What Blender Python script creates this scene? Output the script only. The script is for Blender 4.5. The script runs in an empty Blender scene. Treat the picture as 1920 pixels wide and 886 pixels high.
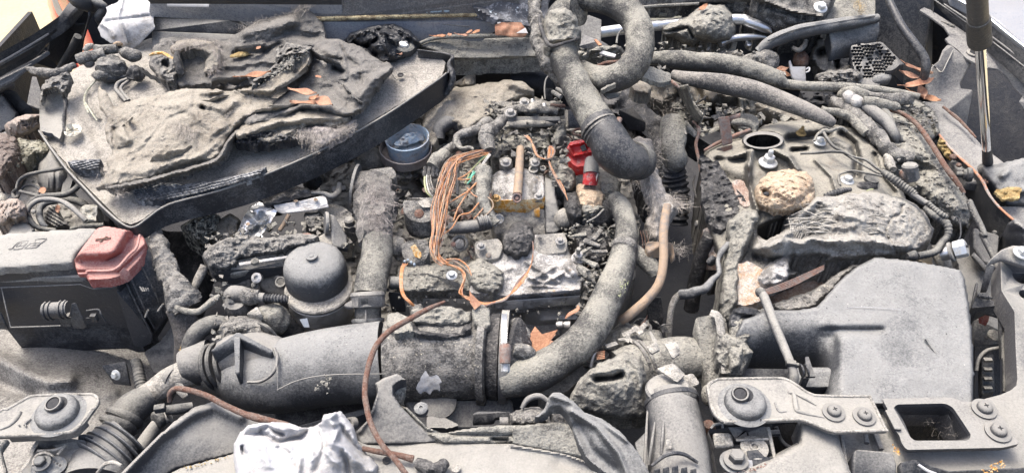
import bpy,math,random
import numpy as np
from mathutils import Vector,geometry
from math import radians,sin,cos,pi
random.seed(7);RNG=np.random.default_rng(11)
sc=bpy.context.scene
COL=sc.collection
# ---------------- camera, sky, sun, exposure ----------------
PITCH=radians(43);CAM=np.array([0.0,-1.2*cos(PITCH),1.2*sin(PITCH)]);FPX=1507.0
cd=bpy.data.cameras.new('camera');cam=bpy.data.objects.new('camera',cd);COL.objects.link(cam)
cam.location=CAM;cam.rotation_euler=(pi/2 - PITCH,0,0)
cd.sensor_width=36;cd.lens=36*FPX/1920;cd.clip_start=.01;cd.clip_end=400
sc.camera=cam
SUN_EL,SUN_AZ=radians(66),radians(318)
w=bpy.data.worlds.new('World');sc.world=w;w.use_nodes=True
nt=w.node_tree;bg=nt.nodes['Background'];sk=nt.nodes.new('ShaderNodeTexSky')
sk.sky_type='NISHITA';sk.sun_disc=False;sk.sun_elevation=SUN_EL;sk.sun_rotation=SUN_AZ
sk.air_density=.8;sk.dust_density=6.0;sk.ozone_density=.5
nt.links.new(sk.outputs[0],bg.inputs[0]);bg.inputs[1].default_value=.15
sd=bpy.data.lights.new('sun','SUN');sd.energy=1.3;sd.angle=radians(24);sd.color=(1,.975,.94)
so=bpy.data.objects.new('sun',sd);COL.objects.link(so)
_d=Vector((sin(SUN_AZ)*cos(SUN_EL),cos(SUN_AZ)*cos(SUN_EL),sin(SUN_EL)))
so.rotation_euler=_d.to_track_quat('Z','Y').to_euler();so.location=(0,0,4)
sc.view_settings.view_transform='Standard';sc.view_settings.look='None'
sc.view_settings.exposure=1.44;sc.view_settings.gamma=1;sc.view_settings.use_curve_mapping=False
# ---------------- numeric helpers ----------------
def Pv(x,y,z):
    x=np.asarray(x,float);y=np.asarray(y,float);z=np.asarray(z,float)
    dx=(x-960)/FPX;dy=(443-y)/FPX
    dX=dx;dY=cos(PITCH) + dy*sin(PITCH);dZ=-sin(PITCH) + dy*cos(PITCH)
    t=(z-CAM[2])/dZ
    return np.stack([CAM[0]+t*dX,CAM[1]+t*dY,z+0*t],-1)
def P(x,y,z):return Pv(x,y,z)
def SC(x,y,z):
    dZ=-sin(PITCH) + (443-y)/FPX*cos(PITCH)
    return abs((z-CAM[2])/dZ)/FPX
def tile(i,j,k=3.99):
    x0=320*i;y0=(0,222,444,664)[j]
    def f(*a):
        if len(a) == 2 and not hasattr(a[0],'__len__'):return (x0+a[0]/k,y0+a[1]/k)
        return [(x0+p[0]/k,y0+p[1]/k)+tuple(p[2:3])+tuple(v/k for v in p[3:4]) for p in a[0]]
    return f
def _h(ix,iy,iz,seed):
    h=(ix*73856093) ^ (iy*19349663) ^ (iz*83492791) ^ (seed*2654435761)
    h &= 0xffffffff;h=(h ^ (h >> 15))*2246822519 & 0xffffffff;h=(h ^ (h >> 13))*3266489917 & 0xffffffff
    return ((h ^ (h >> 16)) & 0xffffff)/16777215.0
def vn(p,seed=0):
    i=np.floor(p).astype(np.int64);f=p-i;u=f*f*(3-2*f);r=0
    for a in (0,1):
        for b in (0,1):
            for c in (0,1):
                wt=(u[:,0] if a else 1-u[:,0])*(u[:,1] if b else 1-u[:,1])*(u[:,2] if c else 1-u[:,2])
                r=r + wt*_h(i[:,0]+a,i[:,1]+b,i[:,2]+c,seed)
    return r*2-1
def fbm(p,scale,octv=4,seed=0,ridged=False,gain=.5):
    p=np.asarray(p,float)*scale;a=1;s=0;n=0
    for k in range(octv):
        v=vn(p*(2.03**k)+k*17.3,seed+k)
        if ridged:v=1-2*np.abs(v)
        s=s+a*v;n += a;a *= gain
    return s/n
def catmull(pts,n=8):
    p=np.array(pts,float)
    if len(p) == 2:
        t=np.linspace(0,1,max(2,n))[:,None];return p[0]*(1-t)+p[1]*t
    q=np.vstack([2*p[0]-p[1],p,2*p[-1]-p[-2]]);out=[]
    for i in range(1,len(q)-2):
        t=np.linspace(0,1,n,endpoint=False)[:,None]
        a,b,c,d=q[i-1],q[i],q[i+1],q[i+2]
        out.append(.5*((2*b)+(-a+c)*t+(2*a-5*b+4*c-d)*t*t+(-a+3*b-3*c+d)*t**3))
    return np.vstack(out+[p[-1:]])
def inpoly(x,y,poly):
    r=np.zeros(x.shape,bool);n=len(poly)
    for i in range(n):
        x1,y1=poly[i][:2];x2,y2=poly[(i+1) % n][:2]
        if y1 == y2:continue
        c=((y1 > y) != (y2 > y)) & (x < (x2-x1)*(y-y1)/(y2-y1)+x1);r ^= c
    return r
def segdist(x,y,poly,closed=True):
    d=np.full(x.shape,1e9);n=len(poly)
    for i in range(n if closed else n-1):
        x1,y1=poly[i][:2];x2,y2=poly[(i+1) % n][:2]
        L=(x2-x1)**2+(y2-y1)**2+1e-9
        t=np.clip(((x-x1)*(x2-x1)+(y-y1)*(y2-y1))/L,0,1)
        d=np.minimum(d,np.hypot(x-x1-t*(x2-x1),y-y1-t*(y2-y1)))
    return d
def tps(ctrl):
    c=np.array(ctrl,float);n=len(c)
    if n == 1:return lambda x,y:np.full(np.shape(x),c[0,2])
    X=c[:,:2]/500
    if n < 4:
        A=np.c_[np.ones(n),X];k=np.linalg.lstsq(A,c[:,2],rcond=None)[0]
        return lambda x,y:k[0]+k[1]*np.asarray(x)/500+k[2]*np.asarray(y)/500
    def U(r2):return .5*r2*np.log(r2+1e-9)
    K=U(((X[:,None]-X[None])**2).sum(-1)) + 1e-4*np.eye(n)
    Pm=np.c_[np.ones(n),X];M=np.zeros((n+3,n+3));M[:n,:n]=K;M[:n,n:]=Pm;M[n:,:n]=Pm.T
    s=np.linalg.lstsq(M,np.r_[c[:,2],0,0,0],rcond=None)[0]
    def f(x,y):
        x=np.asarray(x,float)/500;y=np.asarray(y,float)/500;o=s[n]+s[n+1]*x+s[n+2]*y
        for i in range(n):o=o+s[i]*U((x-X[i,0])**2+(y-X[i,1])**2)
        return o
    return f
def frame(ax):
    ax=np.array(ax,float);ax /= np.linalg.norm(ax)
    h=np.array([0,0,1.]) if abs(ax[2]) < .9 else np.array([0,1.,0])
    u=np.cross(h,ax);u /= np.linalg.norm(u);v=np.cross(ax,u);return u,v,ax
def roundpoly(poly,r=6,n=4):
    out=[];m=len(poly)
    for i in range(m):
        a=np.array(poly[i-1],float);b=np.array(poly[i],float);c=np.array(poly[(i+1) % m],float)
        la=np.hypot(*(a-b)[:2]);lc=np.hypot(*(c-b)[:2]);k=min(r,la*.45,lc*.45)
        s=b+(a-b)*k/la;e=b+(c-b)*k/lc
        for t in np.linspace(0,1,n):out.append(tuple((1-t)**2*s+2*t*(1-t)*b+t*t*e))
    return out
def raggedpoly(poly,amp=4,seg=6,seed=1):
    out=[];m=len(poly);r=np.random.default_rng(seed)
    for i in range(m):
        a=np.array(poly[i][:2],float);b=np.array(poly[(i+1) % m][:2],float);L=np.hypot(*(b-a));k=max(1,int(L/seg))
        for t in range(k):
            p=a+(b-a)*t/k;out.append(tuple(p+r.normal(0,amp,2)*(.5 if t else .3)))
    return out
class G:
    def __init__(s):s.V=[];s.F=[];s.n=0
    def add(s,V,F):
        V=np.asarray(V,float).reshape(-1,3);s.V.append(V);o=s.n
        s.F.extend([tuple(int(i)+o for i in f) for f in F]);s.n += len(V);return s
    def tubew(s,C,R,seg=12,noise=None,ring=None,cap=True,flat=1.,seed=0,twist=0,open_inner=0):
        C=np.asarray(C,float);R=np.asarray(R,float);n=len(C)
        T=np.gradient(C,axis=0);T /= np.linalg.norm(T,axis=1)[:,None]+1e-12
        u,v,_=frame(T[0]);US=[]
        for i in range(n):
            u=u-T[i]*np.dot(u,T[i]);u /= np.linalg.norm(u);US.append(u)
        US=np.array(US);VS=np.cross(T,US)
        if ring:
            L=np.r_[0,np.cumsum(np.linalg.norm(np.diff(C,axis=0),axis=1))]
            R=R*(1+ring[1]*np.sign(np.sin(2*pi*L/ring[0]))*np.abs(np.sin(2*pi*L/ring[0]))**.5)
        a=np.linspace(0,2*pi,seg,endpoint=False)
        ca=np.cos(a)[None,:,None];sa=np.sin(a)[None,:,None]
        D=US[:,None]*ca+VS[:,None]*sa*flat
        Pt=C[:,None]+D*R[:,None,None]
        if noise:
            q=Pt.reshape(-1,3);f=fbm(q,noise[1],4,seed,noise[2] if len(noise) > 2 else False).reshape(n,seg,1)
            Pt=Pt+D*R[:,None,None]*noise[0]*f
        V=Pt.reshape(-1,3);F=[]
        for i in range(n-1):
            for j in range(seg):
                k=(j+1) % seg;F.append((i*seg+j,i*seg+k,(i+1)*seg+k,(i+1)*seg+j))
        if cap and not open_inner:
            F.append(tuple(range(seg))[::-1]);F.append(tuple((n-1)*seg+j for j in range(seg)))
        s.add(V,F)
        if open_inner:
            b=s.n;W=(C[:,None]+D*R[:,None,None]*open_inner).reshape(-1,3);F=[]
            for i in range(n-1):
                for j in range(seg):
                    k=(j+1) % seg;F.append((i*seg+j,(i+1)*seg+j,(i+1)*seg+k,i*seg+k))
            s.add(W,F);m=len(V)
            for e in (0,n-1):
                for j in range(seg):
                    k=(j+1) % seg;f=(b-m+e*seg+j,b-m+e*seg+k,b+e*seg+k,b+e*seg+j);s.F.append(f if e else f[::-1])
        return s
    def tube(s,pts,seg=12,n=8,**k):
        q=catmull(pts,n);C=Pv(q[:,0],q[:,1],q[:,2])
        R=np.array([q[i,3]*SC(q[i,0],q[i,1],q[i,2]) for i in range(len(q))])
        return s.tubew(C,np.maximum(R,1e-5),seg,**k)
    def prism(s,poly,z=0,h=.01,holes=(),noise=None,seed=0,sink=None):
        loops=[poly]+list(holes);L3=[]
        for L in loops:
            L3.append([P(p[0],p[1],p[2] if len(p) > 2 else (z(p[0],p[1]) if callable(z) else z)) for p in L])
        tri=geometry.tessellate_polygon([[Vector((p[0],p[1],0)) for p in L] for L in L3])
        V=np.array([p for L in L3 for p in L]);m=len(V)
        if noise:V=V+fbm(V,noise[1],3,seed)[:,None]*np.array([0,0,noise[0]])
        F=[]
        for t in tri:
            a,b,c=V[t[0]],V[t[1]],V[t[2]];cr=(b-a)[0]*(c-a)[1]-(b-a)[1]*(c-a)[0]
            if abs(cr) < 1e-14:continue
            t=tuple(t) if cr > 0 else tuple(t)[::-1];F.append(t);F.append(tuple(i+m for i in t[::-1]))
        B=V.copy();B[:,2] -= h;o=0
        for li,L in enumerate(L3):
            k=len(L);a=sum(L[i][0]*L[(i+1) % k][1]-L[(i+1) % k][0]*L[i][1] for i in range(k))
            ccw=(a > 0) == (li == 0)
            for i in range(k):
                j=(i+1) % k;f=(o+i,o+i+m,o+j+m,o+j)
                F.append(f if ccw else f[::-1])
            o += k
        return s.add(np.vstack([V,B]),F)
    def relief(s,poly,ctrl,ridges=(),noise=((.002,60),),step=3.,skirt=.01,edge=None,holes=(),seed=0,ridged=False,ragged=0,fn=None,warp=0):
        """height surface over a pixel outline; ctrl = (x, y, z) points, ridges = (polyline, height, width)"""
        P2=[p[:2] for p in poly];xs=[p[0] for p in P2];ys=[p[1] for p in P2]
        gx=np.arange(min(xs)-step,max(xs)+step*1.5,step);gy=np.arange(min(ys)-step,max(ys)+step*1.5,step)
        X,Y=np.meshgrid(gx,gy);sh=X.shape;x=X.ravel();y=Y.ravel()
        q=np.c_[x,y,0*x]
        jit=fbm(q,1/9.,3,seed+9)*ragged if ragged else 0
        d=segdist(x,y,P2);ins=inpoly(x,y,P2);sd_=np.where(ins,d,-d)+jit
        for hpoly in holes:
            dh=segdist(x,y,hpoly);ih=inpoly(x,y,hpoly);sd_=np.minimum(sd_,np.where(ih,-dh,dh)+jit)
        keep=sd_ > -step*.75
        z=tps(ctrl)(x,y)
        base=Pv(x,y,z)
        for i,nz in enumerate(noise):
            z=z+nz[0]*fbm(base,nz[1],4,seed+i*31,ridged if len(nz) < 3 else nz[2])
        wx=x+(fbm(q,1/25.,3,seed+5)*warp if warp else 0);wy=y+(fbm(q,1/25.,3,seed+6)*warp if warp else 0)
        for pl,hh,ww in ridges:
            dd=segdist(wx,wy,pl,False);z=z+hh*np.exp(-(dd/ww)**2)
        if fn is not None:z=fn(x,y,z)
        if edge:
            e=np.clip(sd_/edge[1],0,1);z=z-edge[0]*(1-np.sqrt(np.clip(1-(1-e)**2,0,1)))
        # pull outside points onto the outline
        V=Pv(x,y,z);idx=-np.ones(len(x),int)
        K=keep.reshape(sh);c=K[:-1,:-1] & K[1:,:-1] & K[:-1,1:] & K[1:,1:]
        ci,cj=np.nonzero(c);W=sh[1]
        a=ci*W+cj;Q=np.c_[a+W,a+W+1,a+1,a]
        used=np.unique(Q);idx[used]=np.arange(len(used));Q=idx[Q];V=V[used]
        F=[tuple(f) for f in Q]
        E={}
        for f in Q:
            for i in range(4):
                e=(int(f[i]),int(f[(i+1) % 4]))
                if (e[1],e[0]) in E:del E[(e[1],e[0])]
                else:E[e]=1
        # smooth outline
        nb={}
        for a_,b_ in E:nb.setdefault(a_,[]).append(b_);nb.setdefault(b_,[]).append(a_)
        for _ in range(2 if not ragged else 1):
            NV=V.copy()
            for k_,l in nb.items():NV[k_]=V[k_]*.5+V[l].mean(0)*.5
            V=NV
        m=len(V);bi={};SV=[]
        for e in E:
            for i in e:
                if i not in bi:bi[i]=m+len(SV);SV.append(V[i]-np.array([0,0,skirt]))
        for a_,b_ in E:F.append((b_,a_,bi[a_],bi[b_]))
        return s.add(np.vstack([V,np.array(SV)]) if SV else V,F)
    def lathe(s,c,prof,axis=(0,0,1),seg=24,noise=None,seed=0,world=False,k=None,cap=True):
        """prof = (radius_px, height_px) at point c=(x, y, z)"""
        o=np.array(c,float) if world else P(*c);k=k or (1 if world else SC(*c));u,v,ax=frame(axis)
        a=np.linspace(0,2*pi,seg,endpoint=False);V=[];F=[]
        for r,h in prof:V.append(o+ax*h*k+(np.cos(a)[:,None]*u+np.sin(a)[:,None]*v)*max(r,.001)*k)
        V=np.vstack(V);n=len(prof)
        if noise:V=V+fbm(V,noise[1],3,seed)[:,None]*noise[0]*((V-o)/(np.linalg.norm(V-o,axis=1)[:,None]+1e-9))
        for i in range(n-1):
            for j in range(seg):
                q=(j+1) % seg;F.append((i*seg+j,i*seg+q,(i+1)*seg+q,(i+1)*seg+j))
        if cap:F.append(tuple(range(seg))[::-1]);F.append(tuple((n-1)*seg+j for j in range(seg)))
        return s.add(V,F)
    def blob(s,c,r,noise=(.3,60),seg=28,rot=0,seed=0,ridged=False,world=False):
        o=np.array(c,float) if world else P(*c);k=1 if world else SC(*c)
        th=np.linspace(0,pi,seg//2+1);ph=np.linspace(0,2*pi,seg,endpoint=False)
        T,H=np.meshgrid(th,ph,indexing='ij');D=np.stack([np.sin(T)*np.cos(H),np.sin(T)*np.sin(H),np.cos(T)],-1).reshape(-1,3)
        rr=np.array(r,float)*k;V=D*rr;cr,sr=cos(rot),sin(rot)
        V=np.c_[V[:,0]*cr-V[:,1]*sr,V[:,0]*sr+V[:,1]*cr,V[:,2]]
        f=1+noise[0]*fbm(V+o,noise[1],4,seed,ridged);V=o+V*f[:,None];n=len(th);F=[]
        for i in range(n-1):
            for j in range(seg):
                q=(j+1) % seg;F.append((i*seg+j,(i+1)*seg+j,(i+1)*seg+q,i*seg+q))
        return s.add(V,F)
    def box(s,c,dims,ax=(1,0,0),up=(0,0,1),world=False):
        """box centred on c, dims in px along ax, side, up"""
        o=np.array(c,float) if world else P(*c);k=1 if world else SC(*c)
        w_=np.array(up,float);w_ /= np.linalg.norm(w_);u=np.array(ax,float);u=u-w_*np.dot(u,w_);u /= np.linalg.norm(u);v=np.cross(w_,u)
        V=[o+k*(u*dims[0]*a/2+v*dims[1]*b/2+w_*dims[2]*c_/2) for a in (-1,1) for b in (-1,1) for c_ in (-1,1)]
        return s.add(V,[(0,1,3,2),(4,6,7,5),(0,4,5,1),(2,3,7,6),(0,2,6,4),(1,5,7,3)])
    def hairs(s,pts,n=200,L=14,wd=.5,spread=6,lift=.006,bias=(0,0),seed=0):
        """tufts of mineral fibre: thin tapering blades rooted near pts (x, y, z)"""
        r=np.random.default_rng(seed);pts=catmull(pts,6) if len(pts) > 1 else np.array(pts,float)
        for i in range(n):
            p=pts[r.integers(len(pts))];x,y=p[0]+r.normal(0,spread),p[1]+r.normal(0,spread*.7)
            a=r.uniform(0,2*pi);l=L*r.uniform(.3,1.1);dx=cos(a)*l+bias[0]*r.uniform(.5,1);dy=sin(a)*l*.7+bias[1]*r.uniform(.5,1)
            cu=r.normal(0,.45,2)*l
            q=[(x,y,p[2]),(x+dx*.5+cu[0],y+dy*.5+cu[1],p[2]+lift*r.uniform(.3,1)),(x+dx,y+dy,p[2]+lift*r.uniform(-.2,1.1))]
            q=catmull(q,4);C=Pv(q[:,0],q[:,1],q[:,2]);k=SC(x,y,p[2])*wd*.65
            sd=np.array([-sin(a),cos(a),0.3])*k;m=len(C);V=[];F=[]
            for j in range(m):
                t=1-j/(m-.5);V += [C[j]-sd*t,C[j]+sd*t]
                if j:F.append((2*j-2,2*j-1,2*j+1,2*j))
            s.add(V,F)
        return s
def mesh(name,g,smooth=40):
    V=np.vstack(g.V);me=bpy.data.meshes.new(name);me.from_pydata(V.tolist(),[],g.F);me.update()
    if smooth:
        me.polygons.foreach_set('use_smooth',[True]*len(me.polygons));me.set_sharp_from_angle(angle=radians(smooth))
    return me
def wloc(o):
    v=Vector((0,0,0))
    while o:v=v+o.location;o=o.parent
    return v
def put(name,g,m,parent=None,bevel=0,smooth=40,label=None,kind=None,bseg=2):
    me=mesh(name,g,smooth);o=bpy.data.objects.new(name,me);COL.objects.link(o);me.materials.append(m)
    if parent is not None:o.parent=parent;off=wloc(parent)
    else:
        co=np.empty(len(me.vertices)*3);me.vertices.foreach_get('co',co);co=co.reshape(-1,3)
        off=Vector(((co[:,0].min()+co[:,0].max())/2,(co[:,1].min()+co[:,1].max())/2,co[:,2].min()));o.location=off
    co=np.empty(len(me.vertices)*3);me.vertices.foreach_get('co',co)
    me.vertices.foreach_set('co',(co.reshape(-1,3)-np.array(off)).ravel());me.update()
    if bevel:
        b=o.modifiers.new('edge','BEVEL');b.width=bevel;b.segments=bseg;b.limit_method='ANGLE';b.angle_limit=radians(38)
    if label:o['label']=label
    if kind:o['kind']=kind
    return o
def thing(name,label,cat,at,group=None):
    o=bpy.data.objects.new(name,None);COL.objects.link(o);o.location=P(*at);o.empty_display_size=.02
    o['label']=label;o['category']=cat
    if group:o['group']=group
    return o
def one(name,g,m,label,cat,group=None,**k):
    o=put(name,g,m,None,label=label,**k);o['category']=cat
    if group:o['group']=group
    return o
def struct(name,g,m,kind='structure',**k):return put(name,g,m,None,kind=kind,**k)
# ---------------- materials ----------------
MATS={}
DUSTK=.74
def mat(name,base,dust=None,amt=.5,ds=40,con=3.,up=.0,rough=.8,drough=.95,metal=0.,grain=.25,gs=420,bump=.5,bs=300,speck=None,stain=None,spec=.4,wave=None,coat=0,ff=1.2):
    if dust is not None and max(dust)-min(dust) < .16 and name not in ('mineral fibre','sooty fibre','white plastic','dirty white rag'):
        L_=sum(dust)/3;dust=tuple((c*.62+L_*.38*q_)*DUSTK for c,q_ in zip(dust,(1,1,1)))
    m=bpy.data.materials.new(name);m.use_nodes=True;t=m.node_tree;N=t.nodes;Lk=t.links.new;b=N['Principled BSDF']
    def node(k,**p):
        n=N.new(k)
        for a,v in p.items():setattr(n,a,v)
        return n
    def val(x,sock):
        if hasattr(x,'links'):Lk(x,sock)
        else:sock.default_value=x
    def math_(op,a,c=0.,d=0.,cl=False):
        n=node('ShaderNodeMath',operation=op,use_clamp=cl);val(a,n.inputs[0]);val(c,n.inputs[1]);val(d,n.inputs[2]);return n.outputs[0]
    tc=node('ShaderNodeTexCoord').outputs['Object']
    def noise(scale,detail=5.,r=.55,dist=0.,vec=None):
        n=node('ShaderNodeTexNoise');Lk(vec or tc,n.inputs['Vector']);n.inputs['Scale'].default_value=scale;n.inputs['Detail'].default_value=detail
        n.inputs['Roughness'].default_value=r;n.inputs['Distortion'].default_value=dist;return n.outputs['Fac']
    def mix(f,a,c,mode='MIX'):
        n=node('ShaderNodeMix',data_type='RGBA',blend_type=mode);n.clamp_factor=True;val(f,n.inputs[0])
        for x,s in ((a,n.inputs[6]),(c,n.inputs[7])):
            if hasattr(x,'links'):Lk(x,s)
            else:s.default_value=tuple(x)[:3]+(1,)
        return n.outputs[2]
    fine=noise(gs,4.,.65)
    col=base;fac=None
    if dust is not None:
        n1=noise(ds,7.,.62,.3)
        f=math_('MULTIPLY',math_('SUBTRACT',n1,1-amt),con*2)
        f=math_('ADD',f,math_('MULTIPLY',math_('SUBTRACT',fine,.5),2.2*ff));f=math_('ADD',f,math_('MULTIPLY',math_('SUBTRACT',noise(gs*.33,5.,.7),.5),1.7*ff))
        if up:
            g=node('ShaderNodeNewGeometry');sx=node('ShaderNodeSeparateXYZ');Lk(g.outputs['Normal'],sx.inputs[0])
            f=math_('ADD',f,math_('MULTIPLY',math_('SUBTRACT',sx.outputs[2],.55),up))  # dust settles on upward faces; extra weight paints in top light, darker sides
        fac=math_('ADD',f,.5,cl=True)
        dcol=mix(noise(ds*2.3,3.),tuple(c*.8 for c in dust),tuple(min(1,c*1.18) for c in dust))
        col=mix(fac,base,dcol)
    if stain:   # (colour, amount, scale)
        for st in (stain if isinstance(stain[0],(tuple,list)) and isinstance(stain[0][0],(tuple,list)) else [stain]):
            sf=math_('MULTIPLY',math_('SUBTRACT',noise(st[2],6.,.6,.6),1-st[1]),9.,cl=True);col=mix(sf,col,st[0])
    if speck:   # (colour, amount, scale)
        for st in (speck if isinstance(speck[0][0],(tuple,list)) else [speck]):
            sf=math_('MULTIPLY',math_('SUBTRACT',noise(st[2],2.,.5,.0),1-st[1]),14.,cl=True);col=mix(sf,col,st[0])
    if grain:
        g2=math_('ADD',math_('MULTIPLY',fine,grain*3.2),1-grain*1.6)
        cb=node('ShaderNodeCombineColor');[Lk(g2,cb.inputs[i]) for i in range(3)]
        col=mix(1.,col,cb.outputs[0],'MULTIPLY')
    if hasattr(col,'links'):Lk(col,b.inputs['Base Color'])
    else:b.inputs['Base Color'].default_value=tuple(col)[:3]+(1,)
    if fac is not None:Lk(math_('ADD',math_('MULTIPLY',fac,drough-rough),rough),b.inputs['Roughness'])
    else:b.inputs['Roughness'].default_value=rough
    if metal:
        if fac is not None:Lk(math_('MULTIPLY',math_('SUBTRACT',1.,fac),metal),b.inputs['Metallic'])
        else:b.inputs['Metallic'].default_value=metal
    b.inputs['Specular IOR Level'].default_value=spec
    if coat:b.inputs['Coat Weight'].default_value=coat
    if bump:
        h=math_('ADD',noise(bs,5.,.7),math_('MULTIPLY',noise(bs*.28,3.,.6),1.6))
        if wave:
            wv=node('ShaderNodeTexWave',wave_type='BANDS',bands_direction=wave[1]);Lk(tc,wv.inputs['Vector']);wv.inputs['Scale'].default_value=wave[0]
            h=math_('ADD',h,math_('MULTIPLY',wv.outputs['Fac'],wave[2]))
        bp=node('ShaderNodeBump');bp.inputs['Strength'].default_value=min(1,bump);bp.inputs['Distance'].default_value=.0016*max(1,bump);Lk(h,bp.inputs['Height']);Lk(bp.outputs[0],b.inputs['Normal'])
    MATS[name]=m;return m
ASH=(.31,.295,.255);ASHY=(.42,.385,.29)
M={}
M['char']=mat('charred crust',(.065,.064,.062),ASH,.5,55,2.2,.5,grain=.3,bump=1.6,bs=260,speck=((.5,.46,.36),.33,330),ff=1.15)
M['chardark']=mat('dark char',(.035,.035,.036),(.2,.19,.175),.4,60,2.4,.35,rough=.6,grain=.3,bump=1.6,bs=240,ff=1.15)
M['melt']=mat('melted glossy char',(.022,.024,.028),(.22,.215,.2),.38,50,3,.25,rough=.35,drough=.8,grain=.2,bump=1.2,bs=170)
M['ash']=mat('pale ash crust',(.105,.102,.092),(.36,.345,.275),.56,45,2.,.4,grain=.3,bump=1.6,bs=300,speck=((.05,.05,.05),.34,260),ff=1.15)
M['ashlight']=mat('light ash',(.16,.155,.14),(.47,.44,.365),.55,40,2.,.3,grain=.28,bump=1.3,bs=280,speck=((.08,.075,.07),.3,230),ff=1.15)
M['felt']=mat('scorched felt',(.17,.15,.12),(.42,.375,.28),.52,18,1.8,.3,grain=.3,gs=620,bump=1.3,bs=420,stain=((.07,.068,.065),.36,26),ff=1.15)
M['feltdark']=mat('sooty felt',(.1,.096,.088),(.25,.235,.205),.5,22,1.8,.35,grain=.32,gs=600,bump=1.4,bs=400,speck=((.4,.38,.33),.3,300),ff=1.15)
M['fibre']=mat('mineral fibre',(.2,.185,.165),(.4,.37,.33),.5,60,2,0,grain=.2,bump=0)
M['fibredark']=mat('sooty fibre',(.12,.11,.105),(.34,.31,.29),.5,60,2,0,grain=.2,bump=0)
M['plastic']=mat('dusty black plastic',(.04,.042,.047),(.3,.29,.255),.5,14,1.1,1.5,rough=.45,grain=.18,ff=.6,bump=.35,bs=520,speck=((.36,.34,.3),.27,430))
M['plasticclean']=mat('black plastic',(.022,.024,.028),(.16,.16,.155),.42,16,1.4,.3,rough=.38,grain=.12,bump=.2,bs=520,speck=((.35,.35,.34),.25,400))
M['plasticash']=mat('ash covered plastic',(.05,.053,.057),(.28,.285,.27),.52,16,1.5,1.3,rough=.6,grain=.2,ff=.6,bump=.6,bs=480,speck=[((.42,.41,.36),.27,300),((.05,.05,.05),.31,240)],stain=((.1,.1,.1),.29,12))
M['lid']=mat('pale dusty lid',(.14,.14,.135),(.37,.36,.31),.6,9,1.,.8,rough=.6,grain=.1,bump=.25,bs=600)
M['rubber']=mat('dusty rubber',(.038,.039,.041),(.27,.26,.215),.46,20,1.6,1.1,rough=.6,grain=.2,bump=.7,bs=380,ff=.6)
M['hose']=mat('patchy ashed hose',(.045,.045,.044),(.34,.325,.255),.5,17,2.3,.8,rough=.7,grain=.28,bump=1.2,bs=300,ff=.9,stain=((.035,.035,.036),.37,28))
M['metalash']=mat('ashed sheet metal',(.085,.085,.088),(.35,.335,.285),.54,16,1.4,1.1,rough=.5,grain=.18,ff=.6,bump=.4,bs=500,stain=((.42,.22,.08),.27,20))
M['tray']=mat('ashed tray inside',(.15,.14,.125),(.46,.425,.35),.55,12,1.3,.2,grain=.22,bump=.7,bs=420)
M['alu']=mat('ashed aluminium',(.42,.42,.41),(.5,.465,.4),.45,30,2,.2,rough=.38,metal=.85,grain=.15,bump=.6,bs=300,stain=((.1,.095,.09),.37,45))
M['aluclean']=mat('bare aluminium',(.62,.63,.63),(.4,.38,.33),.35,40,2.5,.1,rough=.3,metal=.9,grain=.1,bump=.3,bs=300)
M['casting']=mat('sooty casting',(.13,.125,.115),(.38,.355,.29),.52,34,1.8,.5,rough=.55,grain=.25,bump=1.0,bs=280,stain=((.04,.04,.04),.34,60),ff=1.15)
M['whitemetal']=mat('heat bleached aluminium',(.15,.145,.135),(.55,.53,.49),.5,36,2.6,.2,rough=.5,grain=.2,bump=1.,bs=260,stain=[((.33,.22,.11),.37,50),((.06,.058,.054),.4,75)],ff=1.15)
M['chrome']=mat('chrome',(.75,.77,.8),rough=.12,metal=1.,grain=0,bump=0)
M['zinc']=mat('zinc bolt',(.55,.57,.57),(.5,.48,.42),.4,90,2,.2,rough=.4,metal=.6,grain=.1,bump=.2)
M['rust']=mat('rust',(.13,.065,.045),(.24,.155,.11),.5,90,2,0,rough=.8,grain=.35,bump=1.,bs=500,stain=((.1,.07,.06),.36,60))
M['rustlight']=mat('pale rust',(.22,.13,.1),(.28,.23,.2),.5,70,2,0,rough=.8,grain=.25,bump=.8,bs=400)
M['copper']=mat('bare copper',(.3,.13,.07),(.4,.25,.16),.5,120,2,0,rough=.5,metal=.25,grain=.3,bump=.3)
M['orange']=mat('orange enamelled wire',(.42,.17,.06),(.4,.26,.17),.5,130,2,0,rough=.6,grain=.3,bump=.2)
M['orangepaint']=mat('orange burnt varnish',(.5,.23,.03),(.5,.4,.24),.5,120,3,0,rough=.5,grain=.3,bump=.6,stain=((.15,.1,.06),.4,90))
M['wiregreen']=mat('green wire',(.1,.33,.24),rough=.6,grain=.2,bump=0)
M['wireyellow']=mat('pale wire',(.34,.36,.2),rough=.6,grain=.3,bump=0)
M['wirewhite']=mat('whitened wire',(.38,.37,.34),rough=.7,grain=.3,bump=0)
M['red']=mat('dusty red plastic',(.3,.07,.06),(.4,.23,.2),.6,10,1.2,.6,rough=.5,grain=.15,bump=.3)
M['redbright']=mat('burnt red plastic',(.42,.025,.025),(.36,.2,.19),.42,60,3,.3,rough=.4,grain=.2,bump=.7,stain=((.08,.05,.05),.42,60))
M['redpaint']=mat('red car paint',(.6,.05,.05),rough=.25,grain=0,bump=0,coat=.6)
M['white']=mat('white plastic',(.42,.42,.42),(.3,.29,.27),.35,30,1.5,0,rough=.6,grain=.06,bump=.3)
M['cloth']=mat('dirty white rag',(.38,.385,.395),(.28,.27,.25),.42,22,2,0,rough=.9,grain=.1,gs=700,bump=.5,bs=600,stain=((.24,.225,.2),.36,30))
M['cream']=mat('cream plastic',(.42,.36,.27),rough=.7,grain=.15,bump=.3)
M['leaf']=mat('dry leaf',(.27,.12,.06),(.36,.2,.12),.5,30,1.5,0,rough=.6,grain=.25,bump=.5,bs=350)
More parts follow.
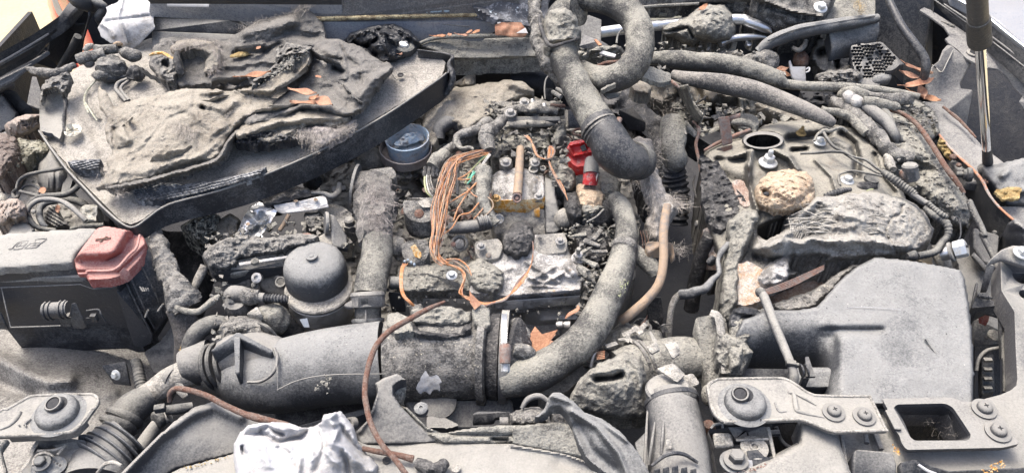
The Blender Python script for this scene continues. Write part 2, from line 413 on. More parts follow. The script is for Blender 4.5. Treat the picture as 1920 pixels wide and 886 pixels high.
M['leaforange']=mat('fallen tan leaf',(.3,.14,.08),(.34,.21,.14),.5,30,1.5,0,rough=.6,grain=.15,bump=.4,bs=350)
M['leafdark']=mat('brown leaf',(.27,.14,.09),(.4,.25,.18),.5,30,1.5,0,rough=.6,grain=.25,bump=.6,bs=350)
M['tan']=mat('scorched tan pipe',(.3,.22,.15),(.24,.21,.18),.45,35,2,0,rough=.7,grain=.25,bump=.6,bs=300)
M['foam']=mat('burnt cream foam',(.36,.27,.19),(.46,.38,.28),.5,60,2,0,rough=.95,grain=.35,bump=2.2,bs=230,stain=((.33,.2,.14),.38,110))
M['pinkfoam']=mat('pink foam crumbs',(.3,.24,.2),(.42,.36,.3),.5,50,2,0,rough=.95,grain=.35,bump=2.,bs=220)
M['brownfoam']=mat('brown burnt wool',(.13,.1,.085),(.28,.22,.18),.5,80,2,.3,rough=.95,grain=.35,bump=2.2,bs=260)
M['meltpale']=mat('pale melted plastic',(.14,.13,.115),(.42,.4,.34),.56,36,2.2,.25,rough=.7,grain=.25,bump=1.8,bs=210,stain=((.11,.105,.1),.34,46),ff=1.15)
M['meltbrown']=mat('brown melted housing',(.24,.16,.12),(.48,.42,.35),.5,34,2.,.2,rough=.45,grain=.3,bump=1.5,bs=200,stain=((.07,.06,.055),.36,40))
M['paintblack']=mat('dusty black paint',(.022,.024,.028),(.13,.13,.125),.45,9,1.,.2,rough=.28,grain=.12,bump=.1,speck=((.4,.4,.38),.22,500))
M['paintgrey']=mat('grey blue paint',(.16,.175,.2),(.3,.31,.32),.45,8,1.,.3,rough=.22,grain=.05,bump=.05,coat=.5)
M['deep']=mat('sooty black',(.016,.017,.02),(.06,.06,.062),.4,30,2,.2,rough=.6,grain=.2,bump=.8)
M['midgrey']=mat('dusty grey panel',(.1,.1,.102),(.3,.29,.26),.5,14,1.2,.6,rough=.6,grain=.2,bump=.4)
M['blister']=mat('blistered paint',(.055,.06,.07),(.27,.29,.33),.42,70,5,0,rough=.5,grain=.2,bump=1.2,bs=150,speck=((.5,.56,.6),.33,110))
M['bluepaint']=mat('flaking pale blue paint',(.3,.38,.42),(.08,.09,.1),.45,60,6,0,rough=.5,grain=.15,bump=.8)
M['bluewhite']=mat('flaking blue white coating',(.26,.34,.42),(.4,.43,.46),.5,60,3,0,rough=.7,grain=.25,bump=1.2,stain=((.1,.1,.11),.42,60))
M['sand']=mat('pale sandy ground',(.42,.35,.2),(.38,.33,.22),.5,2,1.5,0,rough=.95,grain=.08,gs=60,bump=.3,bs=40)
M['amber']=mat('amber residue',(.26,.17,.06),(.34,.27,.13),.5,120,2,0,rough=.5,grain=.35,bump=1.5)
M['straw']=mat('dry grass',(.33,.25,.13),rough=.9,grain=.3,bump=0)
M['mesh']=mat('sooty woven sleeve',(.08,.075,.072),(.24,.22,.2),.45,30,2,0,rough=.8,grain=.3,bump=1.5,bs=500)
M['label']=mat('silver label',(.5,.53,.55),rough=.4,grain=.1,bump=0)
# ---------------- shared builders ----------------
def hexg(c,r,h,g,z0=0,tilt=(0,0,1),world=False):
    return g.lathe(c,[(r,z0),(r,z0+h*.85),(r*.86,z0+h)],tilt,6,world=world)
_bolt={}
def bolt(parent,x,y,z,r,m='zinc',axis=(0,0,1),kind='hex',name='bolt',label=None):
    """hex or cross-head bolt with washer, r = washer radius px"""
    key=kind
    if key not in _bolt:
        g=G()
        if kind == 'hex':g.lathe((0,0,0),[(1,0),(1,.14),(.92,.2)],seg=20,world=True);g.lathe((0,0,0),[(.62,.2),(.62,.75),(.5,.85)],seg=6,world=True)
        elif kind == 'flange':g.lathe((0,0,0),[(1,0),(.95,.12),(.68,.25)],seg=20,world=True);g.lathe((0,0,0),[(.6,.2),(.6,.8),(.5,.9)],seg=6,world=True);g.lathe((0,0,0),[(.28,.9),(.28,1.5),(.2,1.6)],seg=12,world=True)
        elif kind == 'cross':
            g.lathe((0,0,0),[(1,0),(1,.1),(.9,.14),(.62,.14),(.6,.35),(.5,.5),(.3,.56)],seg=28,world=True)
        elif kind == 'socket':g.lathe((0,0,0),[(1,0),(1,.9),(.9,1),(.6,1),(.55,.5),(.01,.5)],seg=20,world=True)
        _bolt[key]=mesh('bolt',g)
        if kind == 'cross':
            g2=G();g2.box((0,0,.565),(.42,.09,.02),world=True);g2.box((0,0,.567),(.09,.42,.02),world=True);_bolt['slot']=mesh('slot',g2,0)
            _bolt['slot'].materials.append(M['deep'])
    me=_bolt[key];k=(key,m)
    if k not in _bolt:
        me2=me.copy();me2.materials.clear();me2.materials.append(M[m]);_bolt[k]=me2
    o=bpy.data.objects.new(name,_bolt[k]);COL.objects.link(o);s_=SC(x,y,z)*r;o.scale=(s_,)*3
    o.parent=parent;o.location=Vector(P(x,y,z))-wloc(parent);o.rotation_euler=Vector(axis).to_track_quat('Z','Y').to_euler()
    if label:o['label']=label
    if kind == 'cross':
        q=bpy.data.objects.new('screw_slot',_bolt['slot']);COL.objects.link(q);q.parent=o;q.location=(0,0,0)
        q.rotation_euler=(0,0,(x*7.3) % 1.5)
    return o
def band(parent,x,y,z,r,wpx,axis,m='metalash',name='clamp',screw=True,sm='zinc'):
    g=G();k=r;g.lathe((x,y,z),[(r*.8,-wpx/2),(r,-wpx/2),(r*1.02,-wpx*.42),(r*1.02,wpx*.42),(r,wpx/2),(r*.8,wpx/2)],axis,32)
    return put(name,g,M[m],parent)
def leaf(x,y,z,L,W,ang,m='leaforange',curl=.25,label='',group='fallen leaves caught in the engine bay',kind='ovate',tilt=.0,stem=True):
    c=P(x,y,z);k=SC(x,y,z);g=G();n=11;V=[];F=[]
    if kind == 'ovate':
        for i in range(n):
            t=i/(n-1);wd=W/2*sin(pi*t**.85)*(1+.08*sin(9*t+x))
            for j,q in enumerate((-1,-.5,0,.5,1)):
                V.append(((t-.5)*L,q*wd,curl*L*((t-.5)**2*.9)+abs(q)*wd*curl*.9+.04*L*sin(7*t+q*2+x)+tilt*(t-.5)*L))
        for i in range(n-1):
            for j in range(4):a=i*5+j;F.append((a,a+5,a+6,a+1))
    else:  # lobed
        pts=[];R=[(.5,-90),(.42,-60),(.62,-38),(.4,-20),(.8,0),(.46,14),(.95,42),(.5,58),(1.1,90),(.5,122),(.95,138),(.46,166),(.8,180),(.4,200),(.62,218),(.42,240)]
        V.append((0,0,0))
        for r_,a in R:
            x_,y_=r_*cos(radians(a))*W/2,r_*sin(radians(a))*L/2;V.append((y_,x_,curl*(abs(x_)+abs(y_))*.35+.07*L*sin(a*.09+x)))
        # inner ring for relief
        m_=len(R)
        for i in range(m_):V.append(tuple(np.array(V[1+i])*np.array([.5,.5,.3])+np.array([0,0,-.02*L])))
        for i in range(m_):
            j=(i+1) % m_;F.append((0,1+m_+i,1+m_+j));F.append((1+m_+i,1+i,1+j,1+m_+j))
    V=np.array(V)*k;ca,sa=cos(ang),sin(ang)
    V=np.c_[V[:,0]*ca-V[:,1]*sa,V[:,0]*sa+V[:,1]*ca,V[:,2]]+c
    m2=len(V);g.add(np.vstack([V,V-np.array([0,0,.0006])]),F+[tuple(i+m2 for i in f[::-1]) for f in F])
    if stem:
        e=np.array([[-L*.5,0,0],[-L*.62,W*.03,.02*L],[-L*.74,W*.1,.03*L]])*k;e[:,2] += (curl*L*.22-tilt*.5*L)*k
        e=np.c_[e[:,0]*ca-e[:,1]*sa,e[:,0]*sa+e[:,1]*ca,e[:,2]]+c;g.tubew(e,np.array([.0008]*3),5)
    return one('leaf',g,M[m],label,'leaf',group,smooth=50)
def crumbs(g,poly,zf,n,r=(1.5,5),seed=0):
    """loose burnt crumbs scattered on a surface"""
    rr=np.random.default_rng(seed);xs=[p[0] for p in poly];ys=[p[1] for p in poly];k=0
    ico=np.array([(0,0,1),(.89,0,.45),(.28,.85,.45),(-.72,.53,.45),(-.72,-.53,.45),(.28,-.85,.45),(.72,.53,-.45),(-.28,.85,-.45),(-.89,0,-.45),(-.28,-.85,-.45),(.72,-.53,-.45),(0,0,-1)])
    IF=[(0,1,2),(0,2,3),(0,3,4),(0,4,5),(0,5,1),(1,6,2),(2,7,3),(3,8,4),(4,9,5),(5,10,1),(6,7,2),(7,8,3),(8,9,4),(9,10,5),(10,6,1),(11,7,6),(11,8,7),(11,9,8),(11,10,9),(11,6,10)]
    while k < n:
        x,y=rr.uniform(min(xs),max(xs)),rr.uniform(min(ys),max(ys))
        if not inpoly(np.array([x]),np.array([y]),poly)[0]:continue
        z=float(zf(x,y)) if callable(zf) else zf;s_=SC(x,y,z)*rr.uniform(*r)*rr.uniform(.5,1)
        g.add(P(x,y,z)+ico*s_*rr.uniform(.5,1.3,(12,1))*rr.uniform(.6,1.3,3),IF);k += 1
    return g
# ================= compact part helpers =================
def Rp(nm,m,par,poly,ctrl,ridges=(),rag=0,seed=1,lb=None,kind=None,sm=40,**k):
    g=G();g.relief(raggedpoly(poly,rag,6,seed) if rag else poly,ctrl,ridges,seed=seed,**k);return put(nm,g,M[m],par,smooth=sm,label=lb,kind=kind)
def Tp(nm,m,par,pts,seg=12,lb=None,**k):return put(nm,G().tube(pts,seg,**k),M[m],par,label=lb)
def Pp(nm,m,par,poly,z=0,h=.01,bevel=.002,lb=None,**k):return put(nm,G().prism(poly,z,h,**k),M[m],par,bevel=bevel,label=lb)
def Lp(nm,m,par,c,prof,axis=(0,0,1),seg=24,bevel=0,lb=None,**k):return put(nm,G().lathe(c,prof,axis,seg,**k),M[m],par,bevel=bevel,label=lb)

def clutter(name,label,poly,z0,n,ms,seed=0,size=(5,16),cat='debris'):
    """loose burnt flakes, splinters and cable ends lying over the engine"""
    r=np.random.default_rng(seed);gs_=[G() for _ in ms];xs=[p[0] for p in poly];ys=[p[1] for p in poly];k=0
    while k < n:
        x,y=r.uniform(min(xs),max(xs)),r.uniform(min(ys),max(ys))
        if not inpoly(np.array([x]),np.array([y]),poly)[0]:continue
        k += 1;z=(z0(x,y) if callable(z0) else z0)+r.uniform(-.01,.012);g=gs_[r.integers(len(ms))];L=r.uniform(*size);a=r.uniform(0,pi)
        if r.random() < .72:
            b=len(g.V);g.box((x,y,float(z)),(L,L*r.uniform(.4,.9),r.uniform(1,4)),(cos(a),sin(a),r.uniform(-.5,.5)),(r.uniform(-.5,.5),r.uniform(-.6,.2),1));g.V[b]=g.V[b]+r.normal(0,.0016,(8,3))
        else:
            dx,dy=cos(a)*L,sin(a)*L*.7;g.tube([(x-dx,y-dy,z-.004,.8),(x+r.normal(0,3),y+r.normal(0,3),z+.004,r.uniform(1.5,3)),(x+dx,y+dy,z-.004,.7)],6,n=4,noise=(.3,200))
    for g,m in zip(gs_,ms):
        if g.V:one(name,g,M[m],label+{'char':', the black pieces','ash':', the ash grey pieces','ashlight':', the pale pieces','rustlight':', the rusty pieces'}.get(m,''),cat,kind='stuff')
# ================= setting =================
g=G();g.add([(-40,-20,-.78),(40,-20,-.78),(40,60,-.78),(-40,60,-.78)],[(0,1,2,3)]);struct('ground',g,M['sand'],smooth=0)
# red car parked behind, upper left corner
t=thing('parked_car','red parked car with white reflector, standing on the sand behind the burnt engine bay','car',(110,20,-.7))
A=tile(0,0)
g=G();g.relief([(86,-30),(90,8),(97,32),(106,42),(120,38),(140,22),(160,0),(170,-30)],[(90,0,-.36),(106,42,-.42),(150,10,-.34),(120,-25,-.2)],noise=((.002,3),),step=3,skirt=.3,edge=(.05,10));put('body',g,M['redpaint'],t,smooth=60)
Pp('reflector','white',t,A([(385,-10,-.3),(425,-10,-.28),(470,90,-.33),(462,115,-.35),(430,95,-.35),(400,50,-.33)]),0,.02,bevel=.004)
# bay floor and side walls keep the daylight out from below
t=thing('undertray','black plastic undertray closing the bottom of the engine bay','undertray',(960,500,-.36))
g=G();g.box((0,.16,-.36),(2.3,1.45,.01),world=True);put('tray_floor',g,M['deep'],t)
g=G();g.box((.06,.88,-.2),(2.16,.01,.34),world=True);put('rear_bulkhead',g,M['deep'],t)
g=G();g.box((0,-.56,-.2),(1.5,.01,.34),world=True);put('front_bulkhead',g,M['deep'],t)
g=G();g.box((-1.14,.16,-.23),(.01,1.43,.28),world=True);put('side_wall',g,M['deep'],t)
g=G();g.box((1.14,.16,-.23),(.01,1.43,.28),world=True);put('side_wall',g,M['deep'],t)
# ================= left fender =================
t=thing('fender','black inner edge of the left fender beside the sandy ground','fender',(40,150,.06))
Pp('outer_lip','paintblack',t,[(-60,128,.08),(0,99,.08),(60,66,.08),(95,42,.085),(112,26,.09),(128,5,.09),(140,-14,.09),(160,-14,.085),(148,12,.085),(128,34,.08),(100,55,.07),(50,84,.065),(0,110,.065),(-60,142,.065)],0,.02,bevel=.004)
Pp('flange','paintblack',t,[(-60,142,.066),(0,110,.066),(50,84,.066),(92,60,.07),(88,72,.05),(60,100,.045),(-60,162,.045)],0,.012,bevel=.003)
g=G();g.tube([(-60,150,.065,2.5),(0,118,.065,2.5),(50,89,.065,2.5),(91,64,.068,2.5)],8);g.tube([(-60,155,.06,2),(0,122,.06,2),(50,94,.06,2),(90,70,.06,2)],8);put('pressed_ridge',g,M['midgrey'],t)
Pp('inner_wall','paintblack',t,[(-60,158,.044),(50,103,.044),(86,75,.047),(86,96,.03),(60,108,.03),(-60,175,.03)],0,.012,bevel=.003)
Pp('inner_flange','midgrey',t,[(-60,180,.03),(0,144,.03),(82,92,.032),(93,97,.032),(60,118,.028),(25,148,.028),(0,160,.028),(-60,200,.028)],0,.006,holes=[[(42,119),(50,115),(54,118),(46,122)]],bevel=.001)
Pp('flange_tab','midgrey',t,[(-40,172,.02),(0,160,.02),(24,150,.02),(24,158,.0),(0,168,-.0),(-40,190,-.0)],0,.01,bevel=.001)
Pp('wheel_arch_liner','deep',t,[(92,55,.05),(130,12,.07),(170,12,.06),(172,20,.0),(110,125,-.1),(60,110,-.1),(86,95,0)],0,.01,bevel=0)
Pp('liner_panel','paintblack',t,[(106,46,.03),(130,42,.03),(159,43,.03),(158,60,-.03),(150,110,-.1),(108,130,-.12),(105,80,-.05)],0,.008,bevel=.002)
one('rubber_seal',G().tube([(162,-6,.1,5),(168,25,.09,2.6),(163,50,.06,2.2),(156,74,.03,2)],10),M['plasticclean'],'thin black seal strip hanging in the left rear corner beside the left fender','seal')
one('drain_hose',G().tube([(112,130,-.06,6.2),(122,112,-.03,6.4),(134,92,0,6.6),(146,68,.03,6.8)],18),M['rubber'],'smooth grey hose end slanting out of the left rear corner by the black liner','hose')
g=G();g.prism([(60,143,-.02),(68,144,-.02),(78,175,-.04),(76,205,-.06),(50,195,-.06)],0,.005);one('bracket_tab',g,M['midgrey'],'grey pointed metal tab in the dark gap under the left fender edge','bracket',bevel=.001)
g=G();g.prism([(-20,170,0),(12,168,0),(30,172,0),(40,185,-.01),(57,197,-.02),(34,209,-.04),(10,180,-.02),(-20,185,-.02)],0,.02)
one('headlight_bracket',g,M['paintblack'],'black folded bracket at the far left edge below the left fender','bracket',bevel=.002)
g=G();g.relief([(-20,175),(8,178),(20,195),(35,212),(28,240),(-20,262)],[(0,180,-.0),(30,215,-.03),(0,250,-.04),(-20,200,-.01)],noise=((.002,40),),step=4,skirt=.05,edge=(.01,8));one('headlight_housing',g,M['plastic'],'rounded black plastic back of the headlight at the far left edge','headlight housing')
# ================= left rear corner, cowl =================
g=G();g.tube([(134,-16,.13,16),(150,0,.12,17),(165,10,.1,14),(176,18,.08,8)],14,noise=(.2,40));g.tube([(168,-10,.12,7),(180,4,.11,9),(196,14,.1,7),(188,32,.08,10),(188,45,.06,5)],12,noise=(.15,50))
one('hinge_cover',g,M['plastic'],'wavy black hinge cover in the left rear corner of the bay','hinge cover')
g=G();g.relief([(183,52),(190,42),(202,20),(198,14),(220,5),(232,-12),(268,-12),(295,24),(286,30),(290,52),(262,80),(249,89),(231,88),(222,82),(208,80),(190,68)],[(185,55,.09),(232,-5,.13),(294,22,.12),(250,88,.075),(215,50,.105),(255,40,.115)],[([(190,45),(205,55),(212,68)],.005,3),([(232,-5),(222,30),(240,80)],.004,3),([(200,40),(280,30)],-.003,3)],noise=((.003,22),),step=2.5,skirt=.0015)
one('plastic_fragment',g,mat('dull white plastic',(.4,.4,.4),(.3,.28,.24),.42,22,2,0,grain=.08),'pale torn plastic sheet fragment stuck behind the burnt engine cover','plastic fragment',smooth=60)
g=G();g.tube([(215,83,.08,4),(222,82,.085,4.5),(228,83,.08,3)],8,noise=(.5,120));one('foam_crumb',g,M['foam'],'cream burnt crumb under the pale plastic sheet','debris')
t=thing('cowl_panel','black plastic cowl with a ribbed lip running along the back left','cowl',(400,40,.08))
Pp('lip','plasticash',t,[(282,22,.12),(400,24,.12),(440,30,.12),(482,44,.115),(500,52,.112),(480,50,.11),(438,37,.11),(395,31,.11),(284,31,.11)],0,.006,bevel=.002)
Pp('face','plastic',t,[(284,31,.109),(395,31,.109),(438,37,.109),(495,54,.107),(495,66,.085),(455,66,.085),(320,60,.088),(284,58,.09)],0,.01,bevel=.002)
Pp('ledge','metalash',t,[(284,57,.09),(320,59,.09),(455,64,.088),(520,66,.09),(520,90,.07),(284,90,.07)],0,.01,bevel=.002)
Pp('upper_panel','paintgrey',t,[(284,-30,.19),(640,-30,.19),(640,32,.13),(510,34,.125),(430,29,.125),(280,22,.125),(280,-30,.19)][:-1],0,.01,bevel=0)
Pp('rear_edge','deep',t,[(280,-8,.2),(640,-8,.2),(640,3,.19),(280,1,.19)],0,.006,bevel=0)
Pp('white_strip','white',t,[(313,6.5,.16),(392,6,.16),(391,12,.157),(313,10.5,.157)],0,.002,bevel=0)
t=thing('cowl_panel','scorched cowl crossmember with a rusty seam behind the melted pump lump','cowl',(750,50,.1))
B=tile(2,0)
Pp('upper_panel','midgrey',t,[(590,-12,.17),(965,-12,.17),(990,35,.12),(930,30,.125),(760,30,.125),(590,38,.125)],0,.01,bevel=0)
g=G();g.tube([(592,36,.13,4.5),(700,33,.13,4),(800,30,.13,4),(905,28,.13,3.5)],10,n=16,noise=(.5,70));put('rusty_seam',g,mat('rusty dusty seam',(.16,.12,.07),(.42,.36,.22),.5,60,2,0,grain=.3,bump=1.4),t)
Pp('lower_panel','paintgrey',t,[(600,41,.122),(905,32,.122),(940,40,.118),(900,70,.09),(790,78,.085),(600,90,.08)],0,.01,noise=(.002,20),bevel=0)
g=G();g.relief(raggedpoly([(662,-8),(740,-8),(800,-8),(852,2),(866,14),(850,20),(800,22),(775,12),(740,9),(700,6),(664,3)],1.5,5,3),[(660,0,.145),(760,0,.145),(860,10,.142)],noise=((.002,60),),step=2.2,skirt=.002,holes=[raggedpoly([(752,0),(770,-3),(778,8),(760,9)],1,4,5),raggedpoly([(800,6),(822,2),(840,10),(815,15)],1,4,6)]);put('flaking_paint',g,M['bluepaint'],t)
g=G();g.relief([(868,-12),(1030,-12),(1022,60),(975,44),(925,36),(875,16)],[(870,0,.15),(1020,0,.15),(1020,50,.115),(930,34,.13),(960,10,.15)],[([(865,0),(925,34),(1000,50)],.006,6)],noise=((.004,25),),step=4,skirt=.01);put('blistered_panel',g,M['blister'],t)
Pp('torn_flap','midgrey',t,[(830,45,.115),(884,33,.12),(880,50,.11)],0,.002,bevel=0)
g=G();g.tube([(778,85,.09,3),(820,71,.1,4),(900,68,.1,4),(1030,66,.1,4)],10,n=10,noise=(.3,60));g.relief([(785,84),(815,70),(1035,66),(1040,106),(900,112),(850,112),(790,90)],[(800,75,.095),(1030,68,.095),(1030,100,.085),(800,95,.085),(930,92,.075)],noise=((.003,50),),step=3,skirt=.03,edge=(.01,6));put('sill',g,M['ash'],t)
# dark opening below the sill
t=thing('firewall','black sooty firewall with round plugs seen through the gap under the cowl sill','firewall',(930,140,-.05))
Pp('panel','deep',t,[(780,100,.02),(1100,100,.02),(1100,180,-.1),(780,180,-.1)],0,.01,bevel=0)
Lp('plug','midgrey',t,(903,116,.03),[(10,0),(10,3),(7,5),(6,2),(.1,2)],(0,-.5,.8))
Lp('plug','plastic',t,(934,114,.03),[(10,0),(10,3),(7,5),(6,2),(.1,2)],(0,-.5,.8))
Tp('stub','plastic',t,[(862,123,.025,6),(884,121,.025,6)],12,n=3)
Tp('seam','midgrey',t,[(870,128,.02,1.5),(890,132,.02,1.5),(925,130,.02,2),(950,132,.02,2),(965,145,.01,2)],8)
B=tile(3,0)
g=G();g.tube([(960,150,-.0,22),(1010,155,-.0,24),(1050,160,-.01,22)],16,noise=(.1,30));one('brake_servo_hose',g,M['deep'],'black sooty drum deep behind the engine under the cowl sill','servo')
# melted pump lump
t=thing('melted_pump','crumpled glossy black melted pump with a round metal cap, behind the engine cover','pump',(715,90,.08))
C=tile(2,0)
g=G();g.relief(raggedpoly([(636,72),(652,58),(690,50),(730,44),(755,50),(775,62),(790,80),(785,100),(755,112),(735,120),(700,118),(670,95),(640,85)],3,7,4),[(640,75,.085),(720,50,.12),(785,90,.09),(700,115,.085),(710,80,.12)],[(C([(90,270),(170,230),(240,230)]),.008,4),(C([(110,330),(150,350),(250,290)]),-.012,5),(C([(190,340),(250,400),(270,430)]),-.012,5),(C([(280,200),(350,250),(400,300)]),.008,5),(C([(420,200),(500,250),(590,310)]),.01,7),(C([(320,240),(330,330),(360,400)]),.007,4)],noise=((.006,60,True),(.002,200)),step=2.0,skirt=.04,edge=(.02,8),warp=5);put('housing',g,M['melt'],t)
Lp('cap','rubber',t,(757,90,.098),[(20,-6),(21,0),(20,6),(16,9),(12,10),(11,6),(.1,5)],(.15,-.1,1),28,noise=(.002,60))
Lp('metal_insert','aluclean',t,(757,87,.104),[(10,0),(10,4),(8,7),(3,8)],(.15,-.1,1),16,noise=(.002,200))
Lp('connector','melt',t,(724,106,.09),[(14,-4),(15,2),(12,6),(.1,7)],(-.1,-.2,1),18,noise=(.003,150))
leaf(744,99,.098,26,12,2.6,'leafdark',label='small rusty brown leaf stuck between the melted pump and the tray',stem=False)
# leaves on the cowl
leaf(824,68,.108,26,10,.1,'leaf',label='flat brown leaf, leftmost of the row lying along the cowl sill')
leaf(843,65,.112,12,9,1.9,'leaforange',label='tiny tan leaf standing upright on the cowl sill',stem=False)
leaf(868,66,.11,24,7,-.2,'leafdark',label='narrow twisted brown leaf lying along the cowl sill')
leaf(880,60,.115,18,8,.9,'leaforange',label='pale tan leaf leaning on the cowl sill against its orange neighbour',stem=False)
leaf(893,60,.118,20,10,.8,'leaf',label='glossy orange leaf leaning upright on the cowl sill')
g=G();g.relief([(928,46),(945,42),(978,44),(990,60),(985,68),(930,66)],[(930,50,.125),(980,60,.12),(945,44,.13)],noise=((.004,60),),step=3,skirt=.001);one('leaf',g,M['leaforange'],'broad orange leaf beside the blistered panel at the back','leaf','fallen leaves caught in the engine bay')
g=G();g.prism([(932,42,.13),(950,40,.13),(948,50,.125),(935,49,.125)],0,.001);g.prism([(968,62,.13),(985,52,.13),(990,62,.125)],0,.001);one('paper_scrap',g,M['white'],'white paper scraps among the leaves at the back','paper')
# ================= centre / right rear =================
D=tile(3,0);E=tile(4,0)
t=thing('wiper_linkage','pair of bare aluminium wiper linkage tubes running behind the charred motor','wiper linkage',(1300,70,.06))
Tp('upper_tube','aluclean',t,[(1120,62,.07,10),(1170,55,.075,10),(1260,45,.08,10),(1378,36,.09,10),(1405,42,.088,9.5),(1436,54,.08,8),(1447,62,.075,2)],20,n=6)
Tp('lower_tube','aluclean',t,[(1350,82,.06,7),(1370,73,.064,6.5),(1410,69,.066,6),(1436,70,.064,3)],16,n=6)
one('washer_nut',G().lathe((1403,83,.05),[(6,0),(6,3),(3,4),(2,2)],(0,-.4,1)),M['aluclean'],'small bare metal nut under the lower wiper tube','nut')
g=G();g.relief(raggedpoly([(1243,55),(1255,42),(1290,30),(1310,12),(1330,6),(1360,8),(1377,30),(1379,60),(1368,78),(1335,80),(1310,75),(1300,90),(1285,84),(1262,72),(1245,68)],2,6,8),[(1245,60,.09),(1310,20,.12),(1375,25,.11),(1370,75,.08),(1300,85,.07),(1320,50,.12)],[([(1248,60),(1290,52),(1300,70)],-.01,3)],noise=((.004,60,True),(.002,180)),step=2.2,skirt=.05,edge=(.03,14));one('wiper_motor',g,M['ash'],'ash covered charred wiper motor around the aluminium tubes','motor')
g=G();g.prism(A([(0,0)]) if 0 else [(1200,18,.07),(1280,14,.07),(1278,36,.055),(1268,45,.05),(1210,48,.05)],0,.01);g.box((1243,26,.08),(16,12,8));one('bracket_plate',g,mat('olive dusty panel',(.2,.2,.16),(.36,.35,.28),.5,20,1.2,.3,grain=.12),'olive grey plate with a square boss at the back right of the hose loop','plate',bevel=.002)
g=G();g.prism([(1283,92,.04),(1300,84,.045),(1383,78,.045),(1380,90,.035),(1376,100,.03),(1345,103,.03),(1340,99,.03),(1328,99,.03),(1322,104,.03),(1310,100,.03),(1284,96,.035)],0,.004,holes=[[(1340+4*cos(a),89+3*sin(a)) for a in np.linspace(0,2*pi,10,endpoint=False)]]);one('bracket_plate',g,M['ashlight'],'pale notched sheet metal plate below the charred wiper motor','plate',bevel=.001)
g=G();g.prism([(1083,36,.1),(1104,28,.105),(1128,37,.1),(1127,66,.08),(1127,76,.075),(1097,66,.08),(1083,87,.07)],0,.006);one('cover_plate',g,M['plastic'],'flat dark grey plate seen inside the hose loop','plate',bevel=.001)
g=G();g.prism([(1084,87,.085),(1096,65,.09),(1126,76,.085),(1140,84,.08),(1112,92,.075)],0,.002);one('cover_plate',g,M['midgrey'],'small torn triangular plate inside the hose loop under the flat grey plate','plate')
g=G();g.tube([(1156,82,.08,2.2),(1158,68,.085,2),(1164,58,.09,2),(1172,54,.09,2)],8);one('wire_loop',g,M['rubber'],'thin grey wire hoop hanging over the aluminium tube inside the hose loop','wire')
g=G();g.relief(raggedpoly([(1070,96),(1100,92),(1130,84),(1165,88),(1172,100),(1165,115),(1130,120),(1090,122),(1072,115)],2,6,2),[(1075,100,.06),(1170,95,.06),(1130,118,.04),(1130,95,.075)],noise=((.005,60,True),(.002,160)),step=2.5,skirt=.03,edge=(.015,8));one('charred_ledge',g,M['ash'],'lumpy ash covered ledge seen inside the hose loop','debris')
g=G();g.prism([(1124,99,.08),(1131,95,.082),(1155,102,.08),(1153,107,.078),(1138,104,.078)],0,.003);one('sticker_scrap',g,M['white'],'small white scrap lying inside the hose loop','scrap')
g=G();g.tube([(1119,124,.07,3),(1135,119,.072,4),(1150,117,.072,4),(1163,115,.07,3)],8,noise=(.2,120));one('copper_pipe',g,M['rust'],'short rusty copper pipe at the bottom inside the hose loop','pipe')
g=G();g.prism([(1114,74,.095),(1118,73,.096),(1129,84,.094),(1123,85,.094)],0,.002);one('leaf_scrap',g,M['leaf'],'orange leaf scrap inside the hose loop','leaf scrap')
leaf(1319,14,.13,30,12,.9,'leaf',label='orange leaf perched on top of the charred wiper motor')
g=G();g.relief([(1195,-12),(1420,-12),(1418,4),(1330,6),(1280,12),(1205,18),(1190,10)],[(1200,0,.12),(1410,0,.12),(1300,5,.115)],noise=((.003,50),),step=4,skirt=.02,edge=(.01,4));one('windscreen_rail',g,M['char'],'rusty charred rail along the top edge right of the hose loop','rail')
g=G();g.tube([(1196,14,.115,2.5),(1250,10,.115,3),(1310,7,.115,3)],8,noise=(.3,90));one('rail_seam',g,M['ash'],'thin ash coated seam under the charred top rail','seam')
t=thing('wiper_bracket','charred pressed bracket with a silver bolt in the top right','bracket',(1480,20,.1))
g=G();g.relief([(1410,-12),(1570,-12),(1552,22),(1545,34),(1520,30),(1480,24),(1440,8),(1415,2)],[(1420,-5,.14),(1560,0,.14),(1540,32,.115),(1440,6,.13)],[([(1430,0),(1480,20),(1540,33)],.005,4)],noise=((.003,60),),step=3,skirt=.02,edge=(.01,5));put('arm',g,M['char'],t)
bolt(t,1538,15,.14,13,'zinc',(.1,-.4,1),'hex')
g=G();g.relief([(1395,10),(1440,12),(1500,32),(1550,38),(1552,55),(1500,62),(1450,66),(1410,50),(1400,30)],[(1400,20,.1),(1550,40,.09),(1450,60,.07),(1480,40,.1)],noise=((.004,50,True),(.002,150)),step=3,skirt=.05,edge=(.02,9));one('burnt_insulation',g,M['char'],'burnt insulation bulging under the charred bracket at the back right','insulation')
g=G();g.relief([(1548,-12),(1640,-12),(1642,30),(1560,50),(1545,42)],[(1550,0,.12),(1640,0,.12),(1600,40,.1)],noise=((.003,50),),step=4,skirt=.03);one('scuttle_corner',g,M['ash'],'speckled ashy scuttle corner at the top right','panel')
g=G();g.hairs([(1608,5,.13),(1614,25,.115)],90,16,.6,3,.012,(0,-10),3);one('dry_grass',g,M['straw'],'tuft of dry yellow grass in the top right corner','dry grass')
for k in range(0):pass
g=G();g.prism([(1600,10,.1),(1618,4,.1),(1625,18,.1),(1640,14,.1),(1638,-8,.12),(1626,-10,.12)],0,.02);one('scuttle_end',g,M['plastic'],'black upright scuttle end next to the dry grass','panel',bevel=.002)
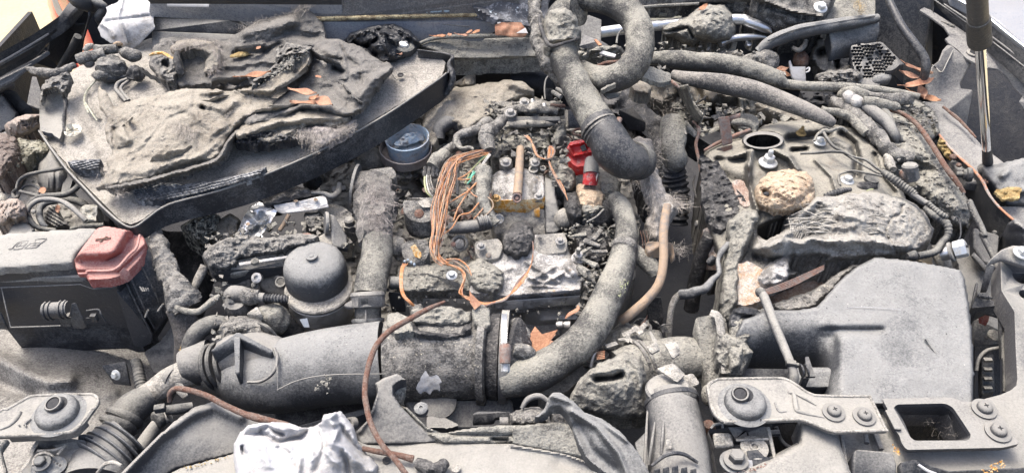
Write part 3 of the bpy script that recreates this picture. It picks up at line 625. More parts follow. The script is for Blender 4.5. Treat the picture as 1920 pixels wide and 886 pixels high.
# ribbed drain duct and grille box
t=thing('grille_box','half melted plastic vent box with mesh grille at the right rear','vent box',(1640,110,.03))
Pp('rear_body','plasticash',t,[(1552,50,.09),(1600,34,.095),(1645,28,.1),(1649,38,.095),(1650,54,.085),(1648,66,.075),(1600,82,.07),(1560,90,.07)],0,.03,bevel=.004)
Pp('side_wall','plastic',t,[(1600,84,.072),(1650,78,.076),(1656,80,.076),(1696,120,.05),(1695,160,.005),(1686,168,-.005),(1676,140,.03),(1660,128,.045)],0,.04,bevel=.003)
g=G();g.relief(raggedpoly([(1596,84),(1652,82),(1690,118),(1680,128),(1660,134),(1650,160),(1620,162),(1605,140),(1598,110)],1.5,6,4),[(1598,86,.075),(1650,84,.08),(1688,118,.06),(1655,160,.03),(1605,130,.05),(1640,120,.05)],noise=((.002,60),),step=3,skirt=.008,fn=lambda x,y,z:z-.006*((np.sin(x*.95+y*.5) > .25)&(np.sin(y*1.1-x*.12) > -.1)&(x+y*.8 < 1768)&(y < 146)));put('mesh_grille',g,M['plastic'],t,smooth=30)
g=G();g.blob((1650,150,.03),(24,14,12),(.3,60),26,.3);put('melted_corner',g,M['plasticash'],t)
g=G();g.tube([(1421,98,.075,9),(1445,80,.09,12),(1490,62,.1,13),(1540,52,.1,13),(1600,42,.1,12),(1645,34,.1,8)],14,n=10,noise=(.12,40));g.tube([(1440,76,.1,2),(1490,56,.112,2),(1550,45,.11,2),(1640,30,.11,2)],6,n=8);one('bonnet_seal',g,M['plasticash'],'thick dusty seal curving from the charred lump up to the right rear corner','seal')
g=G();g.blob((1424,118,.06),(32,20,26),(.35,50),44,.0,3);g.blob((1372,108,.05),(26,14,14),(.4,50),30,.0,5);one('charred_lump',g,M['char'],'round charred lump where the dusty seal ends at the right rear','debris')
g=G();g.blob((1452,143,.05),(24,12,14),(.35,50),30,.3,9);g.blob((1300,105,.06),(22,8,8),(.35,60),26,0,4);one('ash_lump',g,M['ashlight'],'pale yellowish ash lump between the grey hose and the charred lump','debris')
# cavity with fan housing
g=G();g.prism([(1430,85,.02),(1600,80,.02),(1620,175,-.03),(1440,160,-.03)],0,.01);one('heater_box',g,M['deep'],'black burnt heater intake behind the white clip at the right rear','heater box')
g=G();g.relief(raggedpoly([(1530,75),(1580,72),(1600,95),(1600,140),(1570,150),(1540,140),(1518,115)],3,7,3),[(1530,75,.05),(1590,80,.055),(1595,140,.02),(1530,125,.02),(1560,100,.05)],[([(1540,100),(1550,96)],-.03,7),([(1568,95),(1570,125)],-.03,4)],noise=((.006,50),(.002,160)),step=2.4,skirt=.04,edge=(.02,8));one('burnt_blower',g,M['casting'],'burnt blower casting in the cavity right of the white clip','blower')
g=G();g.blob((1502,112,.025),(14,22,14),(.3,60),24);one('rusty_coil',g,M['rust'],'rusty brown coil inside the cavity behind the white clip','coil')
g=G();g.tube([(1486,90,.05,4),(1498,94,.05,5),(1508,86,.05,5),(1512,76,.055,4)],10,noise=(.2,90));one('curved_pipe',g,M['ashlight'],'short pale curved pipe above the rusty coil','pipe')
g=G();g.prism([(1479,115,.055),(1482,113,.056),(1486,125,.05),(1510,125,.05),(1511,155,.03),(1490,153,.03),(1484,140,.04)],0,.004);g.tube([(1511,130,.05,1.6),(1517,127,.05,1.6),(1517,133,.048,1.6),(1511,136,.047,1.6)],8);one('plastic_clip',g,M['white'],'white plastic clip standing upright in the burnt cavity','clip',bevel=.0008)
for k,(x,y,a,l_) in enumerate(((1466,130,.3,30),(1474,140,-.5,34))):leaf(x,y,.03,l_,14,a,'leafdark' if k == 0 else 'leaf',label=('dark brown leaf scrap left of the white clip','red brown leaf blade wedged under the white clip')[k])
g=G();g.relief(raggedpoly([(1530,140),(1560,130),(1600,128),(1620,145),(1615,160),(1560,162),(1530,158)],3,6,9),[(1530,150,.035),(1610,145,.045),(1570,160,.03)],noise=((.007,60,True),(.003,200)),step=2.2,skirt=.03,edge=(.012,7));crumbs(g,[(1530,145),(1600,135),(1612,158),(1540,160)],.05,70,(1,3.5),4);one('charred_wool',g,M['char'],'crusty charred wool heap in front of the vent box','debris')
# ================= right fender side =================
R0=tile(5,0);R1=tile(5,1);R2=tile(5,2);R3=tile(5,3)
t=thing('fender','glossy grey right fender with its black bolted inner flange behind the gas strut','fender',(1850,120,.05))
Pp('outer_panel','paintgrey',t,[(1782,-16,.115),(1960,-16,.14),(1990,130,.1),(1925,92,.1),(1870,42,.105),(1840,22,.11),(1786,-6,.115)],0,.02,bevel=.004)
Tp('rim','chrome',t,[(1776,-14,.118,2.6),(1800,2,.116,2.8),(1845,28,.112,3),(1900,72,.106,3.2),(1990,140,.1,3.4)],12)
Pp('drip_channel','paintblack',t,[(1750,-16,.1),(1778,-12,.11),(1845,35,.105),(1900,80,.1),(1990,150,.095),(1990,205,.06),(1920,140,.07),(1850,78,.075),(1790,30,.08),(1745,-4,.085)],0,.015,bevel=.003)
g=G();g.tube([(1770,8,.098,1.6),(1850,62,.09,1.6),(1990,168,.08,1.6)],8);g.tube([(1752,0,.092,1.2),(1850,70,.085,1.2),(1990,180,.075,1.2)],8);put('channel_lip',g,M['midgrey'],t)
hole=[(1800+6.5*cos(a),83+2.6*sin(a)) for a in np.linspace(0,2*pi,12,endpoint=False)]
Pp('bolt_flange','midgrey',t,R0([(495,75,.075),(530,55,.08),(580,75,.078),(760,190,.07),(850,250,.066),(1000,360,.06),(1160,470,.052),(1290,570,.045),(1290,760,.03),(1278,812,.02),(1240,760,.028),(1266,715,.03),(1200,650,.034),(1150,570,.04),(1080,515,.045),(970,500,.048),(910,470,.05),(850,440,.052),(780,370,.056),(710,320,.06),(688,290,.062),(722,265,.064),(680,200,.068),(590,135,.072)]),0,.004,holes=[hole],bevel=.001)
bolt(t,1825,100,.055,13,'metalash',(0,0,1),'hex')
Tp('bead','ash',t,R0([(658,158,.083,5),(700,175,.083,9),(740,196,.08,11),(762,205,.078,6)]),8)
t=thing('inner_wing','dark inner wing panel with a round hole, right rear corner','wing panel',(1700,60,0))
hole=[(1702+6*cos(a),6+4*sin(a)) for a in np.linspace(0,2*pi,12,endpoint=False)]
Pp('panel','paintblack',t,[(1636,-16,.09),(1752,-16,.1),(1750,20,.08),(1748,120,-.02),(1720,170,-.06),(1650,140,-.06),(1636,60,0)],0,.006,holes=[hole],bevel=.002)
g=G();g.prism([(1745,25,.075),(1775,45,.06),(1782,70,.04),(1790,140,-.08),(1745,140,-.08)],0,.006);g.prism([(1800,110,-.06),(1960,90,-.06),(1960,320,-.2),(1790,340,-.2)],0,.006);put('wheel_liner',g,M['deep'],t)
one('weatherstrip',G().tube([(1660,-16,.14,6),(1672,12,.13,7),(1690,48,.115,7.5),(1716,84,.1,8),(1732,108,.085,8.5),(1736,128,.07,8.5),(1732,146,.05,8)],16),M['plasticclean'],'shiny black rubber weatherstrip curving down the right rear corner','weatherstrip')
t=thing('wing_bracket','grey box shaped pressed bracket below the right fender flange','bracket',(1780,180,-.02))
Pp('body','midgrey',t,R0([(590,490,.04),(640,450,.045),(670,370,.055),(700,335,.06),(735,335,.06),(775,370,.06),(890,465,.045),(870,490,.04),(800,620,.015),(810,660,.01),(900,670,.01),(890,720,0),(840,1000,-.06),(780,1060,-.07),(640,880,-.02),(560,700,.0),(545,620,.015)]),0,.01,bevel=.003)
Pp('recess','paintblack',t,R0([(605,490,.05),(650,450,.052),(680,385,.058),(735,345,.063),(750,372,.062),(690,480,.05),(660,535,.044)]),0,.004,bevel=.001)
Tp('edge_bead','metalash',t,R0([(590,488,.046,5),(620,510,.046,5),(662,540,.046,5),(700,470,.056,5),(748,375,.064,5)]),8,n=5)
# fallen leaves in the corner
for (x,y,z,L,W,a,mm,lb) in ((1722,132,.055,54,17,-.9,'leaforange','curled orange leaf on top of the heap in the right rear corner'),(1708,143,.045,46,16,2.6,'leafdark','brown leaf at the left of the heap in the right rear corner'),(1722,158,.045,60,22,.25,'leaforange','large tan leaf across the middle of the right rear corner heap'),(1735,184,.02,54,20,-.75,'leaf','lowest red brown leaf sliding out of the right rear corner heap'),(1728,172,.03,40,18,1.4,'leaforange','small folded orange leaf under the middle of the corner heap')):
    leaf(x,y,z,L,W,a,mm,curl=.4,label=lb,tilt=.1)
# sheet metal shelf running down
g=G();g.prism([(1730,188,.0),(1770,196,.0),(1800,222,-.01),(1845,275,-.01),(1880,300,-.01),(1900,320,-.01),(1860,345,-.01),(1815,340,-.01),(1760,270,-.01),(1720,240,-.01)],0,.02,noise=(.002,12));one('inner_shelf',g,M['midgrey'],'flat grey sheet metal shelf under the foot of the gas strut','shelf',bevel=.004)
g=G();g.tube([(1768,200,.008,2.5),(1800,226,.004,3),(1830,258,.002,2)],6,noise=(.5,100));one('rusty_seam',g,M['rust'],'thin rusty seam on the sheet metal shelf','seam')
t=thing('gas_strut','chrome rod gas strut with scorched black sleeve holding up the bonnet','gas strut',(1852,305,.01))
a_,b_=P(1852,305,.012),P(1828,-60,.40)
def al(f):return a_+(b_-a_)*f
f0=.0
# find fractions whose projection hits given pixel rows
def proj(p):
    d=p-CAM;fwd=np.array([0,cos(PITCH),-sin(PITCH)]);up=np.array([0,sin(PITCH),cos(PITCH)]);k=np.dot(d,fwd);return 960+FPX*d[0]/k,443-FPX*np.dot(d,up)/k
ff=np.linspace(0,1,400);yy=np.array([proj(al(f))[1] for f in ff])
def fat(y):return ff[np.argmin(abs(yy-y))]
def seg(y0,y1,r0,r1,n=8,**k):
    f=np.linspace(fat(y0),fat(y1),n);C=np.array([al(q) for q in f]);g=G();R=np.linspace(r0,r1,n);return g.tubew(C,R,24,**k)
u_=.00085
put('rod',seg(300,70,8*u_,8*u_),M['chrome'],t);put('sleeve',seg(80,36,17.5*u_,16.5*u_,14,noise=(.08,60)),M['rubber'],t,bevel=.001);put('cylinder',seg(38,-60,14.5*u_,14.5*u_),M['plastic'],t)
put('end_socket',seg(312,278,9.5*u_,8*u_),M['rubber'],t);Lp('ball_joint','rubber',t,(1846,318,.0),[(12,-6),(13,2),(11,8),(.1,9)],(.5,-.3,1),18)
# headlight top cover right
g=G();g.relief([(1838,312),(1870,308),(1925,295),(1990,290),(1990,390),(1885,388),(1865,360),(1842,330)],[(1840,318,.01),(1980,295,.03),(1890,385,-.01),(1990,385,0),(1900,330,.02)],[([(1870,365),(1910,358),(1960,350)],.006,7),([(1880,330),(1890,322)],.005,6)],noise=((.002,30),(.001,150)),step=3,skirt=.03,edge=(.012,12));one('headlight_cover',g,M['plasticash'],'dusty rounded headlight cover at the right edge below the strut','headlight')
g=G();g.prism([(1868,386,-.012),(1990,384,-.012),(1990,520,-.03),(1925,450,-.02)],0,.01);one('headlight_bracket',g,M['midgrey'],'grey plate at the right edge under the headlight cover','bracket',bevel=.002)
g=G();g.relief(raggedpoly([(1864,358),(1890,350),(1915,352),(1912,372),(1880,374)],2,5),[(1865,360,.012),(1910,355,.018)],noise=((.004,150),),step=2,skirt=.004);g2=g;one('moss_patch',g2,M['amber'],'yellowish lump of residue on the dusty headlight cover','residue')
# rust edged bracket rail
t=thing('rail_bracket','long black strut bracket with a rusty edge down the right side','bracket',(1840,400,-.03))
Pp('web','paintblack',t,R1([(560,50,.0),(600,70,.0),(640,130,.0),(740,240,.0),(880,370,.0),(960,460,.0),(1010,560,.0),(1080,650,.0),(1190,750,.0),(1260,800,.0),(1290,850,0),(1290,960,-.03),(1100,950,-.06),(1010,860,-.06),(960,720,-.05),(850,560,-.045),(760,430,-.04),(700,340,-.04),(640,230,-.04),(560,100,-.03)]),0,.006,bevel=.002)
g=G();g.tube(R1([(600,72,.002,9),(740,238,.002,9),(880,368,.002,10),(960,458,.002,11),(1010,558,.002,10),(1080,650,.002,9),(1190,752,.002,9),(1262,800,.002,9)]),8,n=6,noise=(.3,120));put('rusty_edge',g,mat('rust flecked edge',(.3,.27,.24),(.42,.2,.12),.5,45,4,0,grain=.3),t)
g=G();g.relief(raggedpoly(R1([(640,145),(690,170),(750,240),(800,290),(760,320),(710,290),(650,215)]),2,5,3),[R1([(640,145,.004)])[0],R1([(780,300,-.01)])[0]],noise=((.006,130,True),),step=1.8,skirt=.004);put('amber_residue',g,M['amber'],t)
for k,(x,y,r) in enumerate(((745,290,26),(790,350,20))):
    g=G();p=R1([(x,y,.0)])[0];g.blob(p,(r/4,r/4,r/5),(.3,90),14);put('rust_lump',g,M['rust'],t)
g=G();p=R1([(850,420,.012)])[0];ax=(-1,.25,-.15)
g.lathe(p,[(13,-8),(14,-4),(13,0),(10,2),(10.5,5),(9,7)],ax,24);g.lathe(p,[(5.5,6),(5.5,18),(4,19)],ax,12);put('rubber_bushing',g,M['rubber'],t)
for x,y in ((985,590),(1055,855)):p=R1([(x,y,-.02)])[0];Lp('rivet','rubber',t,p,[(5,-2),(5,1),(3,4),(.1,4)],(-.5,-.7,.6),12)
g=G();p=R1([(985,480,.0)])[0];g.lathe(p,[(7,-1),(7,1),(3,2),(3,5)],(1,-.3,.3),12);put('clip',g,M['rust'],t)
g=G();g.relief(R1([(1110,880),(1150,790),(1200,750),(1270,790),(1300,830),(1300,1000),(1120,1000)]),[R1([(1110,880,-.02)])[0],R1([(1200,750,.02)])[0],R1([(1300,900,.0)])[0]],noise=((.003,60),),step=3,skirt=.03,edge=(.01,8));put('end_boot',g,M['plastic'],t)
# ash wool mass with brake line
def Zw(x,y):return .0
t=thing('charred_insulation','long crusted mass of ash grey burnt insulation down the right side','insulation',(1720,300,-.03))
poly=[(1560,190),(1590,178),(1640,190),(1700,180),(1735,192),(1755,215),(1762,248),(1745,262),(1770,300),(1790,340),(1815,372),(1830,400),(1815,430),(1780,425),(1750,400),(1735,378),(1700,360),(1672,352),(1655,330),(1640,300),(1650,280),(1620,262),(1600,232),(1570,215)]
g=G();g.relief(raggedpoly(poly,3,8,5),[(1570,200,.03),(1700,190,.03),(1755,240,.015),(1830,400,-.02),(1780,430,-.03),(1700,350,-.02),(1640,290,.0),(1700,280,.025),(1760,350,.01),(1610,225,.03)],[([(1570,200),(1620,230),(1660,270),(1700,290)],.012,14),([(1718,345),(1760,372),(1790,390)],.012,12),([(1740,215),(1752,250)],-.015,5),([(1660,262),(1700,300),(1745,320)],-.008,7)],noise=((.009,32,True),(.003,110,True),(.0015,320)),step=2.2,skirt=.05,edge=(.03,12),warp=4);put('crust',g,M['ash'],t)
g=G();crumbs(g,poly,.035,260,(1,4),5);crumbs(g,[(1700,190),(1750,200),(1760,240),(1730,240)],.04,60,(2,5),8);put('loose_crumbs',g,M['char'],t,kind='stuff')
Tp('charred_roll','char',t,[(1560,190,.045,9),(1600,212,.05,11),(1640,250,.045,12),(1672,285,.035,12),(1710,300,.03,10)],16,n=12,noise=(.5,90,True))
one('brake_line',G().tube([(1668,206,.05,3.5),(1690,212,.05,4),(1720,234,.048,4.5),(1745,268,.045,5),(1768,305,.04,5),(1782,325,.036,5.5),(1795,342,.03,5),(1808,362,.02,3.5)],12,n=8,noise=(.15,150)),M['rust'],'curved rusty brake line resting on the ash down the right side','brake line')
# pipes of the air-conditioning, white ends
t=thing('hose_joint','ash coated hose joint with whitened pipe ends at the right rear','hose joint',(1620,190,.04))
g=G();g.blob((1600,180,.05),(28,14,20),(.25,60),34,-.3,3);put('crust',g,M['ash'],t)
for x,y in ((1592,180),(1606,188)):
    Tp('pipe_end','whitemetal',t,[(x-6,y-4,.068,9),(x+2,y+4,.066,12),(x+6,y+8,.062,8)],18,n=4,noise=(.1,70))
Tp('silver_pipe','metalash',t,[(1620,198,.062,9.5),(1640,212,.06,12),(1662,230,.055,11),(1676,252,.045,9),(1680,266,.03,7)],20,n=6,noise=(.04,60))
Tp('thin_pipe','rubber',t,[(1650,204,.062,7),(1664,216,.06,7.5),(1676,240,.052,5.5),(1690,264,.035,4.5)],14,n=6)
Tp('ash_roll','ash',t,[(1618,190,.07,8),(1650,194,.07,9),(1678,200,.065,8),(1680,206,.06,5)],16,n=8,noise=(.4,70,True))
one('conduit',G().tube([(1456,156,.055,9),(1520,162,.055,9.5),(1600,164,.055,8),(1680,172,.055,6),(1724,181,.055,5.5)],14,n=10,noise=(.16,50)),M['ash'],'straight ash coated conduit running to the right below the vent box','conduit')
one('conduit',G().tube([(1600,172,.05,7),(1640,184,.05,9),(1700,186,.048,9),(1712,190,.045,5)],14,n=10,noise=(.5,80,True)),M['char'],'second rougher charred conduit just under the straight ash coated one','conduit')
t=thing('fusible_block','dark debris with pale plastic chips under the right rear conduit','debris',(1560,185,.0))
g=G();g.relief([(1500,170),(1610,168),(1610,200),(1560,200),(1510,190)],[(1505,175,.02),(1605,195,.02)],noise=((.01,60,True),),step=3,skirt=.04);put('base',g,M['deep'],t)
for x,y in ((1548,182),(1562,187)):g=G();g.box((x,y,.04),(7,5,10),(1,.3,0));put('chip',g,M['midgrey'],t)
# big hose(s) from centre to right
one('ash_hose',G().tube([(1215,108,.08,12),(1260,112,.085,16),(1330,118,.085,19),(1400,128,.08,18),(1450,146,.07,15),(1475,160,.06,8)],20,n=12,noise=(.2,40)),M['hose'],'thick ash coated hose behind the longer pale hose, right of the loop','hose')
one('coolant_hose',G().tube([(1262,140,.075,9),(1290,147,.08,13),(1350,156,.085,18),(1420,172,.085,18),(1490,198,.08,16),(1545,222,.07,12),(1562,232,.062,8)],24,n=12,noise=(.08,30)),mat('scorched cream hose',(.06,.06,.06),(.34,.31,.26),.5,16,1.6,.6,grain=.2,bump=.8,stain=((.06,.06,.06),.36,22)),'long scorched cream and grey hose slanting down to the engine cover on the right','hose')
one('hose_tail',G().tube([(1540,206,.06,6),(1580,214,.055,7),(1600,226,.05,8),(1625,250,.045,8)],14,n=8,noise=(.4,80,True)),M['ash'],'crusty end of a thin hose right of the long scorched hose','hose')
# fibrous wool under the hoses
t=thing('heat_shield_wool','grey torn heat shield wool bulging under the scorched cream hose','insulation',(1330,180,-.02))
C5=tile(4,0)
g=G();g.relief(raggedpoly([(1180,150),(1230,140),(1290,150),(1370,172),(1440,192),(1500,215),(1520,235),(1450,236),(1400,238),(1370,240),(1330,228),(1290,222),(1255,225),(1225,200),(1195,170)],3,8,6),[(1190,155,.03),(1250,180,.02),(1300,160,.03),(1345,205,.0),(1440,200,.03),(1500,225,.01),(1390,225,-.02),(1240,215,-.03)],[(C5([(80,640),(140,740),(220,840)]),-.02,6),(C5([(150,780),(260,700),(380,690)]),.012,9),(C5([(220,840),(330,790),(420,730)]),-.01,7),(C5([(430,700),(460,800),(520,880)]),.01,10),([(1220,180),(1245,190),(1262,175)],.012,8)],noise=((.012,20),(.004,60),(.001,200)),step=2.4,skirt=.01,edge=(.03,12),warp=7);put('wool',g,M['felt'],t)
g=G();g.hairs([(1200,165,.035),(1240,190,.03),(1262,215,.01),(1240,222,-.0)],120,14,.5,9,.008,seed=2);put('fibres',g,M['fibre'],t,kind='stuff')
g=G();g.relief(raggedpoly([(1265,160),(1290,158),(1300,190),(1320,215),(1300,240),(1270,230),(1265,200)],3,6,1),[(1270,165,.04),(1300,235,.0),(1285,190,.045)],noise=((.008,50,True),(.002,160)),step=2.2,skirt=.008,edge=(.02,8));put('torn_flap',g,M['ash'],t)
g=G();g.relief(raggedpoly([(1380,180),(1420,178),(1425,200),(1412,225),(1400,232),(1385,212)],2,6,1),[(1380,180,.045),(1420,185,.04),(1400,230,0)],[([(1398,195),(1402,215)],-.02,3)],noise=((.003,60),),step=2.2,skirt=.008,edge=(.02,8));put('grey_flap',g,M['ash'],t)
Pp('backing','deep',t,[(1440,195,-.05),(1600,200,-.05),(1600,240,-.07),(1430,240,-.07)],0,.01,bevel=0)
# ================= rear gap right of hose: dark bellhousing =================
t=thing('bellhousing','dark sooty casting deep between the hose loop and the fibre wool','casting',(1180,240,-.15))
g=G();g.relief([(1120,165),(1200,160),(1260,220),(1265,330),(1215,360),(1180,300),(1140,230)],[(1130,170,-.08),(1260,220,-.14),(1230,340,-.18),(1180,240,-.12)],[([(1150,210),(1190,230),(1215,262)],.02,4),([(1160,185),(1150,195)],.012,8)],noise=((.008,30),),step=4,skirt=.08);put('casting',g,M['chardark'],t)
Pp('bracket','plastic',t,[(1160,205,-.05),(1188,200,-.05),(1212,230,-.07),(1210,240,-.08),(1180,235,-.08)],0,.01,bevel=.002)
# rusty bracket, brake pipe etc. left of the right cover
R4=tile(4,1)
t=thing('mount_bracket','upright rusty perforated steel strip beside the right engine cover','bracket',(1365,270,.02))
def hl(x,y,r,n=8):
    q=R4([(x,y)])[0];return [(q[0]+r/4*cos(a),q[1]+r/4*sin(a)*1.1) for a in np.linspace(0,2*pi,n,endpoint=False)]
Pp('strip','rustlight',t,R4([(268,-10,.075),(350,-20,.078),(385,-5,.078),(350,12,.07),(375,175,.04),(300,195,.035)]),0,.004,holes=[hl(314,12,13),hl(325,108,13)],bevel=.001)
g=G();g.prism(R4([(350,-20,.079),(430,-40,.08),(432,-20,.078),(372,0,.075)]),0,.003);g.prism(R4([(255,225,.03),(370,195,.035),(375,215,.03),(330,240,.025)]),0,.003);put('foot',g,M['rustlight'],t)
g=G();g.tube(R4([(160,240,.02,10),(260,185,.025,14),(400,125,.03,15),(505,85,.035,14)]),10,n=4);one('rusty_rod',g,M['rustlight'],'pale rusty rod lying behind the perforated strip','rod')
g=G();g.tube(R4([(130,130,.02,22),(220,90,.025,22),(300,60,.03,20)]),8,n=4,flat=.4);g.tube(R4([(350,30,.04,16),(450,30,.04,30),(520,60,.035,28),(540,105,.03,16)]),12,n=6,noise=(.2,90));one('ash_bracket',g,M['ash'],'ash coated bracket arm passing behind the perforated strip','bracket')
g=G();g.lathe((1398,232,.03),[(22,-6),(24,2),(22,8),(15,10),(.1,10)],(0,-.1,1),26,noise=(.003,80));one('strut_plug',g,M['ash'],'round ash covered cap behind the right engine cover','cap')
t=thing('plastic_connector','black square connector under the slanting ash grey arm, right of the fibre wool','connector',(1310,265,-.02))
Pp('body','plasticclean',t,R4([(20,110,.01),(70,100,.01),(230,165,.0),(200,200,-.01),(120,230,-.03),(20,160,-.02)]),0,.03,bevel=.003)
Pp('arm','ashlight',t,R4([(-20,25,.05),(30,10,.05),(120,110,.03),(95,125,.03),(60,90,.035)]),0,.008,bevel=.002)
Pp('fork','ashlight',t,[(1259,236,.055),(1270,232,.055),(1276,243,.05),(1284,240,.05),(1288,251,.045),(1270,252,.048)],0,.004,bevel=0)
one('copper_pipe',G().tube(R4([(70,20,.04,8),(112,60,.035,12),(120,110,.03,13),(100,200,.02,13),(125,330,.01,12),(140,440,-.0,12),(140,600,-.02,12),(150,720,-.03,12),(175,775,-.035,10)]),10,n=8,noise=(.15,120)),M['rustlight'],'thin upright bent copper pipe left of the strut tower cover','pipe')
g=G();g.tube(R4([(205,790,-.03,7),(260,790,-.028,8),(330,765,-.02,8),(380,745,-.015,5)]),8);one('copper_wire',g,M['rust'],'short rusty wire at the lower left of the right engine cover','wire')
g=G();g.tube(R4([(90,430,-.04,6),(80,500,-.05,7),(115,640,-.06,7),(150,830,-.07,7)]),8);g.lathe(R4([(125,790,-.06)])[0],[(7,0),(7,6),(4,9)],(-.8,-.3,.4),12);one('dipstick',g,M['metalash'],'thin grey rod with a nut hanging in the gap left of the tower cover','rod')
# grey rubber bellow & fur strip between loop and right cover
t=thing('bellow_duct','ash caked bellow duct hanging in the dark gap right of the fibre strip','duct',(1265,300,-.05))
Tp('caked_crust','ash',t,[(1262,228,.04,22),(1262,250,.035,24),(1264,280,.025,22),(1268,300,.01,22),(1262,316,-.005,14)],22,n=8,noise=(.2,45))
Tp('bellow','plasticclean',t,[(1262,300,.0,16),(1264,330,-.03,22),(1270,370,-.06,22),(1268,420,-.1,20)],24,n=16,ring=(.011,.12))
t=thing('fibre_strip','hanging strip of hairy grey mineral fibre right of the big elbow hose','fibre',(1220,340,-.0))
poly=[(1184,262),(1200,256),(1222,262),(1230,300),(1236,330),(1250,362),(1275,382),(1262,400),(1250,430),(1240,460),(1218,450),(1210,420),(1222,400),(1216,372),(1204,345),(1200,310),(1194,285)]
g=G();g.relief(raggedpoly(poly,2.5,6,7),[(1190,265,.055),(1215,300,.045),(1222,360,.03),(1240,440,.0),(1270,385,.01)],[([(1205,270),(1216,320),(1228,370),(1232,440)],.012,9)],noise=((.005,60),(.002,200)),step=2.2,skirt=.015,edge=(.012,8));put('wool',g,M['fibre'],t)
g=G();g.hairs([(1195,270,.05),(1216,320,.045),(1226,370,.035),(1235,440,.01)],420,20,.45,8,.01,(0,8),4);g.hairs([(1262,375,.02),(1272,385,.02)],120,24,.5,5,.008,(16,2),5);g.hairs([(1196,340,.02),(1190,352,.015)],60,18,.5,4,.004,(-8,4),6);g.hairs([(1232,262,.05),(1228,310,.04)],80,16,.4,4,.006,(10,2),6);put('fibres',g,M['fibre'],t,kind='stuff')
one('fibre_tuft',G().hairs([(1268,462,-.02),(1276,470,-.02)],90,18,.5,5,.006,(8,8),8),M['fibre'],'small pale fibre tuft behind the tan clip, above the dark gap','fibre',kind='stuff')
# hook with tan pipe
t=thing('dipstick_tube','tan scorched tube curving down from a round mouth beside the hairy strip','tube',(1240,500,-.05))
Tp('tube','tan',t,[(1251,386,.05,8.5),(1247,410,.045,8.5),(1244,440,.04,8.5),(1244,490,.025,8.5),(1236,530,.01,8.5),(1214,560,-.005,9),(1180,590,-.02,9.5),(1165,600,-.03,9)],18,n=10)
Lp('mouth','ashlight',t,(1252,387,.05),[(8,-4),(10.5,1),(9.5,2.5),(7,2),(6.5,-2),(.1,-2)],(.1,-.1,1),22)
Pp('clip','tan',t,[(1212,452,.03),(1250,452,.04),(1262,455,.035),(1266,478,.02),(1260,486,.015),(1257,472,.02),(1215,474,.02),(1210,462,.022)],0,.012,bevel=.002)
g=G();[g.tube([(x,432,.0,1),(x+4,446,.0,1),(x+6,470,-.01,1)],5) for x in (1200,1205,1211)];one('red_wires',g,M['rust'],'few bare red wires by the tan clip','wires',kind='stuff')
one('red_wire',G().tube([(1214,590,-.03,.8),(1210,600,-.03,1.6),(1198,614,-.03,1.8),(1183,628,-.03,1.4)],6),M['rust'],'single bare red wire in the dark hollow right of the curved hose','wire')
# dark gap furniture
one('steering_shaft',G().tube([(1330,440,-.02,12),(1316,480,-.06,14),(1306,520,-.1,14),(1296,580,-.16,14)],14,noise=(.1,50)),M['chardark'],'dark shaft going down in the black gap left of the melted airbox','shaft')
t=thing('charred_bracket','bent charred metal strap in the black gap left of the melted airbox','strap',(1350,480,-.03))
Tp('strap','plasticash',t,[(1366,456,.01,6),(1352,474,.005,6),(1346,490,.0,5),(1348,512,-.0,5),(1336,524,-.005,6),(1322,540,-.01,9),(1300,548,-.02,10),(1275,552,-.03,9)],10,n=8,noise=(.35,60))
g=G();g.blob((1333,488,-.01),(10,7,12),(.6,60),18);put('lump',g,M['melt'],t)
one('overflow_hose',G().tube([(1290,548,-.03,8),(1270,556,-.035,7),(1260,575,-.045,6.5),(1256,600,-.06,6),(1254,630,-.08,6)],14,n=10,noise=(.1,60)),M['ashlight'],'curved pale grey hose ending in the black gap left of the airbox','hose')
g=G();g.prism([(1225,555,-.08),(1242,556,-.08),(1246,590,-.11),(1236,616,-.13),(1215,600,-.12),(1213,575,-.1)],0,.02);one('throttle_lever',g,M['plastic'],'small dark lever plate deep in the black gap right of the tan tube','lever',bevel=.002)
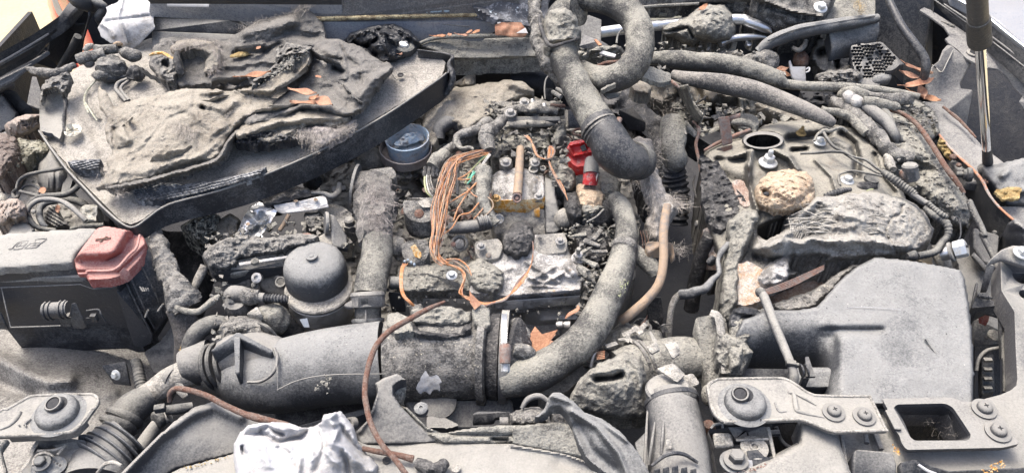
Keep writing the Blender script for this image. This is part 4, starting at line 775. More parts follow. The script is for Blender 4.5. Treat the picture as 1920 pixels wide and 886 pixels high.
# ================= strut tower cover on the right =================
t=thing('strut_tower_cover','dusty ribbed black plastic cover with an oval opening, partly burnt at its left side','cover',(1470,330,-.08))
def oval(cx,cy,rx,ry,n=20,rot=0):return [(cx+rx*cos(a)*cos(rot)-ry*sin(a)*sin(rot),cy+rx*cos(a)*sin(rot)+ry*sin(a)*cos(rot)) for a in np.linspace(0,2*pi,n,endpoint=False)]
poly=[(1318,292),(1326,276),(1352,264),(1392,258),(1432,236),(1460,228),(1530,224),(1555,232),(1600,240),(1640,268),(1662,296),(1668,330),(1690,348),(1700,378),(1680,400),(1620,400),(1560,380),(1500,402),(1440,420),(1400,440),(1380,470),(1345,478),(1330,440),(1316,400),(1312,350)]
g=G();g.relief(poly,[(1320,290,.015),(1400,250,.03),(1530,228,.035),(1640,268,.03),(1690,360,.02),(1600,330,.035),(1480,300,.035),(1400,330,.03),(1340,380,.01),(1320,440,-.02),(1400,440,.01),(1560,380,.03),(1440,265,.04)],
 [([(1640,290),(1650,330),(1676,360)],-.01,5),([(1530,300),(1560,330),(1570,360)],.008,5),([(1345,300),(1395,300)],-.012,6),([(1404,310),(1404,340),(1412,370),(1420,395)],.021,5),([(1410,282),(1404,312)],.019,6),([(1450,280),(1480,295),(1495,318)],.019,6),([(1480,262),(1540,256),(1550,252)],-.022,9),([(1486,282),(1510,280)],-.019,5),([(1578,252),(1600,270),(1608,300),(1606,330)],-.019,7),([(1400,350),(1340,330)],-.016,16),([(1362,300),(1400,282)],.010,7),([(1438,300),(1450,320),(1440,340)],-.010,20),([(1560,262),(1590,272)],.008,8)],
 noise=((.0015,30),(.0008,200)),step=2.4,skirt=.09,edge=(.02,10),holes=[oval(1431,264,32,12,20,-.05)]);put('cover',g,mat('brownish ashed cover',(.07,.068,.062),(.34,.315,.24),.52,15,1.6,1.2,rough=.6,grain=.25,ff=.8,bump=.7,stain=((.13,.1,.075),.36,14)),t)
g=G();V=[];n=36
for i in range(n):
    a=i/n*2*pi
    for rx,ry,z in ((40,18,.041),(37,15,.05),(32,12,.05),(31,12,.02),(31,13,-.01)):V.append(P(1431+rx*cos(a),264+ry*sin(a),z))
F=[(i*5+j,((i+1) % n)*5+j,((i+1) % n)*5+j+1,i*5+j+1) for i in range(n) for j in range(4)];g.add(V,F)
g.add([P(1431+36*cos(a),262+16*sin(a),-.012) for a in np.linspace(0,2*pi,16,endpoint=False)],[tuple(range(16))]);put('opening_rim',g,M['plastic'],t)
g=G();g.relief(raggedpoly([(1314,290),(1345,300),(1362,330),(1378,350),(1398,372),(1404,395),(1385,420),(1352,430),(1330,420),(1316,380)],3,6,3),[(1318,300,.026),(1400,390,.02),(1330,410,-.0),(1350,340,.024)],noise=((.006,70,True),(.002,200)),step=2.2,skirt=.01,ragged=2);put('burnt_patch',g,M['chardark'],t)
g=G();g.relief(raggedpoly([(1372,340),(1392,336),(1402,355),(1406,385),(1395,388),(1378,360)],2,5,3),[(1372,340,.031),(1405,385,.024)],noise=((.0015,90),),step=2.2,skirt=.004);put('scorched_patch',g,M['meltbrown'],t)
Pp('lower_flange','meltbrown',t,[(1318,430,-.02),(1335,422,-.01),(1362,415,-.005),(1380,440,-.01),(1360,480,-.03),(1330,480,-.05)],0,.03,bevel=0)
bolt(t,1440,305,.036,18,'zinc',(0,0,1),'flange');bolt(t,1536,267,.04,12,'zinc',(.1,0,1),'hex');bolt(t,1588,339,.034,13,'zinc',(.1,0,1),'hex');bolt(t,1502,250,.04,10,'amber',(0,0,1),'flange',label='yellow stained bolt')
one('rubber_plug',G().lathe((1633,338,.03),[(13,-4),(14,2),(13,5),(.1,6)],(.1,0,1),24),M['rubber'],'flat round rubber plug right of the bolt on the strut tower cover','plug')
t=thing('sensor_plug','dusty hexagonal cap with a ribbed collar beside the corrugated loom','cap',(1710,325,.02))
Lp('hex_body','metalash',t,(1708,328,.03),[(15,-10),(15,10),(13,12)],(-.3,.3,.8),6,bevel=.001)
Lp('cap','metalash',t,(1706,318,.045),[(14,0),(14.5,8),(12,11),(.1,12)],(-.2,.3,.9),24);g=G();g.blob((1696,325,.03),(9,12,9),(.3,80),16);put('rust_lump',g,M['rustlight'],t)
one('aluminium_pipe',G().tube([(1662,290,.03,6),(1668,305,.035,9),(1674,318,.035,7)],14,noise=(.4,90)),M['ashlight'],'pale crumbling pipe stub beside the hexagonal cap','pipe')
# loose harness on the cover
t=thing('wiring_loom','corrugated wiring loom running down the right of the strut tower cover','wiring loom',(1700,380,.03))
W5=tile(5,1);W4=tile(4,1)
Tp('corrugated_sleeve','rubber',t,W5([(220,400,.055,22),(280,440,.055,30),(360,500,.05,32),(450,560,.045,28),(470,575,.045,18)]),20,n=14,ring=(.0045,.1))
Tp('taped_joint','plastic',t,W5([(430,560,.045,22),(520,620,.04,24),(560,640,.04,20)]),14,n=6,noise=(.15,100))
Tp('corrugated_sleeve','rubber',t,W5([(555,625,.045,18),(600,670,.042,20),(650,710,.04,22),(700,740,.036,20)]),16,n=12,ring=(.004,.12))
Tp('corrugated_sleeve','rubber',t,W5([(540,665,.035,24),(600,720,.035,28),(660,760,.03,30),(700,790,.03,30),(712,840,.025,28),(700,888,.02,26),(660,930,.02,26)])+[(1752,472,.02,7),(1720,480,.02,7)],18,n=14,ring=(.0055,.07))
Tp('collar','rubber',t,[(1700,480,.025,6),(1712,479,.024,10),(1716,479,.024,10),(1718,479,.024,8)],16,n=3)
for pts in (W4([(880,262,.055,11),(1000,256,.06,12),(1120,248,.06,12),(1210,256,.058,11),(1270,285,.056,10)])+W5([(90,310,.056,10),(160,360,.055,10),(225,405,.054,9)]),W4([(1050,100,.06,14),(1080,150,.06,12),(1130,210,.058,12),(1190,245,.056,12),(1270,300,.054,11)])+W5([(60,340,.052,9),(150,390,.052,9),(215,420,.052,9)]),W5([(-65,398,.045,9),(0,392,.05,9),(80,405,.05,9),(160,420,.052,9),(215,432,.052,9)])):
    Tp('cable','rubber',t,pts,10,n=7,noise=(.12,100))
Tp('burnt_end','ash',t,W4([(985,170,.055,10),(1010,120,.06,12),(1060,90,.062,16),(1100,95,.062,14),(1180,70,.06,14),(1230,100,.055,12)]),10,n=8,noise=(.4,90))
Tp('cable','rubber',t,W4([(1175,500,.035,12),(1165,440,.04,10),(1190,410,.045,8),(1270,400,.045,8)])+W5([(30,420,.046,7)]),8,n=8)
Tp('thin_cable','plasticclean',t,W5([(745,765,.03,5),(775,735,.03,6),(800,790,.025,6),(800,880,.02,6),(760,950,.015,6)]),8,n=8)
Tp('corrugated_end','plasticclean',t,W4([(1060,580,.045,16),(1130,560,.048,24),(1200,540,.048,20),(1260,530,.045,14)]),14,n=16,ring=(.0045,.2))
g=G();g.blob(W5([(100,505,.03)])[0],(22,9,7),(.6,80),22,.1,3);put('melted_plug',g,M['chardark'],t)
Tp('yellow_scrap','wireyellow',t,W5([(100,540,.045,4),(130,530,.045,5),(150,528,.045,4)]),6)
# foam lump
t=thing('burnt_foam','cream coloured crusty lump of burnt foam with a dark hole on the right cover','foam',(1475,370,.03))
g=G();poly=raggedpoly([(1416,355),(1424,338),(1445,322),(1480,316),(1512,322),(1524,335),(1526,358),(1533,380),(1515,396),(1485,398),(1450,396),(1428,388),(1416,375)],1.5,6,2)
g.relief(poly,[(1416,355,.045),(1480,316,.05),(1526,345,.05),(1480,355,.075),(1450,345,.07),(1500,375,.068),(1425,385,.045),(1500,397,.045)],[([(1434,361),(1440,365)],-.025,4.5),([(1500,378),(1520,360)],-.006,5)],noise=((.008,36),(.005,90,True),(.0015,300,True)),step=1.8,skirt=.006,edge=(.014,8),warp=3,ragged=3);put('crust',g,M['foam'],t)
g=G();g.blob((1437,363,.068),(6,5,3),(.3,100),14);put('dark_hole',g,M['deep'],t)
# melted pale housing
t=thing('melted_expansion_tank','pale melted and folded plastic tank with a big dark hole, right of centre','tank',(1450,450,-.06))
poly=[(1375,420),(1390,400),(1412,388),(1440,392),(1470,400),(1500,390),(1530,370),(1560,368),(1600,362),(1640,360),(1680,368),(1715,382),(1735,400),(1752,430),(1745,452),(1720,470),(1690,478),(1650,480),(1600,486),(1560,490),(1520,500),(1480,520),(1440,540),(1420,560),(1385,590),(1372,600),(1355,560),(1358,500),(1362,460)]
rd=[([(1530,372),(1500,405),(1480,440),(1440,470)],.010,8),([(1545,375),(1560,395),(1620,410)],.006,7),([(1420,462),(1480,455),(1540,450),(1640,452),(1700,462)],.016,9),([(1430,450),(1520,430),(1600,425)],.005,5),([(1470,430),(1500,425),(1512,435)],-.014,5),([(1690,385),(1688,400),(1670,410),(1660,440),(1680,470)],-.005,3),([(1420,480),(1480,500),(1500,490)],-.02,9),([(1370,430),(1376,480),(1372,560)],.010,9),([(1440,480),(1470,470)],.012,7),([(1640,430),(1652,430)],.002,4),([(1600,380),(1640,400),(1655,430)],.003,12)]
g=G();g.relief(raggedpoly(poly,2,8,8),[(1375,420,.0),(1412,390,.03),(1530,372,.055),(1640,362,.045),(1735,405,.02),(1745,450,.01),(1640,480,.02),(1560,485,.015),(1480,515,-.01),(1385,590,-.03),(1358,500,-.03),(1400,480,-.01),(1600,420,.055),(1480,420,.035),(1700,425,.035),(1450,460,.03),(1440,540,-.02)],rd,noise=((.004,34),(.0035,110,True),(.0012,300)),step=2.2,skirt=.05,edge=(.015,8),warp=6,holes=[raggedpoly([(1424,398),(1475,400),(1478,415),(1462,440),(1436,450),(1420,440),(1416,415)],2,5,3),raggedpoly([(1482,482),(1530,478),(1552,482),(1540,498),(1500,512),(1485,505)],2,6,2)]);put('shell',g,M['meltpale'],t)
g=G();g.relief([(1412,388),(1485,392),(1485,440),(1430,465),(1408,440)],[(1415,400,-.04),(1480,400,-.04),(1450,440,-.06),(1420,445,-.05)],noise=((.006,50),(.001,200)),step=3,skirt=.02);put('inside_wall',g,M['meltbrown'],t)
g=G();g.relief([(1478,476),(1556,474),(1550,510),(1480,530)],[(1480,480,-.03),(1550,480,-.02),(1490,520,-.04)],noise=((.004,50),(.001,200)),step=3,skirt=.02);put('inner_lining',g,mat('speckled liner',(.22,.2,.16),(.45,.42,.34),.5,60,2,0,grain=.35,bump=1.2),t)
# curved strands of melted plastic
g=G();r_=random.Random(5)
for k in range(46):
    x,y=r_.uniform(1470,1620),r_.uniform(385,440);dx=r_.uniform(30,90);zz=.058+r_.uniform(0,.006)-(y-385)*.0002
    g.tube([(x,y,zz-.006,.6),(x+dx*.4,y+r_.uniform(-8,3)-4,zz,1.5),(x+dx,y+r_.uniform(-6,14),zz-.008,.5)],5,n=4,noise=(.3,200))
for k in range(10):
    x=1478+k*4;g.tube([(x,412+r_.uniform(-4,4),.05,1),(x+5,428,.048,2),(x-2,446+r_.uniform(-3,6),.04,1)],5,n=4)
put('melted_strands',g,M['ashlight'],t,kind='stuff')
t=thing('melted_bracket','ash crusted column of melted plastic at the left of the melted tank','melted plastic',(1370,520,-.1))
g=G();g.relief(raggedpoly([(1362,420),(1380,400),(1400,392),(1420,392),(1425,410),(1410,440),(1395,470),(1385,500),(1384,560),(1372,605),(1352,600),(1348,560),(1355,500),(1362,460)],2.5,7,6),[(1370,410,.03),(1410,400,.045),(1390,470,.02),(1380,560,-.0),(1352,590,-.03),(1360,480,.0)],noise=((.006,50,True),(.002,180)),step=2.2,skirt=.06,edge=(.02,9));put('crust',g,M['ash'],t)
g=G();g.relief(raggedpoly([(1380,498),(1400,488),(1425,500),(1450,520),(1445,545),(1430,560),(1400,572),(1382,570)],2,6,6),[(1385,500,.005),(1440,530,-.0),(1395,565,-.012)],noise=((.003,60),(.001,200)),step=2.2,skirt=.03);put('brown_side',g,mat('heat tanned plastic',(.34,.22,.13),(.56,.5,.42),.52,40,1.6,0,grain=.25,bump=1.),t)
g=G();g.relief(raggedpoly([(1436,498),(1470,478),(1482,486),(1478,520),(1455,535),(1430,536),(1420,520)],2,5,7),[(1440,500,.02),(1480,490,.02),(1440,535,.008),(1460,510,.026)],[([(1432,500),(1450,490)],-.012,3),([(1460,520),(1464,522)],-.008,4)],noise=((.004,70,True),(.001,250)),step=1.8,skirt=.02,edge=(.01,5));put('white_melt',g,M['whitemetal'],t)
# brown recess behind air box
g=G();g.relief([(1440,535),(1480,515),(1540,500),(1560,505),(1540,540),(1470,590),(1440,590)],[(1445,540,-.05),(1550,505,-.04),(1460,585,-.06)],noise=((.004,50),(.001,200)),step=3,skirt=.04);put('recess',g,mat('rusty brown recess',(.2,.13,.09),(.38,.32,.26),.5,30,1.6,0,rough=.5,grain=.25,bump=1.),t)
g=G();g.relief(raggedpoly([(1448,570),(1480,558),(1520,545),(1550,528),(1570,512),(1600,495),(1612,498),(1580,520),(1560,545),(1540,560),(1530,575),(1500,580),(1460,582)],1.5,6,3),[(1450,575,.0),(1600,497,.022),(1530,570,.004),(1520,548,.006)],noise=((.003,80,True),(.001,250)),step=2.2,skirt=.04,edge=(.01,5));put('charred_edge',g,M['char'],t)
g=G();[g.tube([(1420,556-k*2,.012+k*.001,.8),(1480,538-k*3,.02,1.2),(1545,505-k*2,.022,.8)],5,n=5,noise=(.2,100)) for k in range(5)];put('melted_strands',g,M['rustlight'],t,kind='stuff')
# ================= air box =================
t=thing('air_filter_box','large black air filter box covered in pale ash, torn open at its upper left','air filter box',(1600,620,-.12))
poly=[(1365,690),(1372,640),(1392,600),(1440,580),(1490,582),(1530,576),(1545,560),(1562,540),(1580,520),(1605,500),(1640,482),(1700,488),(1760,498),(1800,506),(1808,520),(1815,560),(1822,620),(1826,700),(1824,760),(1560,760),(1370,712)]
def abz(x,y,z):
    def s(v):return 1/(1+np.exp(-np.clip(v,-30,30)))
    main=.045-.00010*(y-500)-.00002*(x-1600)*s((x-1700)/10)
    cyl=.030-.085*np.clip((y-596)/100,0,1)**1.7-.02*np.clip((600-y)/30,0,1)**2*s((1540-x)/8)
    m=s((x-1568-(y-620)*.04)/4)*s((y-622)/4)+s((x-1660)/5)+s((588-y)/5)
    m=np.clip(m,0,1)
    band=.036-.009*np.clip((y-604)/12,0,1.5)**2
    low=np.where(x > 1560,band,cyl);k=s((x-1545)/8);low=cyl*(1-k)+np.maximum(band,cyl)*k
    z0=main*m+low*(1-m)
    return z0+.0025*fbm(np.c_[x,y,0*x],1/60.,2,3)
g=G();g.relief(poly,[(1400,600,0)],[],noise=((0,1),),step=2.6,skirt=.12,edge=(.012,6),fn=abz);put('housing',g,M['plasticash'],t,smooth=60)
g=G();g.relief(raggedpoly([(1372,600),(1392,588),(1440,578),(1440,600),(1420,612),(1400,640),(1384,690),(1368,700),(1362,650)],2,6,5),[(1375,605,.01),(1435,585,.014),(1400,640,.016),(1370,690,.0)],noise=((.005,60,True),(.002,200)),step=2.2,skirt=.03,edge=(.01,6),ragged=2);put('crusted_edge',g,M['ash'],t)
g=G();g.tube([(1558,580,.033,.6),(1620,575,.04,.6),(1690,580,.04,.5)],4);g.prism([(1518,600,.022),(1540,597,.023),(1546,600,.022),(1522,603,.021)],0,.001);put('paint_fleck',g,M['white'],t,kind='stuff')
g=G();g.relief([(1480,690),(1560,688),(1575,705),(1560,730),(1500,730),(1475,712)],[(1480,700,.0),(1570,700,.005),(1520,725,-.005)],noise=((.001,60),),step=3,skirt=.06,edge=(.008,8));put('lower_step',g,M['plasticash'],t)
Pp('seam_shadow_panel','plasticclean',t,[(1395,690,-.022),(1490,691,-.022),(1490,712,-.03),(1395,712,-.03)],0,.02,bevel=0)
Tp('scratch','plastic',t,[(1735,635,.032,2.5),(1755,665,.022,3),(1775,700,.008,3)],6,noise=(.4,100))
# flap lug
t=thing('box_flange','crusted charred flange and strap joining the air box to the burnt duct','flange',(1340,640,-.06))
Pp('plate','ash',t,[(1303,595,.01),(1330,590,.012),(1362,595,.012),(1366,620,.0),(1372,700,-.03),(1376,722,-.04),(1326,724,-.04),(1314,660,-.02)],0,.03,noise=(.003,50),bevel=.003)
Tp('strap','ashlight',t,[(1332,586,.02,9),(1346,592,.02,9),(1352,620,.012,9),(1356,660,.0,8),(1360,700,-.012,8)],10,n=8,flat=.4,noise=(.1,80))
g=G();g.relief(raggedpoly([(1344,620),(1372,628),(1398,640),(1412,660),(1396,700),(1380,712),(1350,700),(1340,660)],3,6,5),[(1345,625,.01),(1405,655,.012),(1380,708,-.02),(1350,690,-.01)],noise=((.006,60,True),(.002,200)),step=2.2,skirt=.03,edge=(.01,6));put('crust',g,M['ash'],t)
g=G();g.relief(raggedpoly([(1366,598),(1374,580),(1392,574),(1420,578),(1434,594),(1420,604),(1405,612),(1398,625),(1375,628),(1366,615)],1.5,5,2),[(1370,590,.015),(1400,578,.024),(1430,596,.018),(1385,622,.01)],[([(1396,599),(1405,601)],-.02,4.5),([(1380,585),(1410,588),(1425,598)],.004,3)],noise=((.003,90,True),),step=1.8,skirt=.03,edge=(.01,6));put('lug',g,M['melt'],t)
# coolant line crossing front
t=thing('vacuum_hose','thin ash coated hose crossing the air box down to the right mount plate','hose',(1460,640,.03))
Tp('hose','metalash',t,[(1424,548,.035,4),(1431,553,.037,8),(1440,575,.037,8.5),(1455,615,.034,8.5),(1470,650,.03,8.5),(1482,680,.026,8),(1488,700,.02,9),(1488,716,.012,9)],16,n=10,noise=(.08,90))
g=G();g.box((1483,681,.03),(18,10,12),(1,-.2,0));g.box((1494,684,.03),(8,6,10),(1,-.2,0));put('clip',g,M['rubber'],t,bevel=.001)
Lp('end_fitting','rubber',t,(1427,550,.036),[(9,-3),(10,3),(8,8),(5,11)],(-.4,.9,.4),16,noise=(.001,200))
t=thing('hose_clip','black clip with two thin discs beside the thin hose on the air box','clip',(1508,700,.02))
for dx in (0,9):Lp('disc','plasticclean',t,(1503+dx,694,.022),[(1,-1.5),(13,-1.5),(13,1.5),(1,1.5)],(1,.1,.15),24)
Pp('fin','plastic',t,[(1510,668,.035),(1516,668,.035),(1529,705,.02),(1512,705,.02)],0,.003,bevel=0);g=G();g.box((1507,715,.005),(11,8,30),(1,0,0));put('stem',g,M['plasticclean'],t)
# washer reservoir & items right of the air box
R2_=tile(5,2)
g=G();g.prism(R2_([(425,150,.0),(560,120,.0),(590,110,.0),(600,215,-.02),(580,218,-.02),(430,195,-.02)]),0,.04);one('coolant_reservoir',g,M['cream'],'slice of cream plastic reservoir behind the air box and the corrugated loom','reservoir',bevel=.002)
t=thing('sensor_bolt','pale metal hex sensor on a ribbed collar at the upper right of the air box','sensor',(1790,480,.0))
ax=(.75,-.25,.6)
Lp('collar','aluclean',t,R2_([(690,120,.01)])[0],[(14,-8),(14,6),(12,8)],ax,24);Lp('washer','metalash',t,R2_([(740,110,.02)])[0],[(19,-4),(19,0),(16,2)],ax,28)
Lp('hex_head','zinc',t,R2_([(775,95,.025)])[0],[(17,-4),(17.5,14),(15,17),(.1,17)],ax,6,bevel=.0006);g=G();p=R2_([(843,70,.036)])[0];g.lathe(p,[(2.6,0),(2.6,4),(.1,4)],ax,10);put('centre_pin',g,M['deep'],t)
Tp('stem','ashlight',t,R2_([(640,60,.0,50),(650,130,-.01,55),(680,200,-.02,50),(700,235,-.03,40)]),18,n=6)
# radiator support right side, plate with slots
g=G();g.relief([(1790,470),(1870,440),(1890,520),(1880,620),(1830,640),(1810,540)],[(1800,500,-.06),(1880,480,-.08),(1830,620,-.1)],noise=((.004,30),(.001,200)),step=4,skirt=.05);one('wheel_arch',g,M['metalash'],'ashy inner wheel arch sheet in the gap right of the air box','panel')
g=G();g.prism([(1825,425,-.01),(1875,440,-.02),(1870,500,-.05),(1845,490,-.04),(1826,460,-.03)],0,.02,holes=());one('washer_neck',g,M['plastic'],'dusty black filler neck block at the right edge of the bay','filler neck',bevel=.003)
g=G();g.tube(R2_([(895,130,-.02,24),(960,200,-.03,26),(1060,330,-.05,24),(1075,370,-.06,18)]),12,flat=.5);one('deflector',g,M['plastic'],'slanted dark deflector blade between the hex sensor and the slotted plate','deflector')
t=thing('cross_brace','thin dusty steel rod brace running down beside the slotted plate','brace',(1880,560,0))
Tp('rod','rubber',t,tile(5,1)([(870,620,.02,22),(900,700,.02,26),(960,820,.015,24),(985,880,.015,18)])+R2_([(960,-20,.012,18),(1000,60,.008,20),(1050,160,.002,20),(1095,300,-.008,22),(1110,500,-.02,18),(1120,880,-.04,15)])+R3([(1130,60,-.04,15),(1130,280,-.05,15)]),12,n=8)
Tp('cable','rubber',t,R3([(1160,40,-.05,16),(1170,120,-.05,17),(1200,200,-.055,17),(1220,240,-.06,14)]),10)
t=thing('bonnet_catch','dark folded catch bracket with a small spring beside the slotted plate','catch',(1840,560,-.02))
Pp('bracket','paintblack',t,R2_([(920,340,.0),(935,345,.0),(925,430,.0),(1080,490,-.005),(1110,510,-.005),(1110,590,-.02),(1080,590,-.02),(1050,580,-.02),(990,565,-.02),(920,560,-.02),(895,635,-.04),(870,630,-.04),(880,530,-.015)]),0,.005,bevel=.001)
Pp('leg','paintblack',t,R2_([(1085,500,-.004),(1112,510,-.004),(1120,900,-.05),(1100,900,-.05)]),0,.004,bevel=0)
Tp('spring','plasticclean',t,R2_([(925,430,.004,14),(960,440,.004,18),(1000,448,.004,16),(1040,458,.002,6)]),12,n=14,ring=(.003,.2))
Pp('arm','plastic',t,R2_([(1000,210,.02),(1040,205,.02),(1060,215,.02),(1000,400,-.01),(955,400,-.01)]),0,.004,bevel=0)
t=thing('fan_relay','dusty grey plate with a pale round plug in the gap right of the air box','plate',(1850,640,-.1))
Pp('plate','midgrey',t,R2_([(900,600,-.07),(980,640,-.07),(1100,700,-.08),(1100,810,-.1),(900,810,-.1)]),0,.01,bevel=0);Lp('plug','ashlight',t,R2_([(1060,740,-.07)])[0],[(14,0),(14,3),(9,6),(.1,7)],(0,0,1),22);Lp('hole','deep',t,R2_([(995,752,-.072)])[0],[(4,0),(4,1),(.1,1)],(0,0,1),12)
Pp('red_connector','red',t,R2_([(955,570,-.05),(1020,585,-.05),(1010,630,-.06),(960,610,-.06)]),0,.01,bevel=0)
t=thing('wheel_sensor_block','black connector block deep in the gap right of the air box','connector',(1850,700,-.15))
Pp('back_panel','deep',t,R3([(910,-70,-.08),(1100,-80,-.08),(1100,300,-.14),(905,340,-.14)]),0,.02,bevel=0)
Pp('block','plasticclean',t,R3([(960,0,-.06),(1050,-10,-.06),(1060,280,-.1),(965,300,-.1)]),0,.015,bevel=.002)
for k in range(4):g=G();g.box(R3([(1005,40+70*k,-.055-.012*k)])[0],(16,8,6),(1,0,0));put('latch',g,M['plastic'],t,bevel=.001)
Tp('rim','plastic',t,R3([(920,120,-.07,14),(940,30,-.06,14),(1000,-30,-.055,14),(1090,-50,-.055,14)]),10,n=8)
# ================= right front crossmember =================
t=thing('radiator_support','dusty grey front crossmember curving up to a slotted arm at the right edge','crossmember',(1700,820,-.02))
hA=oval(1918,517,20,13,18,.4);hB=oval(1924,552,14,9,16,.4)
poly=R2_([(1105,165,.02),(1115,150,.022),(1260,180,.022)])+[(2010,480,.02),(2010,960,-.01),(1340,960,-.01),(1340,890,-.01),(1400,872,-.008),(1450,852,-.004),(1496,828,.0),(1501,805,.0),(1495,790,.0),(1560,780,.0),(1600,740,.004),(1640,744,.004),(1700,746,.004),(1780,750,.004),(1812,752,.005)]+R3([(850,350,.005),(950,340,.005),(1100,300,.006),(1180,265,.008),(1220,230,.01),(1225,180,.01)])+R2_([(1215,880,.012),(1205,560,.016),(1110,400,.02)])
Pp('beam','metalash',t,poly,0,.035,holes=[hA,hB,[(1675,768),(1770,768),(1812,828),(1706,830)]],noise=(.003,12),bevel=.004)
Pp('top_tab','metalash',t,R2_([(990,215,.035),(1040,150,.04),(1110,90,.042),(1190,60,.04),(1330,65,.04),(1330,110,.035),(1310,225,.03),(1110,165,.034),(1060,180,.034)]),0,.006,bevel=.002)
bolt(t,1914,475,.042,15,'zinc',(.1,-.1,1),'hex')
g=G();g.relief([(1345,800),(1500,790),(1560,790),(1600,900),(1340,900)],[(1345,880,.004),(1500,850,.02),(1600,800,.018),(1600,890,.015),(1500,890,.014)],noise=((.002,20),),step=4,skirt=.01,edge=(.008,10),holes=[[(1300,760),(1502,785),(1500,830),(1440,862),(1340,895),(1300,900)]]);put('left_foot',g,M['metalash'],t)
Pp('lower_pad','plastic',t,[(1600,844,.02),(1612,840,.022),(1675,846,.022),(1682,870,.015),(1680,900,.0),(1596,900,.0)],0,.03,bevel=.004)
Pp('lower_recess','plasticclean',t,[(1684,866,.012),(1720,858,.014),(1750,872,.012),(1780,880,.01),(1990,870,.01),(1990,910,-.01),(1690,910,-.01)],0,.01,bevel=.003)
Tp('lower_edge','white',t,[(1722,870,.018,2.5),(1740,882,.016,3),(1756,888,.015,3)],8)
for pts in ([(1560,776,.01,3),(1572,800,.008,4),(1580,830,.008,4),(1590,900,.0,4)],[(1632,785,.01,5),(1640,810,.008,6),(1652,842,.008,5)],[(1620,790,.01,4),(1625,830,.008,5)]):Tp('pressed_rib','metalash',t,pts,8)
one('rust_flakes',crumbs(G(),[(1440,866),(1500,845),(1505,850),(1400,886),(1380,886)],.012,90,(.8,2.5),3),M['rustlight'],'line of orange rust flakes along the lower edge of the front crossmember','rust',kind='stuff')
g=G();crumbs(g,[(1840,880),(1880,860),(1885,875),(1850,892)],.016,60,(1,3),5);crumbs(g,[(1672,830),(1685,838),(1688,855),(1676,850)],.022,30,(1,3),6);one('rust_flakes',g,M['orangepaint'],'orange rust flakes scattered at the bottom right of the crossmember','rust',kind='stuff')
# latch plate with opening
t=thing('latch_plate','black plastic plate with a square opening and two cross-head screws, bottom right','plate',(1780,790,.02))
U=R3
out=roundpoly([q for q in U([(215,330),(720,318),(780,335),(830,352),(870,352),(1030,332),(1245,665),(1120,695),(400,712),(360,660),(345,600),(300,555),(235,415),(260,412)])],5,3)
hole=roundpoly(U([(300,395),(330,372),(690,365),(745,395),(882,600),(865,640),(460,642),(430,620)]),6,4)
Pp('plate','plastic',t,out,.022,.006,holes=[hole],bevel=.002)
g=G();n=len(hole);L2=roundpoly(U([(358,452),(390,456),(640,455),(690,480),(775,640),(770,646),(460,646),(430,622)]),4,4)
V=[P(x,y,.022) for x,y in hole]+[P(x,y,-.012) for x,y in L2];g.add(V,[(i,(i+1) % n,n+(i+1) % n,n+i) for i in range(n)]);put('opening_wall',g,M['plastic'],t,smooth=60)
Pp('side_tab','plastic',t,U([(240,415,.027),(300,440,.027),(365,560,.027),(310,556,.026)]),0,.004,bevel=.001)
bolt(t,U([(976,0)])[0][0],U([(0,408)])[0][1],.023,22.5,'plastic',(0,0,1),'cross',name='screw');bolt(t,U([(1080,0)])[0][0],U([(0,578)])[0][1],.023,23.5,'plastic',(0,0,1),'cross',name='screw')
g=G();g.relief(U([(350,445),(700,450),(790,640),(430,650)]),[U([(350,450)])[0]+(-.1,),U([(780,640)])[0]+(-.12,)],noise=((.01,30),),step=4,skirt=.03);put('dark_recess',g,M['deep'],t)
one('cobweb',G().hairs([(1715,800,-.0),(1760,795,-.0),(1785,810,-.0),(1740,820,-.02)],26,30,.25,12,.02,seed=9),M['fibre'],'few cobweb threads and splinters inside the square opening','cobweb',kind='stuff')
# right hinge bump mount
t=thing('bump_stop_bracket','pale dusty steel bracket with a round rubber bump stop and stamped L, bottom right','bracket',(1400,740,.02))
V4=tile(4,3)
out=V4([(175,235),(195,200),(270,172),(700,165),(760,168),(810,190),(850,215),(920,265),(985,295),(1130,300),(1280,302)])+R3([(120,300),(125,325),(260,575)])+V4([(1150,585),(1110,580),(930,505),(870,490),(330,512),(290,500),(230,445),(205,390)])
g=G();z0=.038;g.prism([(x,y,z0-.0*(x)) for x,y in roundpoly(out,5,3)],0,.004);put('plate',g,M['metalash'],t,bevel=.0015)
g=G();n=len(out);oo=roundpoly(out,5,3);q=[(x,y,z0+.0035,3.2) for x,y in oo[:-26]]
def rim(poly,z,r,g):
    pts=[(x,y,z,r) for x,y in poly]+[(poly[0][0],poly[0][1],z,r)];return g.tube(pts,8,n=3)
cx=sum(p[0] for p in oo)/len(oo);cy=sum(p[1] for p in oo)/len(oo)
ins=[(x+(1 if x < 1340 else -1 if x > 1660 else 0)*3,y+(3 if y < 745 else -2.)) for x,y in oo]
rim(ins,z0,2.8,g);put('raised_edge',g,M['ashlight'],t)
def bump(t,x,y,z,r):
    g=G();g.lathe((x,y,z),[(r*1.3,0),(r*1.18,2),(r*1.02,4),(r*1.0,12),(r*.93,17),(r*.78,21),(r*.5,21.5)],(0,0,1),40);b=put('rubber_body',g,M['rubber'] if 0 else M['plasticash'],t)
    g=G();q=(x-r*.22,y-r*.2-11,z+.0155);g.lathe(q,[(r*.42,-4),(r*.44,4),(r*.4,6.5),(r*.33,6),(r*.3,-6)],(-.12,-.12,1),32);put('inner_bush',g,M['plastic'],b)
    Lp('bush_hole','deep',b,q,[(r*.29,-7),(r*.29,4.6),(.1,4.7)],(-.12,-.12,1),24)
    Lp('bush_gap','deep',b,(q[0]+r*.2,q[1]+.5,q[2]-.0035),[(r*.44,0),(r*.44,2.5),(.1,2.6)],(0,0,1),26)
bump(t,1396,758,z0,38)
